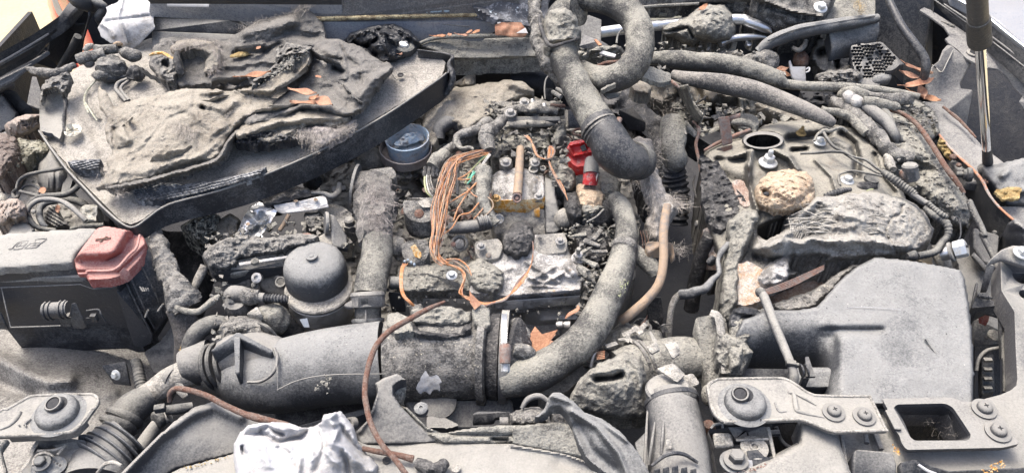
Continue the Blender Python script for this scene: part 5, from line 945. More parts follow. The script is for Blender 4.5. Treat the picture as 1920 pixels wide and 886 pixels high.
Tp('stamped_letter_L','midgrey',t,V4([(690,360,z0,9),(720,425,z0,9),(775,425,z0,7)]),8,n=6)
g=G();g.tube(V4([(790,300,z0-.001,6),(800,285,z0,16),(830,300,z0,18),(850,400,z0,22),(880,430,z0,16),(1060,470,z0,8)]),10,n=8);g.tube(V4([(830,290,z0,8),(920,330,z0+.001,12),(1000,380,z0,8)]),8);put('pressed_swage',g,M['metalash'],t)
bolt(t,V4([(1128,0)])[0][0],V4([(0,432)])[0][1],z0+.001,21,'plastic',(0,0,1),'cross',name='screw');bolt(t,1620,780,z0+.001,21,'plastic',(0,0,1),'cross',name='screw')
# hardware under the bracket
t=thing('bonnet_lock_mount','dusty bracket assembly with slots and a big hex bolt below the right bump stop','bracket',(1380,840,0))
hs=[V4([(375,570),(470,575),(480,625),(400,625)]),V4([(500,570),(620,565),(635,620),(510,622)])]
Pp('plate','metalash',t,V4([(190,565,.008),(330,540,.01),(640,535,.01),(690,700,.0),(690,800,-.004),(640,830,-.006),(500,830,-.004),(490,900,-.01),(260,900,-.01),(225,710,.0),(240,700,.0)]),0,.012,holes=hs,bevel=.002)
Pp('pad','ashlight',t,V4([(225,580,.014),(360,580,.016),(390,680,.01),(245,690,.01)]),0,.006,bevel=.003)
g=G();g.tube(V4([(640,545,.014,14),(690,780,.004,14)]),8,n=3);g.tube(V4([(400,640,.012,10),(640,630,.012,10)]),8,n=3);put('rib',g,M['ashlight'],t)
Lp('slotted_washer','ashlight',t,V4([(535,700,.008)])[0],[(26,0),(26,3),(22,5),(10,5),(9,7),(6,7),(5.5,2),(.1,2)],(0,0,1),30)
Pp('dark_slot','paintblack',t,V4([(480,720,.014),(560,710,.014),(610,760,.012),(690,775,.01),(690,815,.006),(520,822,.008),(490,780,.01)]),0,.002,bevel=0)
bp_=bolt(t,V4([(398,0)])[0][0],V4([(0,790)])[0][1],.008,24,'plastic',(0,.1,1),'hex',label='large hex bolt');Lp('washer','plasticash',t,V4([(390,800,.004)])[0],[(28,-3),(28,0),(25,2),(20,2)],(0,.1,1),30)
Pp('white_label','white',t,V4([(488,785,.012),(520,790,.012),(530,868,.004),(480,860,.004)]),0,.002,bevel=0)
Pp('backing','deep',t,V4([(640,560,-.03),(760,520,-.03),(880,510,-.03),(888,640,-.05),(840,720,-.06),(700,760,-.06)]),0,.01,bevel=0)
g=G();g.tube(V4([(700,540,-.01,14),(740,640,-.02,14),(800,690,-.02,14),(870,690,-.02,12)]),10);g.tube(V4([(650,590,-.01,26),(720,585,-.01,26)]),8,n=3);g.tube(V4([(740,760,-.02,12),(800,700,-.02,14)]),8,n=3);put('inner_frame',g,M['plastic'],t)
Tp('hook','plastic',t,V4([(210,555,.012,10),(240,525,.012,12),(290,520,.012,12),(300,550,.01,10)]),8)
# ================= left side: debris, hoses and fuse box =================
L0=tile(0,0);L1=tile(0,1);L2=tile(0,2);L3=tile(0,3);L1b=tile(1,1);L2b=tile(1,2);L3b=tile(1,3)
t=thing('headlight','ash and foam strewn back of the left headlight behind the fuse box','headlight',(60,320,-.12))
g=G();g.relief([(-60,270),(60,230),(130,250),(200,300),(250,400),(240,450),(-60,470)],[(-40,290,-.03),(60,240,-.04),(130,260,-.05),(240,430,-.05),(-40,440,-.04),(90,350,-.05)],noise=((.012,18),(.004,60,True),(.001,250)),step=3.2,skirt=.06);put('housing',g,M['ashlight'],t)
g=G();g.relief(L1([(280,330),(330,290),(370,230),(400,260),(480,370),(550,440),(520,520),(430,555),(330,550),(280,480)]),[L1([(290,350,-.02)])[0],L1([(380,240,-.0)])[0],L1([(540,450,-.02)])[0],L1([(350,540,-.03)])[0],L1([(420,420,.0)])[0]],[(L1([(415,400),(412,550)]),-.004,3),(L1([(360,400),(350,550)]),.003,3)],noise=((.001,30),),step=2.5,skirt=.03,edge=(.015,8));put('bulb_cap',g,M['metalash'],t)
Pp('cap_side','plastic',t,L1([(490,400,-.01),(550,440,-.01),(520,540,-.02),(455,555,-.02)]),0,.01,bevel=0)
g=G();g.relief(L1([(320,700),(360,640),(420,640),(450,720),(480,760),(520,800),(420,820),(330,800)]),[L1([(330,720,-.02)])[0],L1([(500,800,-.02)])[0],L1([(400,650,-.01)])[0]],noise=((.002,60),),step=2.5,skirt=.03,edge=(.01,8),fn=lambda x,y,z:z+.002*np.sin((x*.6-y)*.9));put('ribbed_adjuster',g,M['metalash'],t)
Pp('bracket_plate','metalash',t,L1([(590,520,-.02),(640,510,-.02),(740,650,-.02),(700,700,-.03),(560,560,-.03)]),0,.01,bevel=0)
Pp('dark_corner','deep',t,L1([(740,655,-.02),(820,710,-.02),(815,800,-.03),(735,790,-.03)]),0,.03,bevel=0)
g=G();g.relief(raggedpoly(L1([(610,660),(660,645),(740,645),(745,700),(725,780),(640,785),(600,740)]),1.5,5),[L1([(610,670,.0)])[0],L1([(740,650,.01)])[0],L1([(680,780,-.01)])[0]],noise=((.005,70,True),(.001,250)),step=2,skirt=.02,edge=(.008,5));put('crumbly_lump',g,mat('pale crumbly lump',(.25,.24,.19),(.6,.58,.47),.6,60,2.5,0,grain=.25,bump=1.4),t)
g=G();g.relief(L1([(60,860),(90,800),(190,770),(260,830),(230,900),(60,900)]),[L1([(60,860,-.01)])[0],L1([(190,780,.0)])[0],L1([(230,890,-.0)])[0]],noise=((.001,50),),step=2.5,skirt=.03,edge=(.01,8));put('round_cap',g,M['metalash'],t)
for nm,pts,mm,lb,sd_ in (('pink_foam',[(30,50),(60,30),(120,-10),(200,-30),(310,-30),(320,20),(300,60),(270,80),(190,130),(120,135),(40,100)],'pinkfoam','pinkish crumpled foam between the left fender and the tray corner',1),('pink_foam',[(-20,640),(60,600),(140,605),(190,650),(200,740),(130,790),(80,750),(60,790),(-20,800)],'pinkfoam','pinkish crumbs of foam at the left edge above the fuse box',2)):
    g=G();pl=L1(pts);cx,cy=np.mean([p[0] for p in pl]),np.mean([p[1] for p in pl]);g.relief(raggedpoly(pl,2.5,6,sd_),[(pl[0][0],pl[0][1],-.005),(cx,cy,.02),(pl[5][0],pl[5][1],-.005),(pl[8][0],pl[8][1],-.01)],noise=((.009,45,True),(.004,130,True),(.001,300)),step=2,skirt=.03,edge=(.015,8),warp=4);one(nm,g,M[mm],lb,'foam')
g=G();pl=L1([(-30,110),(60,115),(125,150),(140,220),(110,300),(70,370),(30,440),(-30,480)]);g.relief(raggedpoly(pl,2,6,3),[(0,260,.02),(30,280,.025),(0,330,.01),(15,300,.03)],noise=((.006,60,True),(.003,160,True)),step=2,skirt=.04,edge=(.025,12),warp=4);g.hairs([(5,262,.03),(25,285,.03),(5,320,.02)],120,10,.4,8,.006,seed=1);one('brown_wool',g,M['brownfoam'],'brown tangled burnt wool ball at the far left edge','burnt wool')
g=G();pl=L1([(130,150),(230,160),(300,165),(350,200),(370,240),(320,270),(260,260),(200,330),(120,380),(60,420),(60,380),(110,300)]);g.relief(raggedpoly(pl,2,6,3),[(35,270,.0),(80,265,.0),(60,310,-.01),(20,325,-.02)],noise=((.005,60,True),(.002,200)),step=2.2,skirt=.02,edge=(.01,8));crumbs(g,pl,.002,120,(1,3),3);one('ash_heap',g,mat('yellowish ash',(.2,.19,.14),(.46,.44,.32),.5,60,2,.3,grain=.35,bump=1.6,speck=((.05,.05,.05),.36,300)),'yellowish ash heap beside the brown burnt wool','ash')
g=G();g.tube(L1([(120,530,-.0,8),(140,470,.005,12),(200,425,.012,14),(300,400,.018,14),(400,385,.022,14),(480,372,.022,12)]),12,n=8,noise=(.2,90));g.tube(L1([(120,530,-.0,10),(100,560,-.01,16),(115,600,-.01,16),(140,570,-.01,12),(150,540,-.008,8)]),12,n=6,noise=(.2,90));one('charred_cable',g,M['rubber'],'charred cable looping out from beneath the left tray corner','cable',smooth=40)
g=G();g.tube(L1([(150,550,-.01,8),(180,510,-.005,10),(240,500,-.005,10),(295,530,-.005,10),(290,570,-.01,8)]),10,n=8);one('cable',g,M['plasticclean'],'short black cable hoop inside the charred cable loop','cable')
g=G();g.tube(L1([(150,545,-.0,12),(230,565,.0,14),(290,580,.0,14),(300,575,.0,10)]),10,n=6);one('cable',g,M['rubber'],'grey cable stub lying under the charred cable loop','cable')
g=G();g.tube(L1([(600,485,.018,20),(560,530,.015,22),(500,565,.012,22),(420,575,.01,22),(340,580,.01,22),(270,600,.008,22),(215,650,.005,22),(205,710,.0,22),(240,780,-.005,20),(300,820,-.01,18),(420,835,-.012,14)]),18,n=10);one('vent_hose',g,M['rubber'],'outermost smooth grey hose looping beside the red cap left of the tray','hose')
g=G();g.tube(L1([(645,765,.012,18),(600,720,.018,20),(530,660,.022,20),(460,620,.024,18),(380,605,.022,20),(290,612,.018,20),(230,650,.014,18),(205,700,.008,14)]),16,n=10,noise=(.05,60));one('vent_hose',g,M['metalash'],'upper spotted hose arching across the grey hose loop','hose')
g=G();g.tube(L1([(430,620,-.0,20),(350,632,-.0,22),(300,670,-.002,24),(295,730,-.006,24),(320,790,-.01,22),(350,810,-.014,16)]),16,n=10);one('vent_hose',g,M['plasticash'],'innermost fat hose in the grey hose loop','hose')
g=G();g.tube(L1([(440,605,-.012,24),(540,610,-.014,26),(610,630,-.016,28),(650,660,-.02,24)]),16,n=8);one('vent_hose',g,M['rubber'],'short grey hose piece disappearing under the crumbly lump','hose')
leaf(80,358,-.0,24,12,-1.0,'leaforange',label='small orange leaf between the charred cable and the hose loop',stem=False);leaf(109,392,.008,26,9,-1.2,'leaforange',label='small orange leaf blade inside the hose loop',stem=False)
g=G();g.lathe(L1([(255,700,.012)])[0],[(4,0),(5,1),(4.5,4),(2,6)],(0,-.3,1),12);one('ball_stud',g,M['metalash'],'tiny ball stud inside the hose loop','stud')
g=G();g.tube([(132,428,-.01,3),(160,424,-.008,5),(195,421,-.008,4)],8,noise=(.4,100));one('ash_ridge',g,M['ash'],'thin ash ridge behind the fuse box lid','ash')
# ---- fuse box
t=thing('fuse_box','large black fuse box with pale dusty lid and red terminal cover at the left','fuse box',(120,600,-.16))
zl=.03
g=G();g.relief([(-60,448),(0,440),(80,434),(178,428),(182,436),(140,480),(137,494),(60,500),(-60,508)],[(-60,450,zl+.002),(180,430,zl+.002),(60,470,zl+.006),(137,492,zl-.002),(-60,505,zl-.002)],noise=((.0003,20),),step=3,skirt=.01,edge=(.004,10));put('lid',g,M['lid'],t)
Pp('lid_side','plastic',t,[(-60,500,zl-.004),(60,492,zl-.004),(138,484,zl-.004),(142,500,zl-.018),(146,515,zl-.026),(60,520,zl-.026),(-60,527,zl-.026)],0,.012,bevel=.002)
Pp('lid_lip','lid',t,[(-60,522,.004),(60,517,.004),(147,513,.004),(164,518,.004),(160,523,.0),(60,524,.0),(-60,530,.0)],0,.006,bevel=.001)
Pp('rim','plastic',t,[(-60,529,.0),(60,524,.0),(150,520,.0),(165,527,.0),(225,520,.0),(240,505,.0),(236,524,-.01),(222,538,-.015),(174,542,-.016),(152,534,-.012),(0,540,-.012),(-60,543,-.012)],0,.01,bevel=.0015)
# front wall (near vertical) and right wall
def quadwall(g,a,b,h0,h1,thick=.004,n=1):
    pass
yA=P(0,540,-.008);
def down(x,y,z,dz,fy=0.0):p=P(x,y,z);return p+np.array([0,-fy,-dz])
def wall(g,tops,dz,th=.004,fy=.0,xs=0.0,off=0.):
    T_=[P(*q)+np.array([0,off,0]) for q in tops];B_=[p+np.array([xs,fy,-dz]) for p in T_];n=len(T_);V=T_+B_;F=[(i,i+n,i+1+n,i+1) for i in range(n-1)]
    b=len(V);back=[p+np.array([0,th,0]) for p in V];F += [(b+i,b+i+1,b+i+1+n,b+i+n) for i in range(n-1)]
    V=V+back;F += [(0,b,b+n,n),(n-1,2*n-1,b+2*n-1,b+n-1)]+[(i,i+1,b+i+1,b+i) for i in range(n-1)]+[(n+i,b+n+i,b+n+i+1,n+i+1) for i in range(n-1)]
    return g.add(V,F)
g=G();wall(g,[(-60,542,-.010),(0,539,-.010),(150,533,-.010),(174,541,-.014),(220,538,-.014)],.085,.01,.0,.012);put('front_panel',g,M['plastic'],t,bevel=.001)
g=G();wall(g,[(-60,540,-.012),(0,537,-.012),(150,531,-.012),(174,539,-.016),(221,536,-.016)],.158,.01,.0,.012,.009);put('lower_body',g,M['plasticclean'],t,bevel=.002)
g=G();wall(g,[(221,540,-.012),(240,512,-.004),(272,466,.004)],.15,.004,0,-.006);put('side_wall',g,M['plasticclean'],t,bevel=.001)
g=G();g.prism([(-60,543,-.011),(12,540,-.011),(16,580,-.04),(24,612,-.062),(114,608,-.062),(114,600,-.055),(20,600,-.055)],0,.004) if 0 else None
g.tube([(20,613,-.050,1.2),(60,612,-.050,1.4),(114,610,-.050,1.2)],6);g.tube([(3,540,-.008,1),(12,580,-.03,1.3),(20,612,-.05,1.2)],6);put('panel_edge',g,M['metalash'],t)
# right wall: slanted face
Pp('side_wall','plasticclean',t,[(228,522,-.005),(242,500,.0),(272,462,.01),(288,478,.0),(318,548,-.05),(322,580,-.07),(286,624,-.1),(276,612,-.09),(262,580,-.06),(240,530,-.02)],0,.004,bevel=.001)
Pp('side_web','plastic',t,[(218,545,-.016),(238,530,-.018),(262,580,-.058),(285,624,-.095),(282,640,-.11),(262,648,-.115),(250,645,-.11),(232,590,-.06)],0,.004,bevel=.001)
for pts in ([(238,532,-.016,2),(262,582,-.055,2),(284,624,-.092,2)],[(245,520,-.005,1.6),(272,580,-.05,1.6),(290,615,-.085,1.6)],[(266,500,.0,1.5),(296,560,-.045,1.5),(306,595,-.075,1.5)],[(283,480,.0,1.8),(316,550,-.046,1.8)]):Tp('rib','plastic',t,pts,8)
for x,y in ((274,586),(289,569)):q=L2([(0,0)])[0];Pp('slot','deep',t,[(x-4,y-9,-.04),(x+3,y-4,-.04),(x+2,y+4,-.05),(x-5,y+1,-.05)],0,.001,bevel=0)
for a,b in (((272,594),(278,580)),((296,583),(306,569))):Tp('latch_prong','ashlight',t,[(a[0],a[1],-.045,1.8),(b[0],b[1],-.035,1.8)],6,n=3)
for k in range(4):Tp('grille_bar','ashlight',t,[(262+k*5,540+k*1-3,-.01,1.4),(268+k*3.6,546-k*.5,-.014,1.4)],6,n=3)
Pp('slot','deep',t,[(286,538,-.02),(293,540,-.02),(293,547,-.026),(287,546,-.026)],0,.001,bevel=0)
# red cover
red=roundpoly([(150,470),(182,428),(200,424),(262,436),(270,444),(275,466),(262,488),(240,512),(222,520),(205,524),(165,526),(162,514),(146,514),(138,488)],3,3)
def redz(x,y,z):
    def s(v):return 1/(1+np.exp(-np.clip(v,-30,30)))
    top=.052-.00014*(y-430);d1=s((y-484-(x-140)*-.02)/3.5)*s((x-100)/4);d2=s(((x-214)*1+(y-478)*.95-2+np.clip(470-y,0,99)*.35)/4.)
    z=top*(1-np.clip(d1+d2,0,1))+(.022)*np.clip(d1+d2,0,1)
    # flat lip
    return z-.010*s((y-508-(np.clip(x-222,0,99))*-.95)/2.)
g=G();g.relief(red,[(150,470,0)],noise=((0,1),),step=1.8,skirt=.014,fn=redz,edge=(.004,4));rc=put('red_cover',g,M['red'],t,smooth=60,label='red terminal cover with a plus sign')
Tp('cover_rim','red',rc,[(147,513,.026,2.4),(163,512,.026,2.4),(165,508,.028,2.4),(205,507,.028,2.6),(222,500,.03,2.6),(242,478,.034,2.8),(256,464,.036,2.6),(262,440,.04,2)],8)
Pp('cover_tab','red',rc,[(223,510,.022),(232,500,.026),(243,508,.02),(236,520,.012),(225,520,.012)],0,.006,bevel=.001)
for a,b in (((179,449.5),(208,446)),((200,443),(188,454))):
    for o in (-1.2,1.2):
        g=G();dx,dy=b[0]-a[0],b[1]-a[1];
        g.tube([(a[0]+(0 if dx > 0 else 0),a[1]+o*(1 if abs(dx) > 15 else 0),redz(np.array([a[0]]),np.array([a[1]]),0)[0]+.0006,.9),(b[0],b[1]+o*(1 if abs(dx) > 15 else 0),redz(np.array([b[0]]),np.array([b[1]]),0)[0]+.0006,.9)],5,n=4) if abs(dx) > 15 else g.tube([(a[0]+o,a[1],redz(np.array([a[0]]),np.array([a[1]]),0)[0]+.0006,.9),(b[0]+o,b[1],redz(np.array([b[0]]),np.array([b[1]]),0)[0]+.0006,.9)],5,n=4)
        put('moulded_plus_line',g,M['rust'],rc)
r_=random.Random(4)
for row in range(3):
    g=G()
    for k in range(7-row):x=168-row*3+k*4.0-row*1.5;y=459+row*4-k*.4;z=redz(np.array([x]),np.array([y]),0)[0]+.0004;g.tube([(x,y,z,.45),(x+2,y-r_.uniform(-1,1),z,.45)],4,n=2)
    put('moulded_text',g,M['rust'],rc)
# moulded glyphs on lid (two framed characters)
zt=zl+.0066
def poly_line(g,pts,r=.7):return g.tube([(x,y,zt-(y-470)*.00004,r*1.25) for x,y in pts],5,n=2)
g=G();q=L2([(62,90),(90,85),(130,45),(213,28),(165,85),(100,90)]);poly_line(g,[p for p in q]);poly_line(g,L2([(120,72),(180,62),(190,40),(140,50),(120,72)]),.5);poly_line(g,L2([(140,68),(165,50)]),.5);put('moulded_letter',g,M['midgrey'],t)
g=G();poly_line(g,L2([(183,86),(230,50),(262,46),(265,20),(348,12),(300,50),(268,78),(183,86)]));poly_line(g,L2([(225,68),(280,60),(300,42),(250,48)]),.5);poly_line(g,L2([(240,66),(270,52)]),.5);put('moulded_letter',g,M['midgrey'],t)
# clip with rounded ribs
cp=thing  # noqa
g=G()
C0=P(84,583,-.012);C1=P(130,579,-.012);dirv=(C1-C0)
nn=40;a=np.linspace(.15*pi,1.45*pi,14);V=[];k=SC(100,580,-.02)
for i in range(nn):
    f=i/(nn-1);c=C0+dirv*f;ribs=1+.16*(1 if (.06 < f < .14) or (.24 < f < .32) or (.68 < f < .76) or (.86 < f < .94) else 0)
    for q in a:V.append(c+np.array([0,-cos(q+.6)*-.0105*ribs*1.0,sin(q+.6)*.0125*ribs]))
m_=len(a);g.add(V,[(i*m_+j,(i+1)*m_+j,(i+1)*m_+j+1,i*m_+j+1) for i in range(nn-1) for j in range(m_-1)])
cl=put('latch_barrel',g,M['plastic'],t,smooth=30)
g=G();g.prism([(110,590,-.03),(128,590,-.03),(128,604,-.045),(113,605,-.045)],0,.01);g.prism([(134,568,-.004),(142,566,-.004),(158,602,-.03),(150,606,-.036),(132,604,-.036),(130,590,-.02)],0,.012);put('latch_body',g,M['plasticclean'],cl,bevel=.001)
g=G();g.tube([(162,582,-.016,1.6),(184,580,-.016,1.8),(190,590,-.022,1.8),(198,603,-.034,1.8)],8);g.tube([(162,596,-.026,1.2),(176,595,-.026,1.2)],6,n=3);g.box((177,595,-.026),(10,8,16),(1,0,0));put('catch_loop',g,M['plasticclean'],t)
Pp('left_catch','plasticclean',t,[(-60,575,-.02),(0,580,-.024),(8,600,-.04),(12,608,-.045),(-60,606,-.046)],0,.012,bevel=.002)
# wheel-arch metal below fuse box
t=thing('inner_wing','dusty pressed inner wing metal sheet below the fuse box, lower left','wing panel',(100,760,-.2))
g=G();g.relief([(-80,600),(120,640),(260,650),(330,690),(300,760),(230,800),(200,900),(-80,900)],[(-60,640,-.16),(250,660,-.2),(280,760,-.19),(100,720,-.14),(-60,880,-.12),(180,880,-.16)],[([(-60,655),(0,672),(50,700),(90,715),(130,712)],.02,14),([(-60,700),(0,720),(60,745)],-.02,16),([(200,740),(215,735)],.006,8)],noise=((.006,8),(.001,60)),step=4,skirt=.03);put('sheet',g,mat('ashed brown sheet metal',(.09,.085,.078),(.36,.34,.29),.5,12,1.,.4,rough=.7,grain=.3,bump=.6,bs=420),t)
Pp('bracket','plasticclean',t,[(190,684,-.12),(235,676,-.12),(243,716,-.14),(210,712,-.14)],0,.01,bevel=.001);bolt(t,218,702,-.12,10,'zinc',(-.3,-.9,.6),'hex')
g=G();g.relief([(270,660),(300,640),(330,600),(345,620),(330,680),(290,700)],[(275,665,-.14),(335,610,-.12),(300,695,-.16)],noise=((.005,40),),step=3,skirt=.04);put('side_flange',g,M['plastic'],t)
one('corrugated_hose',G().tube([(254,676,-.13,9),(258,690,-.13,10.5),(264,720,-.135,11),(272,745,-.14,11)],18,n=14,ring=(.0055,.08)),M['rubber'],'small corrugated hose dropping below the fuse box','hose')
# woven sleeve + hanging dirt between fuse box and engine
t=thing('sleeved_cable','woven sleeve cable with melted crust between fuse box and engine','cable',(350,560,-.12))
Tp('woven_sleeve','mesh',t,[(330,575,-.03,20),(345,600,-.05,24),(352,630,-.07,24),(350,665,-.1,22),(345,690,-.13,20)],22,n=10,noise=(.05,60))
Tp('melted_crust','char',t,[(290,440,.0,12),(300,468,-.0,14),(312,500,-.01,15),(325,530,-.015,17),(340,560,-.02,24),(352,580,-.03,22)],20,n=12,noise=(.6,70,True))
Tp('branch_wire','ash',t,[(324,568,-.015,4),(340,580,-.012,6),(368,584,-.012,6),(386,574,-.01,6),(400,562,-.01,7),(412,554,-.01,4)],12,n=8,noise=(.3,110))
one('scorched_cable',G().tube([(384,498,-.02,9),(372,522,-.03,8),(364,545,-.04,6),(364,572,-.05,5)],12,n=8,noise=(.2,60)),M['meltpale'],'pale scorched cable hanging in the dark gap left of the engine','cable')
g=G();g.relief([(280,430),(395,440),(385,500),(365,560),(345,560),(310,500)],[(285,435,-.13),(390,450,-.12),(350,550,-.16)],noise=((.01,20),(.002,100)),step=3.5,skirt=.05);one('chassis_leg',g,M['chardark'],'dark sooty chassis metal in the gap right of the fuse box','chassis')
# honeycomb wool and foil shield below the tray rim
g=G();pl=raggedpoly([(338,424),(360,410),(400,398),(412,405),(410,430),(398,450),(385,462),(365,452),(345,438)],1.5,5);g.relief(pl,[(340,424,-.03),(408,402,-.02),(385,460,-.05),(380,425,-.02)],noise=((.007,140,True),(.002,300)),step=1.6,skirt=.03,edge=(.015,8),warp=3);one('honeycomb_crust',g,mat('honeycomb crust',(.03,.03,.028),(.48,.47,.36),.5,170,4,0,grain=.3,bump=2.,bs=180),'black and cream honeycomb crust hanging under the tray rim','crust')
g=G();pl=raggedpoly([(400,420),(430,400),(452,412),(445,440),(420,455),(395,450)],2,5,2);g.relief(pl,[(400,425,-.035),(450,420,-.03),(415,452,-.05)],noise=((.006,60,True),),step=2.2,skirt=.03,edge=(.015,8));g.hairs([(410,420,-.02),(435,430,-.02)],60,12,.4,7,.006,seed=3);one('burnt_wool',g,M['felt'],'brown fibrous wool between honeycomb crust and torn foil','burnt wool')
t=thing('foil_heat_shield','torn crumpled silver foil heat shield under the tray rim','heat shield',(520,410,-.05))
g=G();g.relief([(440,448),(455,410),(468,390),(485,378),(500,384),(520,395),(505,420),(490,440),(500,452),(495,470),(460,462)],[(440,450,-.03),(490,380,.0),(500,452,-.02),(515,398,-.005)],[([(460,400),(490,420)],.01,5),([(470,430),(500,410)],.008,4),([(455,445),(480,430),(490,400)],-.008,4)],noise=((.004,50),(.002,120)),step=2.2,skirt=.001);put('foil_flap',g,M['aluclean'],t,smooth=25)
Pp('strip','alu',t,[(512,384,-.002),(560,376,.0),(606,366,.0),(612,368,.0),(617,388,-.01),(580,394,-.01),(530,400,-.01),(518,396,-.008)],0,.002,noise=(.002,30),bevel=.001)
for x,y in ((592,374),(555,377),(465,420)):Lp('rivet','tan',t,(x,y,.002),[(4,0),(4,1),(2,1.2),(1.8,.2),(.1,.2)],(0,0,1),16)
g=G();g.relief(raggedpoly([(485,376),(500,362),(540,350),(570,352),(600,362),(605,366),(560,376),(515,386),(500,390)],2,6),[(490,378,.0),(600,364,.0),(545,352,.0)],noise=((.005,60,True),(.002,200)),step=2.2,skirt=.02,edge=(.01,6));put('charred_backing',g,M['chardark'],t)
Tp('bent_edge','metalash',t,[(585,362,.0,3),(606,362,.004,4),(622,368,.0,6),(634,360,-.005,6),(636,345,-.01,5)],10)
g=G();g.relief(raggedpoly([(570,400),(600,396),(612,410),(606,428),(590,434),(572,424)],2,5),[(575,402,-.02),(605,425,-.03)],noise=((.006,80,True),),step=2,skirt=.03,edge=(.01,6));put('pitted_lump',g,M['char'],t)
Tp('tan_stub','tan',t,[(542,402,-.01,4),(532,420,-.02,4),(524,432,-.025,4)],10)
g=G();g.blob((586,340,-.05),(14,12,14),(.5,90),24,0,2,True);one('tar_lump',g,M['melt'],'glossy black tar lump under the tray rim','tar')
# ================= upturned engine cover tray with burnt insulation =================
t=thing('engine_cover','upturned black plastic engine cover tray with a smooth front rim, ash inside','engine cover',(480,260,.03))
T0=tile(0,0);T1=tile(0,1);T0b=tile(1,0);T1b=tile(1,1);T0c=tile(2,0);T1c=tile(2,1)
# rim path of the front edge, px (x, y) top line with z
rimtop=[(72,246,.055),(96,281,.05),(124,318,.046),(156,352,.042),(188,386,.04),(222,416,.038),(242,427,.037),(258,424,.037),(280,408,.038),(302,392,.04),(330,380,.042),(400,362,.046),(470,339,.05),(540,311,.056),(600,284,.061),(660,253,.067),(720,219,.074),(780,180,.081),(826,148,.087),(838,138,.088)]
inner=[(838,120,.09),(834,112,.092),(815,104,.094),(783,95,.096)]
back=[(700,60,.1),(600,40,.1),(420,60,.09),(290,70,.08),(200,100,.075),(140,130,.07),(80,160,.062)]
floor=[(p[0]+(3 if i < 6 else 0),p[1]-3,p[2]-.012) for i,p in enumerate(rimtop[:-1])]
g=G();pl=[(75,246),(100,278),(160,348),(225,412),(243,420),(262,414),(300,388),(330,377),(400,358),(470,335),(540,307),(660,249),(780,176),(830,140),(835,116),(815,104),(783,95),(700,60),(600,40),(420,60),(290,70),(200,100),(140,130),(92,170),(76,200)]
g.relief(pl,[(p[0],p[1],p[2]) for p in floor[::2]]+[(p[0],p[1],p[2]-.008) for p in inner]+[(p[0],p[1],p[2]-.01) for p in back],[([(130,200),(150,240),(180,280)],.006,10),([(105,175),(115,230)],-.004,8),([(700,200),(740,215)],.0015,3),([(690,225),(720,235)],.001,3),([(175,250),(195,310)],-.004,14),([(160,165),(170,200),(185,222)],.006,4),([(790,145),(770,130)],-.0015,20)],noise=((.002,20),(.0006,120)),step=3.2,skirt=.006);put('inside_floor',g,M['tray'],t,smooth=60)
# outer wall, lip
q=catmull(rimtop,5);W_=Pv(q[:,0],q[:,1],q[:,2]);n=len(W_)
def h_at(i):
    x=q[i,0];return np.interp(x,[60,236,262,320,500,700,826,840],[.012,.012,.026,.036,.042,.045,.044,.042])
N2=np.gradient(W_,axis=0)[:,:2];N2=np.c_[N2[:,1],-N2[:,0]];N2 /= np.linalg.norm(N2,axis=1)[:,None]
out=W_.copy();bot=W_.copy();bot[:,2] -= [h_at(i) for i in range(n)]
inn=W_.copy();inn[:,:2] -= N2*.0028;inb=inn.copy();inb[:,2] -= .014;botin=bot.copy();botin[:,:2] -= N2*.0028
V=np.vstack([out,bot,inn,inb,botin]);F=[]
for i in range(n-1):F += [(i,i+n,i+1+n,i+1),(2*n+i,i,i+1,2*n+i+1),(3*n+i,2*n+i,2*n+i+1,3*n+i+1),(n+i,4*n+i,4*n+i+1,n+i+1),(4*n+i,3*n+i,3*n+i+1,4*n+i+1)]
g=G();g.add(V,F);put('front_rim',g,M['plasticclean'],t,smooth=50)
g=G();g.tubew(W_+np.c_[N2*-.0012,np.full(n,.0004)],np.full(n,.0017),8);put('rim_bead',g,M['metalash'],t)
# right end wall, dark inside face and melted tip
q2=catmull([(838,138,.088),(840,128,.09),(838,118,.092),(846,112,.094),(848,106,.095),(838,101,.096),(815,98,.098),(783,94,.1)],5);W2=Pv(q2[:,0],q2[:,1],q2[:,2]);n2=len(W2)
lo=W2.copy();lo[:,2] -= np.linspace(.04,.018,n2);V=np.vstack([W2,lo,W2+[.003,.003,0],lo+[.003,.003,0]]);F=[]
for i in range(n2-1):F += [(i,i+1,i+1+n2,i+n2),(2*n2+i,i,i+1,2*n2+i+1) if 0 else (i,2*n2+i,2*n2+i+1,i+1),(2*n2+i,3*n2+i,3*n2+i+1,2*n2+i+1)]
g=G();g.add(V,F);put('end_wall',g,M['plasticclean'],t,smooth=60)
Tp('melted_tip','melt',t,[(783,94,.101,2),(815,98,.1,2),(840,102,.098,2.5),(848,108,.096,3),(842,120,.09,4),(848,140,.082,6),(846,158,.068,7),(838,172,.056,7),(828,182,.046,4)],10,n=8,noise=(.4,90))
g=G();g.blob((823,170,.062),(6,4,4),(.4,140),14);put('orange_residue',g,M['orangepaint'],t)
Lp('screw_hole','deep',t,(751,141,.083),[(6,0),(6,1),(4.5,1.5),(4,.2),(.1,.2)],(0,-.1,1),18,noise=(.0005,300))
g=G();g.tube([(756,136,.083,.8),(766,135,.083,.8),(775,139,.083,.8),(778,147,.083,.8)],5);g.tube([(736,140,.083,.8),(742,148,.083,1),(750,150,.083,.6)],5);put('moulded_ring',g,M['ashlight'],t)
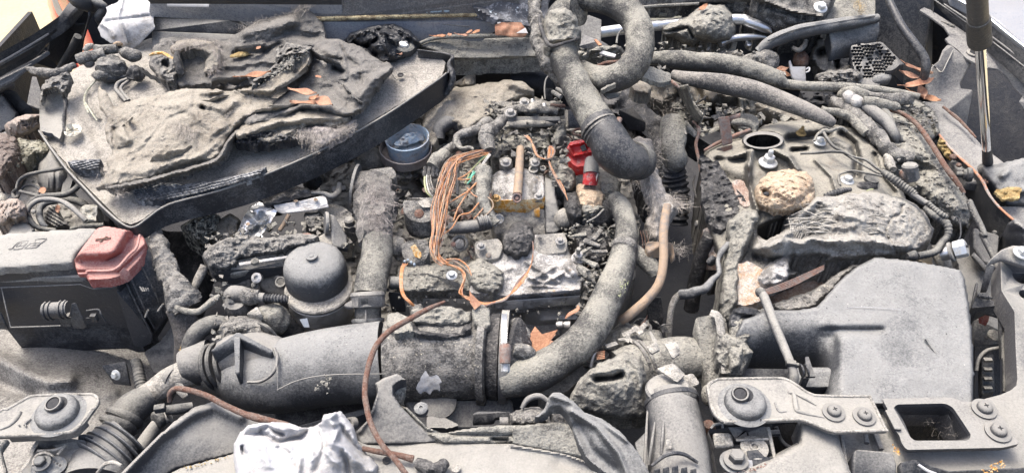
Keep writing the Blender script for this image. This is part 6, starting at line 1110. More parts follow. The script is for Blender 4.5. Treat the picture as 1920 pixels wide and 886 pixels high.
# folded left corner: charred lip flap and cup
g=G();g.relief(raggedpoly([(78,162),(96,152),(118,146),(126,152),(122,175),(124,200),(118,230),(112,262),(98,250),(76,244),(74,200)],1.5,5),[(80,165,.08),(125,150,.085),(118,250,.055),(76,240,.06),(96,205,.052)],noise=((.001,60),),step=2.4,skirt=.008);put('corner_cup',g,M['metalash'],t)
g=G();g.relief(raggedpoly([(80,160),(86,150),(104,142),(118,130),(130,134),(134,148),(128,165),(120,178),(104,165),(84,170),(80,190),(74,190)],2,5,4),[(80,165,.088),(130,140,.095),(122,175,.088),(100,150,.1)],noise=((.006,70,True),(.001,250)),step=1.9,skirt=.008,edge=(.008,5),ragged=2);put('charred_corner',g,M['char'],t)
Tp('charred_horn','char',t,[(50,128,.1,3),(60,132,.1,6),(80,136,.1,7),(100,138,.1,7),(118,134,.1,7),(140,122,.1,5)],12,n=8,noise=(.45,90,True))
Tp('ragged_edge','chardark',t,[(118,180,.075,2),(122,200,.074,2.2),(118,225,.07,2.4),(122,245,.066,2)],6,n=10,noise=(1.0,200))
g=G();g.tube([(166,212,.06,1.6),(158,190,.062,1.8),(162,172,.064,1.8),(176,155,.066,1.8),(186,142,.068,1.4)],6,n=8);g.tube([(160,192,.062,1.4),(172,212,.06,1.6),(182,226,.058,1.4)],6);put('moulded_rib',g,mat('pale green rib',(.3,.3,.22),(.55,.54,.4),.5,60,2,0),t)
# retaining clip
g=G();g.lathe((137,245,.058),[(15.5,0),(15.5,1.5),(13,2),(4,2)],(.1,-.3,1),30);g.lathe((133,242,.062),[(4.2,0),(5.2,10),(3.6,10),(3,3),(.1,3)],(-.3,.5,1),20)
for a in np.linspace(0,2*pi,8,endpoint=False):g.box((137+8*cos(a),245+5*sin(a),.061),(7,1,2),(cos(a),-sin(a),0))
cl=one('trim_clip',g,mat('cream clip',(.6,.56,.45),(.3,.28,.24),.4,60,2,0,grain=.15),'round cream trim clip with a black stud at the left end of the tray','clip')
# ---- melted connectors top left of tray
g=G();g.tube([(146,112,.1,10),(160,108,.102,12),(180,104,.1,12),(196,100,.1,10)],16,n=8,noise=(.3,60));g.tube([(180,92,.1,8),(200,94,.1,10),(220,92,.1,8)],14,n=6,noise=(.3,60));one('melted_connector',g,M['char'],'lumpy charred hose end at the left rear of the tray','hose end')
one('plug',G().lathe((168,120,.09),[(9,-2),(10,4),(8,9),(.1,10)],(0,-.2,1),22),M['metalash'],'small round grey plug beside the lumpy charred hose end','plug')
g=G();g.tube([(158,95,.09,4),(166,88,.092,6),(174,86,.09,5)],12);one('pale_stub',g,M['ashlight'],'pale plastic stub between black liner and charred hose end','stub')
g=G();g.blob((207,128,.08),(27,22,20),(.35,60),40,.2,4,True);g.blob((190,142,.078),(14,9,9),(.35,90),26,.2,5,True);one('melted_lump',g,M['char'],'big round charred lump with glossy black underside on the left part of the tray','melted lump')
g=G();g.blob((208,146,.07),(24,8,8),(.4,90),34,.1,6,True);one('tar_drip',g,M['melt'],'glossy black tar drip at the foot of the big round charred lump','tar')
g=G();g.blob((246,104,.09),(22,14,14),(.35,50),30,-.3,7);one('charred_cup',g,M['char'],'smooth charred cup shape below the pale plastic sheet','melted lump')
g=G();g.blob((256,138,.08),(14,13,12),(.5,120),34,0,8,True);one('bubbled_tar',g,M['chardark'],'bubbly black tar lump right of the big round charred lump','tar')
g=G();g.tube([(238,148,.07,3),(222,156,.07,4),(218,168,.066,4),(228,180,.062,4),(236,190,.058,3)],10);g.tube([(244,150,.07,3),(230,160,.07,3),(228,170,.066,3),(242,188,.06,3)],10);one('bent_rod',g,M['metalash'],'bent twin grey rod on the tray below the bubbly tar','rod')
# ---- felt pads -------------------------------------------------
def pad(name,poly,ctrl,ridges,label,m='felt',noise=((.007,16),(.0035,40),(.0014,130,True),(.0008,320)),step=2.2,skirt=.005,edge=(.006,7),holes=(),rag=2.5,seed=1,warp=6,hairs=None,cat='insulation',hm='fibre'):
    tt=thing(name,label,cat,ctrl[0])
    g=G();g.relief(raggedpoly(poly,rag,7,seed),ctrl,ridges,noise=noise,step=step,skirt=skirt,edge=edge,holes=holes,seed=seed,warp=warp,ragged=1.5);put('felt',g,M[m],tt,smooth=50)
    if hairs:
        g=G()
        for hh in hairs:g.hairs(*hh[0],**hh[1]) if isinstance(hh[0],tuple) and not hasattr(hh[0][0],'__len__') else g.hairs(hh[0],**hh[1])
        put('fibres',g,M[hm],tt,kind='stuff')
    return tt
H0=tile(1,0);H1=tile(1,1)
# back pad: runs from (270,80) to (620,60)
pad('felt_pad',[(285,96),(300,74),(330,70),(370,72),(420,76),(450,60),(480,40),(520,32),(550,26),(565,10),(580,8),(588,24),(605,40),(612,66),(600,100),(570,130),(520,150),(470,160),(430,170),(390,160),(340,165),(300,150),(280,125)],
 [(285,100,.092),(370,75,.105),(450,62,.118),(560,15,.145),(610,60,.12),(570,130,.1),(470,160,.09),(390,130,.088),(300,150,.082),(500,80,.12),(430,110,.1)],
 [([(460,64),(500,50),(550,40)],.01,10),([(500,75),(540,60),(600,70)],-.006,8),([(440,100),(500,95),(520,80)],-.01,6),([(430,125),(480,118),(560,115)],.006,6),([(300,110),(330,100)],.006,8),([(540,100),(580,80),(608,85)],.008,8),([(400,145),(450,150),(500,138)],.006,6)],
 'dark torn felt pad at the back of the tray with a hairy upper edge','feltdark',seed=2,
 hairs=[([(452,58,.122),(480,44,.128),(520,34,.132),(548,28,.138),(562,14,.15),(580,12,.15)],dict(n=420,L=15,wd=.4,spread=4,lift=.012,bias=(0,-5),seed=2)),([(330,78,.108),(380,76,.108),(420,80,.112)],dict(n=200,L=12,wd=.4,spread=5,lift=.008,bias=(6,2),seed=4))])
# arch of burnt fibre with black hollow
tt=thing('fibre_arch','arched hairy felt flap over a black hollow in the middle of the tray','insulation',(370,110,.09))
g=G();g.relief(raggedpoly([(318,92),(330,78),(360,74),(395,78),(412,92),(416,110),(410,128),(398,140),(382,138),(384,118),(392,104),(380,96),(350,94),(338,100),(344,130),(334,142),(326,134),(328,104)],1.5,5,2),[(320,95,.115),(365,76,.125),(412,100,.118),(400,138,.098),(334,140,.098),(380,96,.118)],noise=((.004,50),(.002,140,True)),step=2,skirt=.02,edge=(.01,6),warp=3);put('felt',g,M['felt'],tt)
g=G();g.hairs([(325,90,.122),(360,80,.13),(400,86,.125),(412,115,.112),(395,138,.1)],420,14,.4,5,.008,(3,3),6);put('fibres',g,M['fibredark'],tt,kind='stuff')
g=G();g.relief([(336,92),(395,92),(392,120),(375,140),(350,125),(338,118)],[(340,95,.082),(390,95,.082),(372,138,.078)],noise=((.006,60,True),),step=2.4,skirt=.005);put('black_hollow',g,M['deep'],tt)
Tp('charred_strand','chardark',tt,[(332,98,.12,4),(332,115,.115,6),(338,134,.102,6),(344,140,.098,3)],12,n=8,noise=(.4,90,True))
g=G();g.relief(raggedpoly([(298,112),(310,104),(330,112),(334,140),(326,158),(310,152),(300,140)],2,5),[(300,115,.1),(330,115,.105),(315,155,.09)],[([(308,118),(315,125)],-.015,5)],noise=((.006,70,True),(.002,200)),step=2,skirt=.02,edge=(.01,6));put('side_lump',g,M['char'],tt)
one('amber_strip',G().tube([(432,106,.108,4),(445,103,.11,7),(460,100,.11,8),(472,96,.11,6)],10,n=6,flat=.5,noise=(.3,110)),M['amber'],'yellow amber strip of residue on the dark felt','residue')
g=G();g.tube([(280,104,.1,2),(292,100,.102,3.5),(305,100,.102,3),(318,108,.1,4),(327,112,.1,2.5)],8,n=6,noise=(.4,140));one('amber_drip',g,M['orangepaint'],'orange resin drip between tar lump and hairy arch','residue')
# beige main pad
pad('felt_pad',[(182,160),(200,172),(215,200),(250,188),(300,178),(350,165),(400,168),(450,172),(490,178),(520,185),(505,205),(470,215),(455,225),(440,240),(425,262),(412,290),(395,302),(360,304),(330,315),(290,330),(250,342),(222,345),(200,350),(180,352),(195,335),(205,315),(200,300),(212,280),(200,262),(196,240),(202,222),(186,200)],
 [(185,165,.08),(300,180,.092),(450,175,.1),(515,188,.1),(425,262,.082),(395,300,.072),(330,315,.068),(200,348,.06),(205,280,.07),(200,210,.078),(300,250,.082),(380,210,.098),(250,300,.07)],
 [([(215,240),(212,262),(222,280),(240,275)],-.006,5),([(222,250),(240,262),(230,240)],.008,6),([(360,160),(352,200),(372,230),(400,240)],.004,8),([(250,300),(280,260),(310,230),(340,210)],-.003,4),([(330,300),(380,280),(420,240),(470,210)],.008,10),([(350,295),(390,270),(430,235)],-.005,5),([(230,325),(300,310),(380,290)],.006,8),([(375,192),(400,195),(420,205),(440,190)],.007,7),([(300,200),(330,196),(350,190)],.004,7),([(378,199),(382,201)],-.012,3),([(400,178),(430,176),(460,182)],-.004,4),([(380,172),(420,168),(460,165)],.006,6)],
 'large beige torn felt pad draped across the middle of the tray','felt',seed=4,
 hairs=[([(185,165,.085),(205,200,.082),(205,250,.078),(205,290,.072),(195,340,.064),(230,350,.064)],dict(n=320,L=11,wd=.4,spread=6,lift=.004,bias=(-2,1),seed=7)),([(335,235,.09),(350,245,.09),(365,250,.09)],dict(n=260,L=16,wd=.4,spread=8,lift=.008,bias=(-2,8),seed=8)),([(418,235,.095),(430,210,.1)],dict(n=100,L=10,wd=.4,spread=4,lift=.006,seed=9))])
# thick curled edge strip below main pad
pad('felt_roll',[(196,352),(220,346),(280,334),(330,320),(392,302),(410,290),(424,264),(440,244),(450,238),(448,252),(436,268),(425,292),(410,306),(385,312),(330,330),(280,342),(240,354),(215,362)],
 [(200,355,.066),(280,340,.07),(330,325,.074),(410,300,.078),(440,250,.088),(225,358,.06)],[([(205,352),(280,338),(390,306),(415,290),(440,248)],.006,5)],'thick frayed lower edge of the beige felt pad','feltdark',seed=5,edge=(.012,6),rag=1.5)
# second layer: rolled dark fold from centre to right
pad('felt_pad',[(545,95),(570,80),(600,72),(640,74),(650,80),(680,90),(705,110),(732,120),(738,128),(720,150),(700,178),(680,205),(660,218),(640,218),(600,205),(560,205),(530,225),(490,235),(455,240),(450,215),(480,200),(520,185),(550,165),(575,140),(580,112)],
 [(548,95,.11),(600,74,.125),(650,82,.125),(735,125,.11),(670,215,.098),(600,200,.1),(530,222,.098),(455,235,.09),(560,150,.1),(640,140,.108),(590,110,.115)],
 [([(636,78),(650,100),(668,128),(675,160)],-.003,3),([(640,108),(600,112),(580,118)],-.003,2.5),([(640,170),(670,180),(700,150),(735,125)],.012,11),([(470,225),(540,205),(600,200),(650,212),(672,205)],.01,10),([(560,160),(600,170),(640,165)],-.006,12),([(628,130),(640,135)],-.012,4),([(600,90),(625,100)],.004,8),([(660,140),(690,130)],.004,6),([(646,100),(648,150)],.003,4)],
 'cracked dark felt pad with a rolled lower edge on the right half of the tray','feltdark',seed=7,edge=(.012,8),
 hairs=[([(600,250,.085),(560,245,.088),(580,262,.082)],dict(n=60,L=12,wd=.4,spread=6,lift=.004,seed=11))])
# leaf-shaped light felt flap
pad('felt_flap',[(445,168),(480,162),(520,140),(545,118),(565,100),(578,95),(582,112),(572,132),(545,150),(520,165),(505,180),(478,178)],
 [(450,168,.112),(520,142,.125),(575,98,.14),(575,125,.125),(510,175,.112)],[([(450,170),(510,170),(560,140),(580,115)],.006,4),([(520,150),(560,115)],-.004,8)],'pale leaf shaped felt flap lying across the dark felt beside the leaves','felt',seed=9,edge=(.004,4),rag=1.2,warp=2)
tt=thing('felt_crumble','knobbly charred crumble above the pale felt flap','debris',(545,105,.12))
g=G();g.relief(raggedpoly([(515,95),(535,80),(560,84),(585,88),(580,100),(560,108),(545,125),(525,138),(505,150),(480,160),(470,168),(475,150),(500,135),(518,118)],2,5,3),[(520,95,.13),(580,92,.138),(480,160,.118),(520,135,.122),(550,100,.14)],noise=((.01,60,True),(.004,160,True)),step=1.9,skirt=.02,edge=(.008,6),warp=4);put('crust',g,M['char'],tt)
g=G();crumbs(g,[(505,145),(540,100),(580,92),(545,130),(480,162)],.142,130,(1,3.2),3);put('crumbs',g,M['ash'],tt,kind='stuff')
# front-right folded flap + dark crust under it
pad('felt_pad',[(440,245),(470,225),(520,215),(560,208),(600,205),(645,216),(662,216),(655,232),(620,240),(600,232),(560,240),(530,262),(500,268),(470,262),(446,262)],
 [(442,250,.088),(520,220,.098),(600,210,.1),(660,220,.095),(530,260,.085),(460,260,.082)],[([(445,250),(520,228),(600,218),(655,224)],.008,7),([(500,250),(560,232)],-.006,5)],'wavy grey brown felt fold along the front of the right half of the tray','felt',seed=11,edge=(.008,6))
tt=thing('charred_crust','black crusty char under the wavy felt fold at the front of the tray','debris',(480,262,.08))
g=G();g.relief(raggedpoly([(440,262),(450,248),(480,244),(520,248),(545,252),(560,262),(530,266),(500,272),(470,274),(440,268)],2,5,4),[(442,262,.08),(500,246,.088),(560,262,.08),(480,272,.074)],noise=((.006,90,True),(.003,200,True)),step=1.9,skirt=.012,edge=(.006,5));put('crust',g,M['melt'],tt)
# hairy tail over rim
tt=thing('fibre_tail','pinkish grey hairy fibre tail spilling onto the tray floor by the front rim','insulation',(600,255,.075))
g=G();g.relief(raggedpoly([(548,240),(590,236),(640,240),(650,230),(668,222),(660,245),(630,262),(600,278),(588,282),(582,268),(562,262)],2,5,4),[(550,245,.084),(640,242,.088),(590,280,.066),(610,255,.084)],noise=((.004,60),(.001,200)),step=2.2,skirt=.01,edge=(.008,8));put('felt',g,M['fibredark'],tt)
g=G();g.hairs([(560,250,.09),(600,255,.09),(650,238,.092)],420,15,.4,8,.006,(0,6),6);g.hairs([(586,268,.08),(588,276,.075)],110,15,.4,3,.004,(0,8),7);g.hairs([(640,240,.09),(662,230,.09)],120,12,.4,5,.006,(6,4),8);put('fibres',g,M['fibre'],tt,kind='stuff')
# charred layered strips on the tray floor
def strip(poly,z0,label,seed):
    g=G();g.relief(raggedpoly(poly,.8,6,seed),z0,noise=((.001,60),),step=1.9,skirt=.012,edge=(.005,4),fn=lambda x,y,z:z+.0012*np.sin(y*1.3+x*.32+3.5*fbm(np.c_[x,y,0*x],1/30.,3,seed)));one('layered_strip',g,M['plasticash'] if 0 else mat('layered char',(.06,.065,.072),(.36,.37,.37),.45,60,2,.2,grain=.2,bump=.8),label,'foam strip')
strip([(250,350),(256,344),(300,341),(340,346),(400,338),(440,330),(480,320),(500,312),(490,326),(440,344),(390,358),(340,370),(300,376),(256,375),(249,365)],[(250,360,.046),(400,348,.055),(500,315,.064),(300,376,.044),(300,342,.052)],'long layered strip of charred foam along the front rim of the tray',3)
strip([(126,303),(140,300),(170,299),(190,298),(186,318),(150,320),(135,312)],[(130,305,.056),(188,300,.058),(150,318,.052)],'short layered strip of charred foam near the left corner of the tray',5)
one('screw_post',G().lathe((353,330,.058),[(9,0),(8,5),(6.5,8),(5,8),(4,2),(.1,2)],(0,-.1,1),20),M['plasticclean'],'small black hollow screw post under the felt edge at the front','post')
g=G();g.hairs([(205,352,.06),(222,362,.056)],110,14,.35,6,.005,(4,4),5);one('fibre_tuft',g,M['fibre'],'small hairy tuft at the lower left end of the felt','fibre',kind='stuff')
# leaves
leaf(480,140,.135,56,15,.35,'leaf',label='long orange brown leaf lying alone on the dark felt, left of the flap',curl=.15)
leaf(567,172,.122,60,17,-.28,'leaforange',label='uppermost tan leaf of the cluster right of the pale felt flap',curl=.2,stem=False)
leaf(606,190,.124,52,24,-.62,'leaforange',label='rightmost pointed tan leaf of the cluster on the felt',curl=.15,stem=False)
leaf(572,192,.118,58,13,-.05,'leaforange',label='lowest narrow tan leaf of the cluster on the felt',curl=.12,stem=False)
leaf(589,184,.126,24,12,.8,'leaf',label='small curled leaf in the middle of the cluster on the felt',curl=.5,stem=False)
leaf(485,90,.135,12,9,1.2,'leaforange',label='tiny pinkish leaf scrap on the dark felt near the amber strip',stem=False)
leaf(597,144,.12,14,8,-.4,'leaforange',label='tiny tan leaf scrap above the leaf cluster on the felt',stem=False)
g=G();pl=[(200,180),(420,180),(600,120),(700,120),(650,230),(430,260),(230,330)];crumbs(g,pl,.104,60,(.8,2.2),21);one('ash_crumbs',g,M['ashlight'],'scattered pale ash crumbs on the felt pads','crumbs',kind='stuff')

r_=random.Random(12)
for k,(x,y,z,L,a,m_,lb) in enumerate(((470,92,.118,60,.1,'feltdark','torn dark felt tongue at the back of the tray behind the arch'),(610,110,.122,70,-.5,'feltdark','torn felt tongue beside the melted pump'),(250,215,.086,60,.9,'felt','torn felt tongue at the left edge of the beige pad'),(320,290,.08,80,.35,'felt','long torn felt tongue near the front of the beige pad'),(520,205,.105,90,.25,'felt','raised torn felt tongue below the leaf cluster'),(395,190,.098,70,.2,'felt','pale torn felt tongue in the middle of the pads'),(655,170,.112,60,-.9,'feltdark','torn felt tongue on the right end of the pads'),(280,140,.09,50,-.6,'feltdark','torn felt tongue left of the arch'),(430,150,.105,70,.15,'feltdark','torn felt tongue below the lone orange leaf'))):
    ca,sa=cos(a),-sin(a);pl=[]
    for i in range(9):u=i/8-.5;pl.append((x+ca*u*L-sa*(7+r_.uniform(-3,4)),y+sa*u*L*.8-ca*(7+r_.uniform(-3,4))*.8))
    for i in range(9):u=.5-i/8;pl.append((x+ca*u*L+sa*(6+r_.uniform(-3,4)),y+sa*u*L*.8+ca*(6+r_.uniform(-3,4))*.8))
    g=G();g.relief(raggedpoly(pl,1.5,5,k),[(pl[0][0],pl[0][1],z),(pl[4][0],pl[4][1],z+.014),(pl[8][0],pl[8][1],z+.002),(pl[13][0],pl[13][1],z-.002)],noise=((.004,50),(.0015,150,True)),step=1.9,skirt=.004,ragged=2,seed=k);o=one('felt_tongue',g,M[m_],lb,'insulation')
CR=dict(noise=((.005,45),(.0028,110,True),(.0016,300,True)),step=2.,skirt=.03,edge=(.012,7),warp=3)
def crust(n,m,label,cat,poly,z0,seed=1,rise=.012,**k):
    cx,cy=np.mean([p[0] for p in poly]),np.mean([p[1] for p in poly]);c=[(p[0],p[1],z0) for p in poly[::2]]+[(cx,cy,z0+rise)]
    g=G();g.relief(raggedpoly(poly,2,6,seed),c,(),seed=seed,**{**CR,**k});return one(n,g,M[m],label,cat)
def box4(x0,y0,x1,y1):return [(x0,y0),(x1,y0),(x1,y1),(x0,y1)]
Q1=tile(2,1);Q2=tile(3,1);Q3=tile(2,2);Q4=tile(3,2);S1=tile(2,3);S2=tile(3,3)
# ---- engine block base: sooty casting under everything
t=thing('engine_block','sooty ash covered engine block in the middle of the bay','engine',(900,480,-.3))
Rp('casting','casting',t,[(600,300),(640,250),(780,200),(1000,180),(1120,230),(1180,330),(1200,420),(1190,520),(1150,600),(1090,640),(960,640),(700,620),(640,560),(600,440)],
   [(600,320,-.12),(780,210,-.05),(1000,190,-.04),(1110,250,-.06),(1190,420,-.1),(1180,560,-.13),(960,630,-.13),(700,600,-.12),(620,500,-.13),(900,380,-.07),(1080,400,-.05),(760,430,-.09)],
   [([(760,300),(800,360),(820,430)],-.03,12),([(860,420),(890,480)],-.03,12),([(700,300),(720,380)],.02,20)],noise=((.014,22,True),(.006,60,True),(.002,160)),step=3.4,skirt=.1,sm=35)
g=G();crumbs(g,[(640,300),(780,220),(1100,240),(1180,420),(1140,600),(680,600)],-.035,700,(1.5,5),31);crumbs(g,[(1040,380),(1180,400),(1170,560),(1060,470)],-.01,200,(2,6),33);put('loose_debris',g,M['ash'],t,kind='stuff')
Rp('lower_front','alu',t,[(740,560),(1085,556),(1086,600),(1076,625),(1010,632),(970,625),(740,615)],[(740,560,-.045),(1085,556,-.04),(1080,620,-.1),(740,610,-.1),(960,560,-.04),(960,625,-.1)],[([(975,560),(975,620)],-.01,8),([(1020,600),(1080,598)],.006,5)],noise=((.003,20),(.0008,120)),step=3,skirt=.08)
Rp('sump_cover','midgrey',t,[(978,620),(982,606),(1050,594),(1052,630),(1000,660),(985,655)],[(980,610,-.085),(1050,596,-.08),(1000,655,-.11)],noise=((.001,40),),step=2.5,skirt=.06,edge=(.006,5))
for x in (1048,1062):Lp('pipe_union','alu',t,(x,609,-.06),[(7,-5),(8,0),(8,7),(6,8)],(1,-.1,.1),18)
# cam cover plate with bright bleached aluminium (front right of engine)
t=thing('cylinder_head_cover','heat bleached aluminium cover plate with a ribbed X casting at the front of the engine','engine cover plate',(1020,510,-.03))
pl=[(880,545),(890,500),(930,470),(960,450),(1000,440),(1060,440),(1066,470),(1078,492),(1094,505),(1092,525),(1088,550),(1010,556),(950,562),(885,560)]
Rp('plate','whitemetal',t,pl,[(885,550,-.02),(960,455,.0),(1060,445,.0),(1090,520,-.01),(950,560,-.026),(1085,550,-.024),(1000,500,-.005)],[([(992,520),(1020,530),(1055,512)],.008,4),([(1000,535),(1050,538)],.006,4),([(985,490),(1048,528)],.006,3.5),([(1040,500),(1000,522)],.006,3.5),([(880,548),(950,553),(1088,542)],.006,5),([(1066,500),(1075,512)],.012,9)],noise=((.003,40,True),(.001,150)),step=2,skirt=.03,edge=(.005,4))
Lp('bolt_boss','whitemetal',t,(1069,511,-.004),[(13,-6),(13,2),(11,4),(6,4),(5,1),(.1,1)],(0,-.1,1),24);Lp('bolt_boss','whitemetal',t,(1088,512,-.012),[(7,-6),(7,3),(5,4),(3,4),(2.5,1),(.1,1)],(0,-.1,1),18)
Pp('gasket_edge','alu',t,[(878,556,-.026),(950,562,-.026),(1088,552,-.024),(1090,560,-.03),(950,572,-.034),(876,566,-.034)],h=.012)
Rp('dark_side','casting',t,[(748,520),(800,512),(860,530),(880,545),(880,585),(760,570),(745,545)],[(750,525,-.03),(870,545,-.03),(870,580,-.07),(755,565,-.06)],noise=((.004,40),),step=2.4,skirt=.03)
bolt(t,847,516,.0,10.5,'zinc',(0,-.2,1),'hex');Lp('washer','zinc',t,(847,516,-.003),[(10.5,-1),(10.5,1),(7,1.5)],(0,-.2,1),24)
# ash rubble between
crust('ash_rubble','ash','ash caked rubble around the silver bolt below the copper bundle','debris',[(745,500),(770,490),(830,495),(870,505),(900,520),(890,545),(820,550),(760,548),(742,530)],-.025,3)
crust('ash_rubble','ash','rounded ash caked lump left of the bleached cover plate','debris',[(870,500),(900,480),(925,495),(946,510),(944,535),(925,552),(895,545),(880,530)],-.004,5)
crust('melted_lump','chardark','dark sharp melted lump right of centre above the thin red wires','melted lump',[(940,440),(960,420),(985,412),(1000,425),(1002,450),(990,475),(965,480),(945,470)],.012,6)
# rocker: centre plate and injector pipe
t=thing('injector_cover','pale aluminium injector cover with an orange varnish stained edge, centre of the engine','injector cover',(965,350,-.02))
Rp('plate','whitemetal',t,[(922,330),(935,320),(975,312),(1020,330),(1022,365),(1018,380),(925,385)],[(925,335,.02),(1020,335,.02),(925,380,.012),(1018,378,.012),(970,320,.026)],[([(940,335),(945,365)],.004,6),([(1000,335),(1003,360)],.005,5)],noise=((.002,60),(.001,150)),step=2,skirt=.03,edge=(.005,4))
Tp('injector_pipe','tan',t,[(976,278,.035,7.5),(974,310,.035,8),(972,345,.034,8.5),(970,366,.032,9)],20,noise=(.04,90));Lp('pipe_mouth','rustlight',t,(969.5,371,.033),[(9.5,-3),(9.5,3),(8,4),(6,3),(5.5,-1),(3.5,-1),(3,2),(.1,2)],(-.05,-.75,.65),24)
Pp('stained_edge','orangepaint',t,[(918,376,.018),(950,374,.018),(990,374,.018),(1022,368,.018),(1020,384,.006),(985,392,.004),(945,392,.004),(920,392,.004)],h=.008)
Pp('stained_edge','orangepaint',t,[(1001,392,.006),(1012,388,.008),(1012,404,-.002),(1003,402,-.002)],h=.004,bevel=0,noise=(.002,90))
for x,y in ((930,372),(1010,368)):bolt(t,x,y,.022,9,'orangepaint' if x < 950 else 'alu',(0,-.1,1),'hex')
Rp('lower_step','casting',t,[(920,392),(1020,392),(1024,440),(1000,445),(930,440)],[(920,394,.0),(1020,394,.0),(970,440,-.03)],noise=((.003,50),(.001,180)),step=2.4,skirt=.04);Lp('oil_plug','alu',t,(936,410,.0),[(9,-4),(9,3),(7,3),(6.5,1),(.1,1)],(0,-.8,.6),20);Pp('clip','zinc',t,[(925,402,.006),(932,401,.006),(932,422,-.008),(925,422,-.008)],h=.004,bevel=.001)
Rp('side_casting','plastic',t,[(1020,330),(1040,340),(1043,368),(1050,400),(1056,430),(1040,440),(1022,440),(1020,370)],[(1022,335,.015),(1040,370,.01),(1050,430,-.02),(1022,435,-.02)],noise=((.002,50),(.001,160)),step=2.2,skirt=.05,edge=(.005,4))
Lp('silver_boss','casting',t,(1058,410,-.012),[(20,-8),(19,8),(14,15),(6,18)],(.5,-.4,.8),26,noise=(.001,90))
# injector clamps and rubble top
t=thing('injector_rail','row of ash caked injector clamps and rails at the top of the engine','fuel rail',(980,240,.0))
Tp('rail','casting',t,[(915,236,.03,6),(960,234,.035,7),(1010,232,.035,7),(1045,232,.03,5)],12,noise=(.2,90))
Pp('rail_bar','plastic',t,[(945,218,.045),(1050,218,.045),(1052,226,.04),(947,227,.04)],h=.008,bevel=.001)
Tp('upper_rail','char',t,[(940,210,.045,5),(970,204,.05,7),(1010,206,.05,7),(1045,210,.045,6)],12,noise=(.4,110,True))
for x,y,r,z in ((957,213,12,.045),(983,193,10,.05),(948,306,11,.03),(1003,306,10,.028)):
    Lp('injector_clamp','casting',t,(x,y,z),[(r*1.2,-10),(r*1.2,-2),(r,2),(r,6),(r*.6,8)],(0,-.1,1),14,noise=(.002,150));bolt(t,x,y,z+.006,r*.9,'alu',(0,-.1,1),'hex')
for x,y in ((985,205),(998,195),(1020,203)):Tp('clamp_stub','alu',t,[(x,y-8,.05,4),(x+1,y+6,.045,4.5)],10,n=3)
Lp('white_ring','ashlight',t,(1000,318,.026),[(9,-1),(9,2),(6,3),(5,1),(5,-1)],(0,-.2,1),18);Lp('white_ring','ashlight',t,(1018,316,.026),[(6,-1),(6,2),(4,3),(3,1),(3,-1)],(0,-.2,1),16)
Pp('black_tab','plasticclean',t,[(1065,206,.05),(1096,200,.052),(1098,205,.05),(1092,212,.05),(1097,232,.035),(1066,232,.035)],h=.01,bevel=.001)
Pp('black_tab','plasticclean',t,[(1020,165,.03),(1036,166,.03),(1036,190,.01),(1022,186,.01)],h=.004,bevel=.001)
Tp('thin_rod','plastic',t,[(1034,138,.05,1.6),(1024,148,.045,1.6),(1021,165,.04,1.6),(1022,186,.03,1.4)],6)
for a,b in (((1044,166),(1060,176)),((1052,158),(1066,172)),((1036,172),(1052,182))):Tp('broken_pipe','ashlight',t,[(a[0],a[1],.05,4),(b[0],b[1],.05,4.5)],12,n=3)
Tp('copper_washer','rust',t,[(1074,246,.03,2.5),(1084,242,.034,2.5),(1098,244,.034,2.5),(1101,250,.03,2.5),(1090,254,.028,2.5),(1077,252,.028,2.5),(1074,246,.03,2.5)],8);Tp('red_wire','rust',t,[(1032,196,.055,2.5),(1046,198,.055,3.5),(1058,199,.05,3.5)],8,noise=(.4,140))
crust('caked_crust','char','charred crust heap across the top of the injector rails','debris',[(915,195),(940,185),(975,190),(1010,186),(1050,192),(1060,205),(1030,214),(980,216),(930,220)],.032,8,.01)
crust('caked_crust','ashlight','creamy crumbly crust on the left end of the injector rail','debris',[(984,196),(1000,190),(1015,196),(1016,208),(995,212),(984,206)],.052,9,.008)
crust('caked_crust','ash','ash crust column hanging left of the red plastic','debris',[(1042,222),(1060,224),(1062,250),(1052,272),(1042,278),(1036,262),(1042,245)],.03,10)
crust('caked_crust','ash','ash crust around the injector clamp left of the rusty pipe','debris',[(905,250),(930,235),(965,240),(1000,245),(1030,250),(1035,275),(1000,285),(960,282),(930,300),(912,290)],.012,11)
crust('caked_crust','ash','ash mound between the rusty pipe and the red plastic','debris',[(1030,290),(1060,300),(1078,320),(1080,345),(1065,360),(1040,350),(1030,330)],.012,12)
crust('caked_crust','chardark','dark crumpled lump under the red wires right of the injector cover','debris',[(1060,362),(1080,358),(1092,380),(1092,405),(1078,412),(1062,400),(1058,385)],.012,13)
crust('foam_crumbs','foam','pinkish cream burnt crumbs below the red plastic tube','debris',[(1080,350),(1100,340),(1125,345),(1136,370),(1130,390),(1105,396),(1085,385)],.01,14)
crust('caked_crust','ash','ash heap behind the upper end of the curved front hose','debris',[(1120,320),(1150,322),(1165,345),(1160,372),(1135,380),(1122,360)],.0,15)
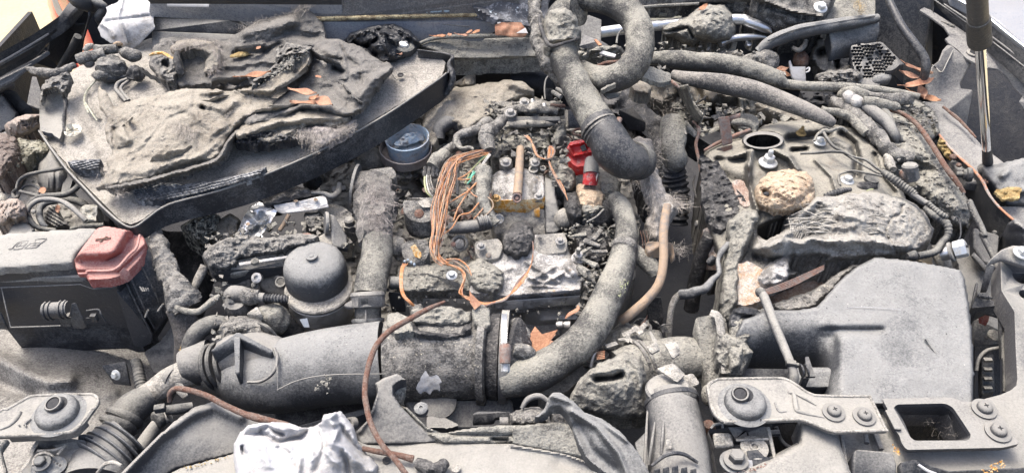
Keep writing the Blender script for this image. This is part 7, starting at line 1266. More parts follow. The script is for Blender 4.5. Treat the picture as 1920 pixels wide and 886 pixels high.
# alternator-like dark body
t=thing('vacuum_pump','black ribbed round pump with a wire strap below the foam crumbs','pump',(1120,410,-.03))
Tp('body','chardark',t,[(1092,400,-.01,26),(1112,404,-.01,28),(1140,398,-.01,26),(1152,396,-.01,20)],24,n=6,ring=(.01,.06),noise=(.1,60))
Tp('strap','ashlight',t,[(1100,416,.015,1.5),(1118,406,.022,1.8),(1132,392,.022,1.8)],8);Rp('crust','ash',t,[(1090,380),(1125,372),(1135,390),(1110,402),(1092,400)],[(1090,385,.014),(1130,380,.016),(1105,400,.018)],rag=2,**CR)
crust('caked_crust','chardark','shredded charred heap left of the curved front hose','debris',[(1080,425),(1110,420),(1140,430),(1150,450),(1140,480),(1120,500),(1090,480),(1078,450)],-.01,17)
for k,(x,y,a) in enumerate(((1085,440,.3),(1110,455,-.5),(1095,470,.7),(1125,470,.2),(1105,490,-.6),(1120,440,1.0))):
    g=G();g.box((x,y,.006),(34,9,4),(cos(a),sin(a),.15));V=g.V[0];g.V[0]=V+fbm(V,150,2,k)[:,None]*.004;one('charred_shard',g,M['char' if k % 2 else 'ash'],('flat charred shard, topmost of the heap left of the curved hose','charred shard slanting in the middle of the heap','ash grey shard at the left of the heap near the bolt boss','charred shard nearest the curved front hose','charred shard at the bottom of the heap pointing down','steep shard near the top right of the heap')[k],'shard',bevel=.001)
g=G();bolt_t=thing('stud_bolt','ashy bolt and nut standing right of the bleached cover plate','bolt',(1085,475,-.01));Lp('washer','whitemetal',bolt_t,(1084,484,-.002),[(13,-5),(13,2),(10,4)],(0,-.2,1),20,noise=(.001,200));Lp('nut','whitemetal',bolt_t,(1084,480,.006),[(9,0),(9,7),(6,9)],(0,-.2,1),6);Lp('stud','ashlight',bolt_t,(1084,474,.014),[(4,0),(4,14),(3,15)],(0,-.2,1),12)
Tp('shard','ash',bolt_t,[(1082,500,.0,6),(1095,508,.0,8),(1108,520,-.005,7),(1116,524,-.01,3)],10,noise=(.4,90))
# bolted blocks
t=thing('oil_housing','ash dusted casting block with a bolt, above the red wires right of centre','housing',(1030,460,-.02))
Pp('block','casting',t,roundpoly([(1004,440,.014),(1058,436,.014),(1064,450,.014),(1062,472,.004),(1020,478,.0),(1004,470,.002)],6,3),h=.03,bevel=.003);bolt(t,1050,452,.014,9,'alu',(0,-.1,1),'hex');Lp('round_hole','deep',t,(1012,447,.0145),[(4,0),(4,.6),(.1,.6)],(0,0,1),14)
t=thing('oil_housing','ash dusted casting with a bolt and a bright plug below the orange stain','housing',(915,470,-.02))
Pp('block','casting',t,roundpoly([(890,452,.01),(935,446,.012),(944,460,.01),(936,484,.0),(900,488,-.002),(890,470,.002)],6,3),h=.03,bevel=.003);bolt(t,902,462,.012,9,'alu',(0,-.1,1),'hex');Lp('plug','tan',t,(916,478,.003),[(5,0),(4.5,2),(2,3)],(0,-.6,.8),14)
# open oil filler ring
t=thing('oil_filler_ring','round scorched metal ring cup with flaky blue white lining beside the tray rim','ring',(762,275,-.02))
c0=(764,262,.02);Lp('upper_ring','bluewhite',t,c0,[(39,-26),(40,0),(41.5,6),(39.5,7),(38,4),(37,-26),(36,-28),(.1,-28)],(-.03,-.04,1),48,noise=(.001,60))
g=G();g.lathe(c0,[(37.4,-24),(38.2,2),(39,3)],(-.03,-.04,1),40,cap=False);g.lathe(c0,[(40.2,-12),(40.6,2),(41,4)],(-.03,-.04,1),40,cap=False);put('flaky_lining',g,M['bluewhite'],t)
g=G();g.lathe((761,280,.004),[(46,-14),(48,-14),(49,5),(47.5,6),(46.5,4),(45,-10)],(.03,-.05,1),48,noise=(.0012,40));put('outer_band',g,mat('purplish scorched steel',(.16,.14,.14),(.3,.27,.25),.5,40,2,0,rough=.4,metal=.5,grain=.2,bump=.3),t)
Rp('blue_flake','bluewhite',t,[(738,270),(760,250),(790,246),(796,262),(770,268),(750,274)],[(740,270,.006),(790,250,.012),(770,266,.006)],rag=2,noise=((.004,100,True),),step=1.8,skirt=.002)
t=thing('cam_housing','dusty rounded casting lobe under the scorched ring','housing',(720,300,-.06))
g=G();g.blob((700,300,-.03),(30,22,24),(.15,40),30);put('lobe',g,M['casting'],t);Lp('side_boss','ash',t,(752,322,-.03),[(20,-14),(20,4),(16,8),(.1,8)],(0,-.2,1),20,noise=(.002,80));Tp('grey_post','metalash',t,[(676,300,-.06,14),(680,270,-.04,14)],16,n=3)
# turbo pipe caked hose with disc
t=thing('breather_hose','thick hose caked with fibrous ash running down from the thin disc to the clamp','hose',(695,540,-.03))
Tp('caked_upper','feltdark',t,[(690,340,.005,24),(700,360,.008,32),(706,385,.008,34),(704,410,.008,31),(702,435,.008,27),(704,450,.008,26)],30,n=12,noise=(.4,60,True))
Tp('lower_hose','hose',t,[(706,440,.006,26),(708,458,.006,28),(706,482,.0,29),(700,510,-.005,30),(694,540,-.012,30),(691,556,-.016,29)],30,n=10,noise=(.08,50))
g=G();g.hairs([(700,350,.04),(710,390,.04),(700,430,.035)],700,20,.5,14,.008,(0,6),12);put('fibres',g,M['fibredark'],t,kind='stuff')
Lp('thin_disc','metalash',t,(668,348,.005),[(30,-2),(41,-1),(41,4),(34,5),(24,4)],(-1,.1,.15),40,noise=(.001,60));Pp('top_pad','ashlight',t,roundpoly([(690,318,.03),(735,312,.03),(744,326,.024),(740,336,.018),(692,332,.02)],6,3),h=.02,bevel=.004)
Rp('grey_flake','metalash',t,[(700,380),(716,376),(722,392),(712,404),(702,398)],[(700,380,.04),(720,395,.04)],noise=((.003,90),),step=2,skirt=.003)
ax=(-.05,.7,.62)
Lp('collar','metalash',t,(690,562,-.012),[(27,-14),(31,-13),(32,-4),(31,4),(33,8),(31,14),(28,15)],ax,36);Lp('neck','rubber',t,(690,590,-.03),[(24,-10),(25,14),(20,16)],ax,32)
Pp('clamp_buckle','metalash',t,[(670,556,.012),(716,554,.012),(718,570,.0),(671,573,.0)],h=.006);Pp('buckle_slot','rubber',t,[(676,560,.0145),(690,559,.0145),(690,567,.0085),(677,568,.0085)],h=.002,bevel=0);Pp('clamp_ear','metalash',t,[(645,570,-.01),(658,562,-.004),(664,570,-.006),(660,576,-.01),(646,574,-.012)],h=.005)
Lp('base_ring','plasticash',t,(690,600,-.038),[(30,-4),(31,0),(30,3),(25,4)],ax,36);Tp('neck_rib','metalash',t,[(686,580,-.008,2),(686,600,-.018,2)],6,n=3)
# oil separator cup (blocky with rust eye)
t=thing('solenoid_valve','stubby ash dusted black valve with a rusty eye, left of the copper bundle','valve',(787,410,-.02))
Pp('head','char',t,roundpoly([(755,376,.03),(768,370,.032),(818,370,.032),(824,384,.03),(822,400,.024),(815,412,.02),(790,418,.016),(768,412,.018),(756,396,.024)],6,3),h=.028,bevel=.005);Rp('white_scar','ashlight',t,[(784,380),(796,374),(806,380),(808,388),(792,388)],[(784,380,.0335),(806,388,.031)],noise=((.0005,90),),step=1.8,skirt=.001)
Lp('rusty_eye','rust',t,(786,401,.022),[(9,0),(9,3),(7,4.5),(.1,5)],(0,-.5,.8),18);Lp('neck','casting',t,(790,420,.0),[(14,-20),(14,6),(17,8)],(0,-.1,1),18)
Rp('skirt','char',t,[(758,396),(768,410),(790,417),(816,410),(823,398),(824,415),(812,424),(790,430),(768,424),(760,412)],[(758,400,.016),(790,418,.01),(823,400,.016),(790,430,-.005)],noise=((.002,80),),step=2,skirt=.02)
t=thing('corroded_block','burnt black block with a flaky orange patch and blue wire stubs','block',(775,470,-.03))
Pp('block','char',t,roundpoly([(752,456,.004),(770,450,.008),(800,448,.008),(806,470,.0),(796,490,-.01),(764,494,-.012),(754,478,-.006)],6,3),h=.03,bevel=.004,noise=(.004,60));Rp('orange_patch','orangepaint',t,[(770,462),(778,458),(790,474),(788,484),(778,480)],[(772,462,.0105),(788,482,.0)],rag=1,noise=((.001,100),),step=1.8,skirt=.001)
for x,y in ((759,490),(765,488),(771,492),(777,496)):Lp('wire_stub','bluewhite',t,(x,y,.002),[(2.4,-3),(2.4,3),(1,4)],(0,-.3,1),8)
Lp('round_boss','char',t,(740,460,-.005),[(18,-10),(18,4),(14,8),(.1,8)],(-.8,-.2,.5),20,noise=(.002,90));Lp('side_nozzle','plastic',t,(736,530,-.02),[(12,-12),(13,4),(9,6),(8,0),(.1,0)],(-1,-.1,.1),22)
Pp('dark_foot','plastic',t,[(727,546,-.03),(756,548,-.03),(760,568,-.05),(732,568,-.05)],h=.02)
# little copper strand left
for k,o in enumerate((-2,0,2.2)):one('copper_wire',G().tube([(760+o*2,494,.004,1.2),(754+o,504,.01,1.6),(752+o,530,.01,1.6),(756+o,552,.004,1.6),(768+o,566,-.002,1.6),(778+o*.5,575,-.01,1.4)],6),M['orange'],('left one of three bare copper strands below the blue wire stubs','middle one of three bare copper strands below the blue wire stubs','right one of three bare copper strands below the blue wire stubs')[k],'wire','small copper strands')
crust('charred_knot','char','charred knot where the three copper strands end','debris',[(768,572),(790,568),(795,582),(785,592),(770,590)],-.016,18)
# copper bundle: strands counted as parts
t=thing('copper_wire_bundle','thick bundle of bare orange copper wires sweeping down the middle of the engine','wires',(830,420,.0))
r_=random.Random(8);main=[(916,284,.055),(880,292,.06),(852,306,.06),(838,340,.058),(826,385,.054),(822,430,.05),(816,462,.045),(818,482,.04),(836,494,.036)]
def strand(path,off,r,m,ph):
    pts=[];n_=len(path)
    for i,p in enumerate(path):f=i/(n_-1);sp=sin(pi*min(1,f*1.15))*.8+.35;pts.append((p[0]+off[0]*sp+3.2*sin(ph*2.1+i*1.7),p[1]+off[1]*sp*.5+3*cos(ph*1.3+i*1.2),p[2]+off[2]*sp+.002*sin(ph+2*i),r))
    return Tp('wire',m,t,pts,5,n=5)
for k in range(34):
    o=(r_.uniform(-13,13),r_.uniform(-16,16),r_.uniform(-.01,.008))
    pa=main[:] if k < 22 else main[r_.randint(0,2):r_.randint(6,8)]
    strand(pa,o,r_.uniform(.7,1.25),r_.choice(['orange','orange','copper','copper','tan','rustlight']),k)
for k,(pts,m_) in enumerate((([(916,286,.055),(900,300,.05),(890,320,.045),(876,338,.042)],'wiregreen'),([(914,290,.055),(896,306,.05),(882,322,.045),(872,344,.04)],'wireyellow'),([(918,288,.056),(904,308,.052),(892,332,.045)],'wirewhite'),([(920,290,.056),(908,306,.052),(898,326,.05)],'wirewhite'),([(894,320,.055),(884,332,.055),(882,340,.052)],'wiregreen'),([(888,322,.05),(880,340,.048),(876,345,.045)],'wiregreen'),([(900,336,.05),(886,350,.048),(870,372,.045),(858,392,.04),(850,414,.036)],'orange'),([(906,330,.05),(880,356,.05),(862,368,.048),(846,378,.046),(838,384,.045)],'orange'),([(884,320,.05),(870,330,.052),(858,336,.052),(880,336,.05),(892,328,.05)],'orange'),([(876,352,.048),(886,364,.046),(898,372,.044),(906,388,.04),(896,402,.036),(888,410,.03)],'copper'),([(910,370,.045),(898,380,.044),(882,398,.04),(862,404,.038),(848,426,.034),(830,440,.04)],'orange'),([(912,368,.046),(922,376,.045),(924,388,.04),(912,402,.036),(888,412,.03)],'tan'),([(836,494,.036),(856,502,.03),(868,510,.026),(872,524,.022),(864,540,.02),(868,555,.016),(885,562,.014)],'orange'),([(834,492,.034),(850,498,.03),(864,506,.026),(870,528,.02),(866,545,.02),(872,558,.016),(890,566,.012)],'copper'),([(840,496,.034),(858,500,.03),(872,514,.026),(866,534,.022),(861,548,.02),(870,554,.016),(884,558,.014)],'orange'),([(838,488,.038),(852,490,.034),(868,500,.03),(880,512,.026)],'tan'),([(836,486,.04),(858,486,.034),(876,498,.03),(884,516,.024)],'orange'))):Tp('wire',m_,t,[p+(1.5,) for p in pts],5,n=6,noise=(.2,200))
t=thing('copper_wires','fine copper wires curving from the bundle foot across the bleached plate to the dark lump','wires',(930,560,.01))
for k in range(5):Tp('wire','orange' if k < 3 else 'rustlight',t,[(884,558+k*1.5,.014,1.2),(904,567+k*1.6,.01,1.5),(925,566+k*1.5-k,.01,1.5),(950,556+k,.012,1.4),(970,540-k*3,.014,1.3),(985,520-k*2,.018,1.2),(996,495,.022,1.1),(1000,470+k*4,.03,1.1),(999,452,.034,1)],5,n=7)
t=thing('copper_wires','thin curled copper wires looping beside the rusty injector pipe','wires',(1010,290,.04))
for k in range(4):Tp('wire','orange' if k % 2 else 'rustlight',t,[(982+k*2,254,.05,1),(992+k,262,.052,1.3),(1002,274+k*3,.052,1.3),(1008,290+k,.05,1.3),(1022,298,.048,1.3),(1036-k*2,294,.048,1.3),(1040-k*3,280,.05,1.3),(1030,274+k*2,.05,1.3),(1028,296,.046,1.3),(1034+k,320,.04,1.2),(1050+k*2,350,.03,1),(1064,372+k,.024,.8)],5,n=7)
# harness above
one('loom',G().tube([(918,284,.055,10),(912,262,.06,12),(915,248,.065,13),(930,235,.065,10),(945,225,.062,8)],16,n=8,noise=(.5,70,True)),M['char'],'charred loom end from which the copper bundle spills','loom')
one('loom',G().tube([(860,278,.05,8),(856,262,.055,8),(866,252,.058,9),(890,246,.06,10),(905,236,.064,11),(914,228,.065,10),(928,236,.06,8)],14,n=8,noise=(.3,90)),M['char'],'charred loom branch bending left behind the copper bundle','loom')
one('loom',G().tube([(826,290,.03,9),(846,278,.035,10),(868,266,.04,9),(890,256,.045,7)],14,n=8,noise=(.15,90)),M['char'],'smooth charred hose below the bending loom branch','hose')
one('thin_cable',G().tube([(856,258,.06,3),(855,270,.058,3.5),(866,278,.058,3.5),(880,276,.058,3),(888,280,.056,2.5)],8,noise=(.3,120)),M['ash'],'thin ashy cable curl hanging from the bending loom branch','cable')
one('ash_column',G().tube([(906,318,.05,14),(906,345,.046,13),(905,375,.04,11),(915,400,.03,10),(930,420,.02,8)],16,n=8,noise=(.4,80,True)),M['ash'],'pale ash crusted column right of the copper bundle','crust')
Rt=thing('wire_stub_cluster','drooping ash caked connector fingers with pale wire ends left of the bundle','connector',(810,320,.0))
Tp('caked_head','ash',Rt,[(836,288,.04,12),(822,300,.04,15),(812,314,.035,15)],18,n=6,noise=(.25,80))
for k in range(4):Tp('finger','char',Rt,[(798+k*8,312,.038,4),(796+k*8,326-k,.03,4),(797+k*8,333-k,.026,2.5)],8)
for k in range(4):Tp('wire_end',('wireyellow','wirewhite','char','char')[k],Rt,[(798+k*3,322,.03,1.6),(796+k*4,340,.026,1.8),(800+k*5,360,.02,1.8),(812+k*3,372,.012,1.5)],6)
t=thing('fuel_pipe','black fuel rail pipe with a ribbed end, lower right of the copper bundle','pipe',(880,428,.0))
Tp('pipe','plastic',t,[(842,428,.018,11),(870,426,.02,12),(900,422,.022,12),(920,418,.022,11)],18,n=6);Tp('ribbed_end','plastic',t,[(896,418,.03,11),(905,416,.03,13),(918,414,.03,11)],18,n=10,ring=(.006,.12));Lp('pin','rustlight',t,(850,458,.012),[(5,0),(4,4),(.1,5)],(0,-.7,.7),14)
g=G();ax=(0,-.72,.69);g.lathe((862,456,.0),[(16,-20),(16,3),(13,6),(11,5),(10,0),(.1,0)],ax,26);put('socket',g,M['casting'],t);Lp('copper_core','whitemetal',t,(862,457,.002),[(9,-2),(9,4),(6,6),(.1,6)],ax,22)
one('dark_rod',G().tube([(859,308,.04,3.4),(858,335,.03,3.4),(858,365,.02,3.2)],10),M['plastic'],'slim grey rod standing behind the copper bundle','rod')
# insulation blanket centre rear
t=thing('insulation_mat','pale tan insulation mat draped behind the scorched ring under the sill','insulation',(880,200,.0))
Rp('mat','felt',t,[(795,215),(810,190),(830,175),(850,165),(880,162),(920,155),(955,150),(985,155),(1002,170),(1000,182),(975,184),(955,190),(940,200),(925,215),(905,225),(885,240),(868,245),(855,232),(835,228),(820,240),(822,262),(815,280),(800,275),(780,262),(790,240)],
   [(795,220,.02),(850,168,.03),(985,155,.045),(1000,178,.035),(930,200,.03),(870,240,.02),(810,270,.005),(840,200,.035)],[([(960,158),(990,168)],.008,8),([(880,175),(940,168)],.004,12)],rag=2,noise=((.005,22),(.002,100),(.001,300)),step=2.4,skirt=.012,edge=(.008,7),warp=5)
Tp('torn_sleeve','plastic',t,[(822,262,-.0,12),(822,245,.01,14),(835,232,.016,15),(850,230,.014,13),(862,240,.005,10)],16,n=8)
crust('wool_tuft','felt','brownish wool lump in the dark gap under the sill','insulation',[(855,152),(880,140),(892,142),(890,160),(868,166),(850,165)],.02,20)
t=thing('throttle_mount','dark cavity with casting bits behind the pale tan mat','housing',(840,270,-.05));Pp('backing','deep',t,[(820,240,-.04),(910,235,-.04),(910,330,-.07),(810,330,-.07)],h=.01);Pp('ledge','casting',t,roundpoly([(810,336,-.02),(850,330,-.02),(852,345,-.03),(812,348,-.03)],4,3),h=.02)
# red plastic burnt pieces
t=thing('burnt_red_cap','burnt bright red plastic cap with a drooping tube beside the big elbow hose','cap',(1095,300,.02))
Rp('cup','redbright',t,[(1063,276),(1070,266),(1100,260),(1112,264),(1116,290),(1112,300),(1098,310),(1080,312),(1068,302)],[(1064,276,.04),(1100,262,.052),(1112,298,.036),(1080,310,.024),(1075,285,.034)],[([(1066,278),(1075,292),(1112,284)],.008,2.5),([(1095,275),(1098,278)],-.012,4),([(1070,272),(1098,266)],.005,2.5)],noise=((.001,60),),step=1.7,skirt=.018)
Pp('black_hole','deep',t,[(1088,275,.052),(1096,270,.053),(1100,280,.05),(1092,284,.05)],h=.001,bevel=0)
Tp('drooping_tube','redbright',t,[(1106,302,.042,10),(1107,318,.038,13),(1107,334,.03,14),(1106,346,.022,14)],22,n=6,open_inner=.78,noise=(.08,90));Tp('ash_sleeve','metalash',t,[(1107,298,.046,9),(1108,312,.042,13.6),(1108,326,.036,14.5)],20,n=4,noise=(.12,90))
Rp('white_flap','whitemetal',t,[(1108,262),(1122,275),(1124,285),(1122,310),(1120,340),(1116,330),(1112,300)],[(1110,264,.05),(1122,300,.046),(1118,335,.036)],rag=1.2,noise=((.002,120),),step=1.6,skirt=.003)
# ---- big elbow hose and loop ----
t=thing('turbo_hose','big ash coated hose looping at the top and ending in an elbow by red plastic','hose',(1150,300,.04))
pth=[(1085,20,.2,29),(1062,25,.19,30),(1048,55,.18,29),(1052,95,.17,28),(1066,130,.16,28),(1084,170,.145,29),(1104,205,.13,31),(1125,240,.115,34)]
Tp('upper_hose','hose',t,pth,36,n=12,noise=(.14,38));Tp('loop','hose',t,[(1060,6,.2,26),(1090,-6,.21,27),(1130,-2,.215,27),(1170,16,.21,27),(1196,50,.2,27),(1199,95,.185,27),(1182,130,.17,27),(1150,148,.155,26),(1115,146,.145,24),(1090,132,.14,20)],36,n=14,noise=(.06,40))
Tp('elbow','plasticclean',t,[(1118,228,.12,34),(1138,258,.11,37),(1150,280,.1,39),(1166,296,.09,38),(1184,302,.08,34),(1196,302,.07,30)],36,n=10,noise=(.03,40));Tp('elbow_lip','rubber',t,[(1188,301,.076,35),(1196,302,.07,36),(1201,302,.066,34)],32,n=4)
for f in (0,1,2):x,y=(1126,252,)[0]+f*4,244+f*5;Tp('clamp_band','char',t,[(1122+f*4.4,238+f*6,.117-f*.003,37),(1124+f*4.4,241+f*6,.116-f*.003,37.5)],32,n=3)
Lp('clamp_screw','rustlight',t,(1160,228,.13),[(5,-7),(5.5,7),(3,8)],(.3,.8,.4),12)
g=G();g.relief(raggedpoly([(1020,55),(1030,20),(1060,14),(1080,30),(1090,60),(1086,75),(1060,80),(1040,85),(1030,100),(1020,90)],2,6,3),[(1022,60,.2),(1060,30,.225),(1088,60,.205),(1040,90,.195)],noise=((.004,50,True),(.002,150)),step=2.4,skirt=.02,edge=(.015,8));put('crust_collar',g,M['ash'],t)
Tp('melted_strap','char',t,[(1006,-10,.2,10),(1000,20,.19,10),(1008,50,.18,10),(1006,75,.17,9),(1020,95,.165,12),(1030,120,.155,14),(1044,140,.14,10),(1050,160,.12,6)],16,n=10,noise=(.7,70,True))
Tp('seam_strap','chardark',t,[(1012,30,.2,3),(1014,50,.2,4),(1030,85,.2,4),(1060,80,.205,3),(1086,72,.2,3)],8,n=8,noise=(.3,90))
g=G();g.relief(raggedpoly([(1180,140),(1200,130),(1218,125),(1236,130),(1258,138),(1258,150),(1240,156),(1220,150),(1200,142),(1170,150),(1120,172),(1130,165)],1.5,5,3),[(1130,170,.16),(1200,140,.15),(1250,145,.11),(1220,128,.13)],noise=((.003,90,True),),step=2,skirt=.008);put('torn_edge',g,M['ash'],t)
Rp('torn_foil','metalash',t,[(1130,175),(1150,168),(1168,166),(1160,180),(1140,185)],[(1130,178,.13),(1168,168,.12)],noise=((.003,90),),step=2,skirt=.002)
one('copper_pipe',G().tube([(1256,150,.09,2.5),(1266,158,.088,3.4),(1274,165,.085,2.5)],8),M['rustlight'],'short red pipe end sticking out right of the hose loop','pipe')
one('felt_rag',G().relief(raggedpoly([(1180,160),(1210,152),(1222,165),(1216,178),(1192,174)],2,5),[(1180,160,.08),(1220,165,.07)],noise=((.005,80),),step=2.2,skirt=.02,edge=(.01,6)),M['felt'],'pale fibrous rag tucked under the right side of the hose loop','insulation')
# ---- curved front hose ----
t=thing('radiator_hose','long thick ash coated hose curving from the engine centre to the front clamp','hose',(1080,640,-.06))
Tp('hose','hose',t,[(1154,372,.02,15),(1166,392,.025,19),(1174,425,.022,20),(1172,460,.018,23),(1163,500,.012,27),(1146,545,.004,30),(1124,590,-.004,32),(1098,632,-.01,33),(1056,668,-.014,34),(1010,696,-.018,36),(972,706,-.024,37),(945,708,-.028,37)],40,n=12,noise=(.06,60))
Tp('joint_ridge','char',t,[(1172,460,.019,23.5),(1171,464,.019,25.5),(1170,468,.018,24)],32,n=4,noise=(.05,90));g=G();crumbs(g,[(1160,520),(1180,515),(1176,545),(1160,560)],.034,30,(1,2),4);put('yellow_crumbs',g,M['wireyellow'],t,kind='stuff')
one('branch_hose',G().tube([(1188,470,.0,14),(1206,486,.0,16),(1226,504,-.005,16),(1232,516,-.01,12)],22,n=10,noise=(.12,70)),M['ash'],'short cracked branch hose behind the curved front hose and the tan tube','hose')
t=thing('front_clamp','worm drive hose clamp with a grooved steel band, between charred duct and curved hose','clamp',(945,640,.0))
ax=(1,-.05,.0)
Lp('band','metalash',t,(946,668,-.035),[(84,-7),(87,-7),(87,7),(84,7)],ax,60);g=G();a_=np.linspace(1.0,1.95,26)
c=P(946,668,-.035);k_=SC(946,668,-.035)
for a in a_:g.box(tuple(c+np.array([0,-cos(a)*88*k_,sin(a)*88*k_])),(10*k_,.0015,.0022),(1,0,0),(0,-cos(a),sin(a)),world=True)
put('worm_grooves',g,M['aluclean'],t,kind='stuff');Lp('screw_housing','rustlight',t,(947,662,.045),[(10,-18),(11,0),(11,14),(8,18)],(0,.75,.5),16);Lp('screw_head','zinc',t,(948,690,.03),[(8,-8),(8,6),(6,8)],(0,-.8,-.4),6)
# ---- intake duct ----
t=thing('intake_duct','large black intake duct across the front, charred and torn at its right half','duct',(680,700,-.1))
main=[(940,668,-.05,76),(860,670,-.05,76),(780,673,-.05,76),(720,676,-.052,75),(660,682,-.054,74),(600,690,-.056,72),(550,700,-.058,70),(505,708,-.062,66),(470,708,-.066,58),(440,700,-.068,50),(400,694,-.07,42)]
Tp('duct','plasticash',t,main[3:],48,n=10);Tp('side_branch','plastic',t,[(520,690,-.05,54),(490,672,-.045,50),(455,668,-.045,46),(425,674,-.05,43)],44,n=8)
Tp('charred_section','char',t,[(726,676,-.05,76),(780,673,-.049,77),(860,670,-.048,77),(905,669,-.048,77)],64,n=14,noise=(.05,60))
Rp('torn_opening','chardark',t,[(768,592),(800,585),(850,588),(882,600),(884,618),(862,628),(830,632),(790,625),(770,620)],[(770,595,.008),(880,605,.008),(830,630,.01),(820,600,-.0)],[([(775,622),(830,628),(880,616)],.006,4),([(790,612),(860,618)],-.018,7)],rag=2,noise=((.005,70,True),(.002,200)),step=2,skirt=.01)
Rp('ash_filling','ash',t,[(772,580),(840,574),(884,584),(884,602),(860,612),(820,608),(775,606)],[(775,585,.018),(884,590,.016),(820,606,.01)],rag=2,noise=((.005,60,True),(.002,180)),step=2,skirt=.012,edge=(.006,5));Rp('crust_shoulder','ash',t,[(726,590),(745,584),(770,596),(776,622),(740,625),(726,612)],[(728,592,.012),(770,600,.016),(740,622,.02)],rag=2,noise=((.003,80,True),),step=2,skirt=.015,edge=(.005,5))
Lp('end_flange','char',t,(908,668,-.045),[(80,-8),(90,-7),(91,6),(84,9),(78,9)],(1,-.08,.03),56,noise=(.004,60));Lp('outer_lip','chardark',t,(928,668,-.046),[(76,-14),(80,-6),(82,8),(76,12)],(1,-.05,0),48,noise=(.003,60))
Lp('hose_cuff','chardark',t,(966,672,-.035),[(76,-10),(78,-2),(64,12),(42,30)],(1,-.2,0),48,noise=(.004,50))
Pp('flange_ear','ash',t,[(884,578,.03),(905,568,.032),(918,580,.032),(920,610,.02),(905,620,.018),(888,600,.024)],h=.012,noise=(.004,60));one('leaf',G().prism([(880,543,.045),(884,550,.045),(903,569,.036),(890,580,.034),(881,566,.038)],0,.001),M['leaforange'],'pointed pale orange leaf tip standing on the charred duct flange','leaf','fallen leaves caught in the engine bay')
Rp('white_burn','white',t,[(780,726),(790,705),(798,692),(806,706),(820,702),(828,714),(824,732),(812,728),(806,738),(796,732),(788,738)],[(780,726,-.006),(798,694,.012),(828,720,-.002),(800,736,-.016)],rag=2.5,noise=((.001,90),),step=1.6,skirt=.001,edge=None)
for nm,pts in (('mould_seam',[(520,730,-.008,1),(560,712,.0,1.2),(620,702,.004,1.2),(726,700,.006,1)]),('mould_seam',[(518,660,.008,.9),(520,700,.004,.9),(521,732,-.01,.9)])):Tp(nm,'metalash',t,pts,5)
for s_,x in ((1,400),(2,412),(3,427)):Tp('collar_ring','rubber',t,[(x-4,690-s_*2,-.052,40+s_),(x,689-s_*2,-.051,44+s_),(x+4,688-s_*2,-.05,41+s_)],40,n=4)
Pp('fitting_web','plasticash',t,[(394,656,-.004),(443,622,.014),(448,622,.014),(512,656,.002),(508,664,-.002),(446,632,.01),(402,662,-.008)],h=.03);Pp('fitting_web','plasticash',t,[(438,630,.012),(450,630,.012),(449,700,-.012),(441,700,-.012)],h=.03)
Tp('branch_collar','plastic',t,[(514,652,-.002,3),(520,672,-.004,3.5),(512,698,-.01,3.5),(490,714,-.02,3),(464,716,-.026,2.5)],10)
g=G();crumbs(g,[(600,706),(620,700),(624,730),(612,738),(585,728)],.0,26,(2,5),9);put('melted_flecks',g,M['ash'],t,kind='stuff');
# throttle end, coolant pipes lower left
t=thing('coolant_pipe','dusty cream grey metal pipe entering the intake duct at the lower left','pipe',(320,710,-.07))
Tp('pipe','ashlight',t,[(385,686,-.06,30),(350,700,-.062,27),(320,712,-.066,25),(290,734,-.07,24),(262,754,-.075,26)],32,n=8);Tp('rubber_boot','plastic',t,[(345,690,-.058,32),(362,684,-.056,38),(384,680,-.056,42),(398,676,-.055,42)],36,n=8)
band(t,326,708,-.064,27,12,(-.8,.4,0),'metalash');Pp('clamp_tail','ashlight',t,[(328,716,-.03),(342,718,-.03),(353,740,-.04),(343,746,-.045),(330,734,-.04)],h=.004)
t=thing('elbow_hose','short rubber elbow hose with a ribbed clamp collar, lower left','hose',(240,790,-.07))
Tp('elbow','rubber',t,[(286,742,-.05,22),(268,752,-.05,28),(248,766,-.05,31),(232,786,-.055,30),(222,804,-.06,28)],32,n=8);
for dx in (0,1):Tp('collar','rubber',t,[(236-dx*12,776+dx*14,-.052,33),(233-dx*12,782+dx*14,-.053,36),(229-dx*12,788+dx*14,-.054,34)],34,n=4)
Tp('lower_pipe','ashlight',t,[(226,800,-.06,24),(212,822,-.06,25),(200,850,-.06,26),(190,890,-.06,26)],28)
Tp('thin_branch','metalash',t,[(318,780,-.03,11),(300,790,-.035,12),(280,815,-.045,13),(262,842,-.05,14)],22);Lp('branch_collar','rubber',t,(298,785,-.03),[(14,-8),(17,-4),(17,6),(13,9)],(-.5,-.6,.2),26);g=G();g.box((300,765,-.0),(20,12,14),(1,.2,0));put('branch_clip',g,M['rubber'],t,bevel=.001)
Tp('side_pipe','rubber',t,[(312,768,-.02,9),(335,766,-.02,10),(360,762,-.025,9)],18)
t=thing('fan_grommet','ribbed black air duct neck at the bottom left beside the fan shroud','duct',(210,850,-.05))
Tp('neck','plastic',t,[(240,822,-.03,44),(215,842,-.03,54),(192,872,-.03,60),(180,910,-.03,62)],44,n=8)
for k,f in enumerate((0,.22,.45,.68,.9)):
    c=P(237-52*f,824+52*f,-.03);Tp('duct_rib','plasticash',t,[(238-52*f,823+52*f,-.03,44+15*f),(235.5-52*f,825.5+52*f,-.03,53+16*f),(233-52*f,828+52*f,-.03,53+16*f),(231-52*f,830+52*f,-.03,44+16*f)],40,n=3)
Tp('grip_bar','ashlight',t,[(182,886,.012,3),(196,870,.022,4),(212,866,.028,4),(228,872,.03,3)],8)
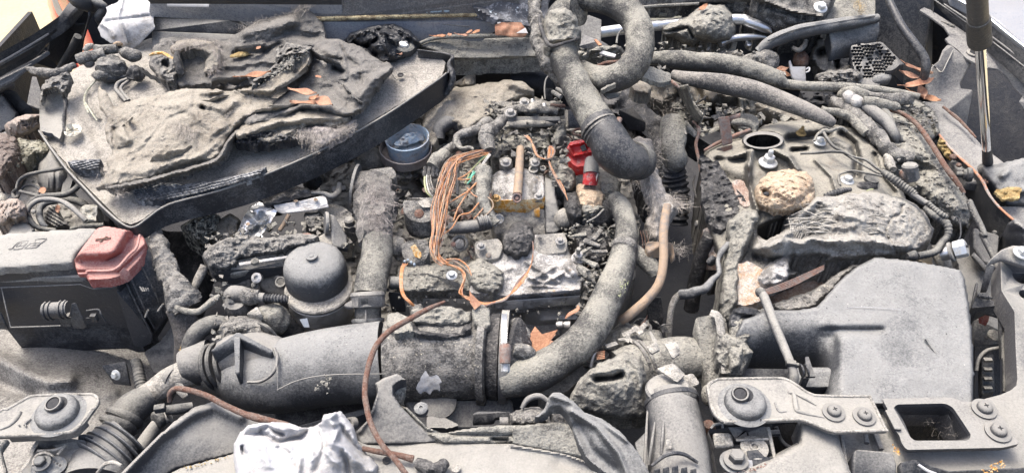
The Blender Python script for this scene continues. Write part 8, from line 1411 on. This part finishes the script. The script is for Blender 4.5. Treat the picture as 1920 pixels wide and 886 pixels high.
# filter cap
t=thing('fuel_filter','round black filter cap over a grey canister left of the caked hose','filter',(595,590,-.12))
c=(594,520,-.03);Lp('cap','plasticash',t,c,[(58,-10),(58,8),(57,30),(53,42),(44,50),(28,54),(.1,55)],(.03,-.03,1),56);Lp('rim','ashlight',t,(598,538,-.036),[(56,-8),(63,-6),(64,-1),(62,2),(58,3)],(.03,-.03,1),56)
Lp('canister','alu',t,(599,545,-.042),[(50,-100),(52,-62),(58,-56),(61,-30),(61,-2),(56,0)],(.03,-.03,1),48);Lp('centre_nipple','plasticash',t,(584,480,.017),[(11,-2),(11,1.5),(9,2),(7,.8),(4,.8),(4,2),(.1,2)],(0,-.03,1),24)
Pp('barcode_label','label',t,[(562,598,.0),(576,596,.004),(580,612,-.008),(570,612,-.01)],h=.001,bevel=0)
# left bracket with crust, etc
t=thing('egr_housing','black rectangular housing with a thick crust of ash, left of the round filter','housing',(480,500,-.06))
Pp('top_plate','casting',t,[(410,492,-.005),(440,488,-.005),(560,462,.0),(620,430,.0),(640,440,.0),(630,468,-.004),(560,480,-.008),(440,512,-.015),(408,512,-.015)],h=.012,noise=(.002,40));Pp('front_bar','plastic',t,[(408,512,-.012),(440,508,-.012),(545,484,-.006),(540,500,-.018),(440,520,-.025),(410,520,-.025)],h=.014);Pp('white_edge','alu',t,[(448,492,.002),(545,478,.004),(546,482,.002),(449,497,.0)],h=.002,bevel=0)
Pp('body','plastic',t,[(408,516,-.026),(470,515,-.026),(475,560,-.06),(450,575,-.07),(416,575,-.07),(412,560,-.06)],h=.05,bevel=.004);Rp('side_casting','metalash',t,[(480,515),(545,500),(552,560),(500,552),(488,540)],[(485,520,-.04),(545,505,-.03),(540,552,-.06)],[([(520,520),(530,530)],.006,7)],noise=((.002,40),),step=2.5,skirt=.04,edge=(.005,5))
Lp('socket_bolt','alu',t,(483,521,-.02),[(10,-3),(10,6),(7,7),(5,7),(4.5,3),(.1,3)],(-.1,-.6,.7),22);bolt(t,478,534,-.03,7,'plastic',(0,-.6,.8),'hex');Lp('moulded_ring','metalash',t,(526,528,-.028),[(10,0),(10,1.5),(8,1.5),(7,0)],(0,-.5,.8),22)
Rp('ash_crust','char',t,[(378,480),(390,462),(420,448),(450,440),(500,446),(560,438),(600,440),(592,455),(540,466),(520,475),(480,480),(446,485),(440,500),(415,506),(390,498)],[(380,482,.0),(450,442,.02),(600,442,.018),(530,470,.01),(440,500,.0),(400,480,.012)],rag=3,**CR)
Lp('crust_knob','ash',t,(478,490,.004),[(7,-4),(7,3),(3,6)],(0,-.2,1),12,noise=(.002,200));Lp('eyelet','rustlight',t,(572,448,.006),[(16,-1),(16,1),(10,2.5),(8,1),(8,-1)],(0,0,1),26)
t=thing('washer_plate','upright steel lug with a round hole behind the filter cap','lug',(625,440,-.0));Lp('ring','metalash',t,(612,418,.015),[(8,-3),(21,-3),(22,0),(21,3),(8,3)],(-1,-.25,.25),28);Pp('web','plastic',t,[(617,400,.025),(626,402,.025),(650,440,.0),(652,465,-.01),(622,460,-.0)],h=.01)
Lp('bolt_stud','metalash',thing('tall_bolt','tall dusty hex headed bolt left of the fibre caked hose','bolt',(656,430,-.04)),(657,425,-.02),[(13,-30),(13,8),(10,8),(10,18),(7,21)],(0,0,1),8)
Rp('ledge','ashlight',t,[(600,380),(640,385),(660,400),(650,440),(610,445),(590,420)],[(600,385,-.03),(655,400,-.03),(610,440,-.05)],noise=((.005,40,True),(.001,150)),step=2.6,skirt=.05)
Pp('clamp_strap','plastic',thing('strap','short dark strap between tray rim and thin disc','strap',(640,350,-.03)),[(620,350,-.02),(648,346,-.02),(650,354,-.024),(622,360,-.024)],h=.006)
t=thing('vacuum_line','charred valve with a short ribbed hose pointing at the filter','valve',(460,560,-.04))
Tp('valve_body','plastic',t,[(432,572,-.03,12),(436,555,-.025,18),(450,552,-.022,17),(470,556,-.022,13)],20,n=6,noise=(.1,80));Tp('crusted_neck','char',t,[(456,554,-.018,12),(470,556,-.018,14),(486,556,-.018,10)],16,n=8,noise=(.4,110,True));Tp('neck','metalash',t,[(480,556,-.018,9),(496,558,-.018,9)],16,n=3);Tp('ribbed_hose','plasticclean',t,[(494,558,-.018,7),(518,559,-.018,7.5),(540,560,-.02,7)],18,n=18,ring=(.0042,.18));Lp('base','plastic',t,(446,580,-.04),[(24,-10),(24,4),(20,14),(18,20)],(0,0,1),26)
one('belt_tensioner',G().blob((508,600,-.05),(38,26,34),(.25,50),44,.2,7),M['ash'],'round ash caked pulley lump between ribbed hose and intake duct','pulley')
t=thing('pulley_fin','dark curved fins beneath the round ash caked lump','pulley',(500,620,-.08));[Tp('fin','rubber',t,[(484+k*4,605+k*6,-.01-.006*k,2),(500+k*4,612+k*6,-.008-.006*k,4),(515+k*3,626+k*4,-.02-.006*k,3)],8) for k in range(3)];Lp('wheel','deep',t,(540,612,-.08),[(30,-10),(30,10),(.1,10)],(.3,-.6,.6),30)
Pp('tan_plate','ashlight',t,[(462,588,-.02),(482,572,-.018),(492,590,-.022),(486,602,-.03),(470,600,-.03)],h=.01,noise=(.004,60))
crust('charred_heap','char','stringy charred heap on top of the ribbed intake fitting','debris',[(410,610),(430,592),(460,592),(490,600),(500,620),(480,640),(450,625),(430,635),(412,640)],-.02,23)
one('arched_hose',G().tube([(425,606,-.03,13),(400,606,-.025,16),(375,618,-.025,17),(360,640,-.035,17),(354,665,-.05,15)],26,n=8),M['rubber'],'smooth grey hose arching down to the intake boot','hose');one('woven_collar',G().tube([(356,650,-.045,15),(352,662,-.05,16),(350,675,-.055,15)],20,n=8,ring=(.003,.1)),M['amber'],'orange woven collar below the arched grey hose','collar')
# ---- centre lower right: burnt duct & black ribbed cap ----
t=thing('burnt_duct','burnt ash grey air duct with a dark tear joining the engine to the air box','duct',(1180,710,-.1))
Tp('duct','ash',t,[(1312,672,-.045,36),(1280,672,-.045,42),(1240,680,-.045,46),(1200,690,-.047,50),(1165,705,-.05,50)],40,n=10,noise=(.08,50));Rp('melted_mouth','ash',t,[(1070,740),(1085,712),(1110,690),(1140,672),(1170,660),(1200,668),(1212,700),(1210,735),(1225,765),(1210,785),(1170,785),(1120,778),(1085,768),(1068,755)],[(1072,740,-.01),(1140,675,.012),(1205,675,.014),(1220,770,-.03),(1120,775,-.03),(1150,715,.018)],[([(1118,710),(1150,708),(1165,702)],-.03,5),([(1110,700),(1160,690)],.006,6),([(1178,672),(1196,690),(1202,730)],.006,5)],rag=2.5,noise=((.004,60,True),(.002,200)),step=2.1,skirt=.02,edge=(.015,9))
Pp('tear','deep',t,[(1114,706,.022),(1140,704,.024),(1162,694,.026),(1170,700,.024),(1168,712,.02),(1140,714,.02)],h=.001,bevel=0,noise=(.002,80)) if 0 else None
for x in (1196,1206):Tp('duct_ring','char',t,[(x,688,-.046,51),(x+3,687,-.046,53),(x+6,686,-.046,51)],36,n=4,noise=(.03,90))
for k,(pl,z) in enumerate((([(1245,642),(1270,640),(1276,660),(1262,672)],.02),([(1212,650),(1230,640),(1238,655),(1222,662)],.024),([(1232,690),(1262,680),(1285,700),(1270,716)],.024),([(1262,706),(1300,700),(1312,718),(1280,730)],.01))):Rp('peeling_flake','ashlight',t,pl,[(x,y,z+(.006 if i % 2 else 0)) for i,(x,y) in enumerate(pl)],noise=((.004,60),),step=2.2,skirt=.003,seed=k)
crust('shredded_debris','ash','shredded pale flakes under the lower end of the tan tube','debris',[(1140,622),(1170,600),(1200,615),(1240,620),(1240,640),(1210,650),(1180,655),(1150,668),(1130,655)],-.045,30,.02)
for k in range(9):r2=random.Random(k+40);x,y,a=r2.uniform(1145,1235),r2.uniform(615,655),r2.uniform(0,3);g=G();g.box((x,y,-.018),(r2.uniform(18,34),r2.uniform(6,12),3),(cos(a),sin(a),r2.uniform(-.4,.4)));g.V[0]=g.V[0]+fbm(g.V[0],120,2,k)[:,None]*.004;one('flake',g,M['ashlight' if k % 3 else 'metalash'],'burnt plastic flake in the pile under the tan tube','flake','burnt flakes under the tan tube',bevel=.0008)
t=thing('shock_sensor','bare metal clip with copper windings behind the burnt duct','clip',(1125,665,-.05));Tp('metal_hoop','alu',t,[(1108,688,-.03,3),(1112,668,-.02,4),(1118,655,-.016,3)],10);[Tp('copper_winding','copper',t,[(1119,660+k*3.2,-.02,1.4),(1134,658+k*3.2,-.02,1.6)],6,n=3) for k in range(5)];Rp('scorched_plate','casting',t,[(1010,715),(1050,700),(1090,680),(1100,700),(1060,735),(1020,740)],[(1015,718,-.05),(1095,690,-.05),(1050,730,-.06)],noise=((.004,50,True),),step=2.4,skirt=.05)
t=thing('filler_cap','black ribbed plastic cap and neck standing at the front between burnt duct and bump stop','filler cap',(1270,800,-.05))
ax=(-.16,.55,.8);Lp('neck','plasticash',t,(1262,778,-.0),[(52,-60),(50,-10),(46,6),(40,12)],ax,44)
Tp('body','plastic',t,[(1258,748,.0,46),(1262,775,-.0,50),(1270,830,-.01,56),(1276,905,-.02,60)],48,n=8);Tp('top_ring','rubber',t,[(1254,738,.006,46),(1257,746,.003,51),(1259,752,.0,50)],44,n=4);Tp('groove_ring','plasticclean',t,[(1258,748,.001,51.5),(1260,756,-.0,52)],44,n=3)
Lp('top_disc','metalash',t,(1252,728,.016),[(40,-14),(42,0),(38,5),(.1,6)],(-.1,.25,1),40)
for k,(a,b) in enumerate((((1228,790),(1216,870)),((1244,785),(1240,850)),((1280,785),(1290,850)),((1300,780),(1318,860)),((1214,770),(1208,880)))):Tp('grip_rib','plastic',t,[(a[0],a[1],.03-abs(a[0]-1262)*.0005,2),((a[0]+b[0])/2,(a[1]+b[1])/2,.03-abs(a[0]-1262)*.0005,3),(b[0],b[1],.022-abs(b[0]-1262)*.0005,3)],8)
Pp('window_tab','ashlight',t,[(1248,822,.032),(1260,820,.032),(1262,840,.026),(1249,842,.026)],h=.004);Tp('lower_collar','plasticclean',t,[(1222,872,.02,3),(1250,852,.03,4),(1280,850,.03,4),(1308,866,.02,3)],8)
Pp('side_plate','plasticash',t,[(1190,828,-.03),(1218,800,-.02),(1222,890,-.03),(1205,890,-.03)],h=.01)
for k in range(5):Pp('lower_window','plasticclean',t,[(1226+k*17,872-abs(k-2)*-3,.034),(1238+k*17,870-abs(k-2)*-3,.034),(1240+k*17,905,.02),(1226+k*17,905,.02)],h=.004)
one('dusty_lump',G().blob((1330,740,-.04),(16,22,20),(.3,60),26),M['ash'],'small dusty lump between cap and bump stop bracket','debris');one('rust_canister',G().lathe((1328,800,-.05),[(14,-20),(14,0),(10,10),(.1,12)],(0,0,1),22),M['rust'],'dark rusty canister end below the dusty lump','canister')

clutter('engine_debris','burnt flakes and cable ends strewn over the engine',[(640,320),(700,250),(860,240),(1030,190),(1130,300),(1150,430),(1130,560),(1080,600),(1080,430),(920,430),(880,500),(740,490),(740,330)],-.03,520,['char','ash','casting','rustlight','char'],5)
clutter('rail_debris','burnt fragments heaped around the injector rails',[(905,190),(1050,185),(1070,290),(1040,350),(1025,300),(920,300)],.03,260,['char','ash','casting'],6,(3,10))
clutter('hose_debris','burnt fragments left of the curved front hose',[(1070,370),(1150,370),(1150,500),(1120,560),(1095,540),(1070,440)],-.004,130,['char','ash','casting','ash'],7,(3,9))
clutter('gap_debris','burnt fragments in the hollow behind the burnt duct',[(1090,660),(1150,600),(1250,600),(1250,650),(1150,680),(1100,720)],-.06,130,['char','ash','casting'],8)
clutter('left_debris','burnt fragments around the black rectangular housing',[(380,440),(620,400),(660,460),(640,500),(560,470),(430,500),(430,640),(400,640),(400,500)],-.015,170,['char','ash','casting'],9,(3,11))
clutter('cavity_debris','burnt fragments below the scorched cream hose',[(1250,170),(1500,220),(1560,240),(1400,250),(1280,240)],.02,110,['char','ash','casting'],10)
clutter('cowl_debris','burnt fragments behind the hose loop and motor',[(1070,90),(1250,80),(1420,100),(1480,140),(1300,120),(1240,140),(1180,150)],.07,120,['char','ash','casting'],11,(3,9))
# ================= front: fan shroud, mounts, rag =================
t=thing('fan_shroud','large dusty black fan shroud with two curved horns across the bottom','fan shroud',(700,850,-.03))
Rp('left_arch','plastic',t,[(215,900),(262,850),(320,795),(362,764),(400,752),(438,766),(480,782),(530,798),(560,830),(440,850),(330,880),(300,900)],[(220,895,-.0),(400,756,.0),(540,805,-.01),(440,845,-.03),(300,895,-.03),(360,830,-.01)],[([(225,895),(300,815),(365,772),(400,760),(450,780)],.008,12)],noise=((.001,30),(.0003,150)),step=3,skirt=.03,edge=(.004,5))
Rp('left_ledge','metalash',t,[(300,900),(330,880),(440,850),(560,828),(690,824),(690,900)],[(310,890,-.015),(560,835,-.01),(690,830,.0),(690,895,.0)],noise=((.001,30),),step=4,skirt=.03,edge=(.004,5));g=G();crumbs(g,[(330,876),(440,850),(442,854),(340,884)],-.012,30,(1,3),3);put('yellow_crumbs',g,M['amber'],t,kind='stuff')
Rp('main_slab','metalash',t,[(660,832),(840,828),(960,832),(1060,850),(1150,880),(1160,905),(660,905)],[(660,835,.0),(960,832,.0),(1150,885,-.01),(900,900,.004),(660,900,.004)],[([(960,834),(1060,850),(1150,885)],.006,4),([(1050,868),(1100,885)],-.006,14)],noise=((.0015,30),(.0004,150)),step=3,skirt=.04,edge=(.004,5))
Rp('left_horn','plastic',t,[(665,812),(690,785),(700,760),(708,735),(703,718),(720,708),(745,700),(762,712),(748,716),(738,724),(738,740),(752,762),(780,790),(810,815),(835,828),(760,832),(675,832)],[(670,815,-.0),(704,718,.045),(758,710,.045),(700,765,.03),(745,760,.03),(830,826,-.0),(680,830,-.0)],[([(705,735),(698,770),(675,808)],.004,5)],noise=((.001,40),(.0004,200)),step=2.2,skirt=.012,edge=(.004,4))
Rp('horn_inside','ash',t,[(738,722),(758,714),(760,730),(754,750),(760,762),(750,758),(740,742)],[(740,724,.03),(756,720,.03),(752,756,.01)],rag=1,noise=((.003,100,True),),step=1.8,skirt=.01)
g=G();g.relief([(750,758),(765,765),(800,800),(830,812),(860,806),(900,800),(960,796),(1040,796),(1050,812),(1050,826),(830,830),(790,806)],[(752,760,.026),(830,812,.012),(960,798,.012),(1045,798,.014),(1045,824,.006),(830,828,.006)],[([(756,770),(800,808),(850,814),(960,815),(1048,812)],-.006,3),([(925,822),(950,824)],-.014,4)],noise=((.002,60),(.001,200)),step=2.4,skirt=.02,edge=(.004,4));put('centre_ledge',g,M['ash'],t)
Rp('right_panel','ash',t,[(960,800),(1040,790),(1068,795),(1085,820),(1098,845),(1092,856),(1060,850),(960,832)],[(962,805,.012),(1070,800,.016),(1095,852,.0),(962,830,.002)],noise=((.0015,40),),step=2.5,skirt=.02,edge=(.004,4))
Rp('right_horn','plasticash',t,[(1028,745),(1038,735),(1055,737),(1075,752),(1095,772),(1130,785),(1165,810),(1195,845),(1215,880),(1225,905),(1165,905),(1130,885),(1100,862),(1085,835),(1072,800),(1062,775),(1050,762),(1035,762),(1025,775),(1010,784),(1002,782),(1020,768)],[(1030,745,.045),(1060,745,.045),(1130,790,.03),(1210,880,.02),(1165,900,.0),(1085,835,.015),(1005,782,.02),(1110,830,.02)],[([(1072,770),(1120,800),(1160,850),(1180,900)],.008,7),([(1085,800),(1110,845),(1150,880)],-.008,12),([(1034,742),(1065,752),(1120,785),(1175,825)],.004,5)],noise=((.001,40),(.0004,200)),step=2.4,skirt=.012,edge=(.004,4))
Lp('screw_hole','deep',t,(725,862,.004),[(8,0),(8,.8),(.1,.8)],(0,0,1),20);Lp('grommet','plasticash',t,(790,766,.02),[(13,-8),(13,4),(9,7),(3,7),(2.5,4),(.1,4)],(0,-.1,1),20,noise=(.001,200));Lp('pale_button','ashlight',t,(855,878,.006),[(9,0),(9,3),(6,4)],(0,0,1),16)
# radiator / things below
t=thing('radiator','dark textured radiator top and fan frame seen below the intake duct','radiator',(560,770,-.15))
Pp('core','mesh',t,[(500,735,-.1),(730,710,-.1),(720,780,-.13),(640,800,-.13),(520,790,-.12)],h=.01);Pp('frame_bar','plastic',t,[(560,796,-.1),(690,762,-.1),(700,770,-.105),(580,810,-.11)],h=.02);Pp('fan_frame','midgrey',t,[(760,752,-.08),(960,748,-.08),(970,800,-.1),(790,800,-.1)],h=.02);Pp('black_strip','plasticclean',t,[(886,775,-.04),(895,770,-.04),(956,770,-.04),(956,780,-.045),(930,782,-.045),(925,790,-.05),(886,792,-.05)],h=.006,bevel=.001)
Lp('frame_boss','metalash',t,(822,752,-.07),[(34,-8),(34,0),(20,6),(12,6)],(0,-.3,1),28);Lp('round_end','metalash',t,(658,793,-.08),[(12,-8),(12,4),(8,4),(6,0),(.1,0)],(-.6,-.5,.6),20);Lp('small_pipe','midgrey',t,(945,790,-.04),[(9,-8),(9,8),(.1,9)],(1,0,0),16)
Rp('fan_blade','plastic',t,[(800,780),(840,785),(860,796),(840,802),(800,800)],[(800,782,-.06),(855,798,-.06)],noise=((.001,40),),step=3,skirt=.01)
crust('burnt_wool','char','charred lump behind the shroud ledge below the front clamp','debris',[(955,775),(980,765),(1010,762),(1030,775),(1035,792),(1000,796),(960,795)],-.01,40);one('crescent_tab',G().tube([(978,765,.0,4),(990,748,.006,6),(1010,742,.008,6),(1026,750,.004,5)],12),M['plastic'],'dark crescent shaped tab behind the right shroud horn','tab')
g=G();g.relief(raggedpoly([(1035,765),(1058,770),(1075,790),(1072,800),(1050,800),(1038,785)],1,5),[(1036,770,.01),(1070,795,.0)],noise=((.004,100,True),),step=2,skirt=.02);one('felt_scrap',g,M['feltdark'],'dark felt scrap under the right shroud horn','felt')
leaf(1016,640,-.02,74,52,-.2,'leafdark',label='large brown lobed leaf left of the curved front hose',kind='lobed',curl=.1);g=G();g.prism([(985,640,-.005),(1003,612,.0),(1016,626,.0),(1046,618,-.005),(1034,634,-.005),(1024,654,-.01),(1005,662,-.012),(985,650,-.01)],0,.001,noise=(.004,40));one('leaf',g,M['leaf'],'red brown leaf wedged between front clamp and curved hose','leaf','fallen leaves caught in the engine bay')
one('leaf',G().tube([(1060,596,-.01,2),(1068,588,-.004,4),(1082,580,-.002,4),(1084,572,.0,2)],8,flat=.3),M['leaforange'],'tan curled leaf strip at the lower right corner of the bleached cover','leaf','fallen leaves caught in the engine bay')
one('coolant_stub',G().tube([(960,600,-.0,10),(975,628,-.01,22),(980,650,-.02,22)],20,noise=(.2,60)),M['char'],'charred pipe stub right of the front clamp','pipe');one('coolant_stub',G().tube([(962,655,.01,12),(985,660,.005,14),(1000,665,-.0,10)],18,noise=(.3,80)),M['char'],'lower charred knob where the curved hose meets the clamp','pipe')
# rusty cable
one('rusty_cable',G().tube([(834,565,.05,2.5),(800,580,.055,5),(760,602,.055,5.5),(728,622,.055,5.5),(704,650,.055,5.5),(690,690,.054,5.5),(684,730,.054,5.5),(688,765,.053,5.5),(698,800,.052,5.5),(718,835,.05,5.5),(742,862,.046,5.5),(770,900,.04,5.5)],14,n=10,noise=(.1,150)),M['rust'],'long rusty cable arching over the intake duct down to the bottom edge','cable')
one('rusty_cable',G().tube([(318,752,.0,4),(318,738,.01,4.5),(328,728,.016,5),(350,730,.018,5.5),(385,740,.018,5.5),(420,758,.018,5.5),(455,774,.018,6),(480,782,.018,7.5),(505,788,.018,6.5),(540,796,.016,5.5)],14,n=10,noise=(.12,150)),M['rust'],'rusty cable end curling over the left shroud arch towards the white rag','cable')
t=thing('rusty_cable','rusty cable piece with a charred plug lying on the slab right of the rag','cable',(760,860,.01));Tp('cable','rust',t,[(680,840,.012,4.5),(710,846,.014,5.5),(745,852,.014,5.5),(775,860,.012,7)],12,noise=(.12,150));Tp('charred_plug','chardark',t,[(780,866,.012,8),(805,876,.012,12),(826,876,.012,10),(832,868,.014,8),(838,874,.01,6)],14,n=8,noise=(.4,90,True))
# rag
t=thing('white_rag','crumpled dirty white rag lying on the fan shroud at the bottom','rag',(570,850,.0))
rd=[([(470,800),(500,795),(540,800),(570,792)],.012,9),([(462,815),(490,812),(520,825),(560,820),(590,800)],-.012,5),([(490,806),(505,800),(530,812)],-.01,4),([(560,805),(600,790),(625,775)],.014,8),([(600,800),(605,840),(590,880)],-.008,5),([(620,785),(630,830),(665,860),(700,880)],.012,10),([(640,800),(660,830),(690,850)],-.012,5),([(640,845),(650,870),(655,895)],-.01,5),([(540,840),(560,860),(555,895)],.008,8),([(520,835),(545,850)],-.008,4),([(490,840),(500,870)],.006,8),([(575,830),(585,860)],.006,6),([(610,790),(640,800),(620,830)],.008,6),([(455,836),(460,850)],-.012,3),([(610,850),(630,870)],.01,7)]
g=G();g.relief([(438,832),(450,810),(466,796),(490,792),(530,790),(545,793),(570,802),(590,798),(603,790),(606,777),(640,770),(652,785),(664,800),(672,830),(690,850),(710,872),(700,905),(445,905),(438,860)],[(440,840,.02),(490,795,.035),(570,803,.02),(635,774,.045),(670,820,.03),(705,875,.012),(445,895,.02),(560,880,.045),(620,840,.045),(500,840,.045),(660,895,.02)],rd,noise=((.004,24),(.0025,60,True),(.0006,160)),step=1.8,skirt=.01,edge=(.016,9),warp=7,seed=3);put('cloth',g,M['cloth'],t,smooth=170)
# left bump stop bracket
t=thing('bump_stop_bracket','pale dusty steel bracket with a round rubber bump stop at the bottom left corner','bracket',(100,770,.02))
W=tile(0,3);out=W([(-80,480),(0,430),(60,390),(140,345),(200,310),(250,296),(460,288),(690,284),(730,300),(744,335),(735,370),(690,430),(640,500),(580,560),(540,585),(440,600),(200,612),(-80,622)]);oo=roundpoly(out,4,3)
Pp('plate','metalash',t,[(x,y,.038) for x,y in oo],h=.004,bevel=.0015);ins=[(x+(2.5 if x < 90 else -2.5 if x > 150 else 0),y+(3 if y < 765 else -2.5)) for x,y in oo];g=G();rim(ins,.038,2.6,g);put('raised_edge',g,M['ashlight'],t)
g=G();pts=W([(640,500,.036),(580,560,.036),(540,585,.036),(440,602,.036),(60,618,.036)]);wall(g,pts,.01,.002);put('folded_edge',g,M['metalash'],t)
bump(t,110,776,.038,38);Tp('pressed_swage','metalash',t,W([(150,430,.038,20),(120,480,.038,22),(70,530,.038,16),(0,560,.038,10)]),10);g=G();g.tube(W([(232,480,.04,6),(205,500,.04,8),(180,528,.04,8)]),8);g.tube(W([(140,526,.04,6),(148,532,.04,6)]),6);g.tube(W([(185,500,.04,5),(195,540,.04,6)]),6);put('stamped_letter_R',g,M['midgrey'],t)
t=thing('bonnet_lock_mount','dusty slotted bracket with hex bolt below the bump stop, bottom left','bracket',(110,850,0))
Pp('plate','metalash',t,W([(270,640,.012),(500,620,.012),(640,640,.012),(640,700,.004),(600,770,.0),(540,790,.0),(500,900,-.004),(170,900,-.004),(160,850,.0),(210,780,.004)]),h=.012,holes=[W([(285,690),(400,680),(430,710),(300,720)])]);Tp('rib','ashlight',t,W([(165,860,.012,14),(215,790,.014,16),(250,700,.016,16),(280,650,.016,14)]),10,flat=.5)
Tp('rib','ashlight',t,W([(280,722,.014,12),(400,715,.014,12),(480,690,.014,12)]),8,n=4);Tp('rib','ashlight',t,W([(430,750,.014,10),(490,675,.014,10)]),8,n=3);Pp('side_arm','paintblack',t,W([(580,600,.01),(640,590,.01),(700,610,.008),(705,640,.004),(560,780,-.01),(530,770,-.01),(650,650,.004),(580,640,.008)]),h=.01)
Lp('slotted_ring','plasticash',t,W([(420,830,.004)])[0],[(18,-4),(18,3),(12,4),(9,2)],(.3,-.1,1),24);Lp('washer','plasticash',t,W([(315,840,.004)])[0],[(20,-4),(20,0),(17,2),(12,6)],(0,-.05,1),28);bolt(t,78.5,868,.012,17,'plasticash',(0,-.05,1),'hex',label='large dusty hex bolt');Tp('washer_arc','ashlight',t,W([(245,830,.014,10),(270,760,.016,12),(340,735,.016,12),(400,760,.014,8)]),8)
for k,x in enumerate((405,430,450)):Lp('vent_pin','deep',t,W([(x,800+k*14,.012)])[0],[(2.5,0),(2.5,.8),(.1,.8)],(0,0,1),8)
Pp('brace','ashlight',thing('brace','thin pale brace leaving the lower left corner under the bracket','brace',(5,850,-.02)),W([(-80,630,-.01),(60,625,-.01),(0,710,-.02),(40,860,-.03),(45,900,-.03),(-80,900,-.03)]),h=.01)
one('spider_thread',G().hairs([(25,882,.02),(42,872,.02)],8,20,.3,3,.004,(8,-5),2),M['tan'],'few fine splinters at the foot of the lower left bracket','splinters',kind='stuff')
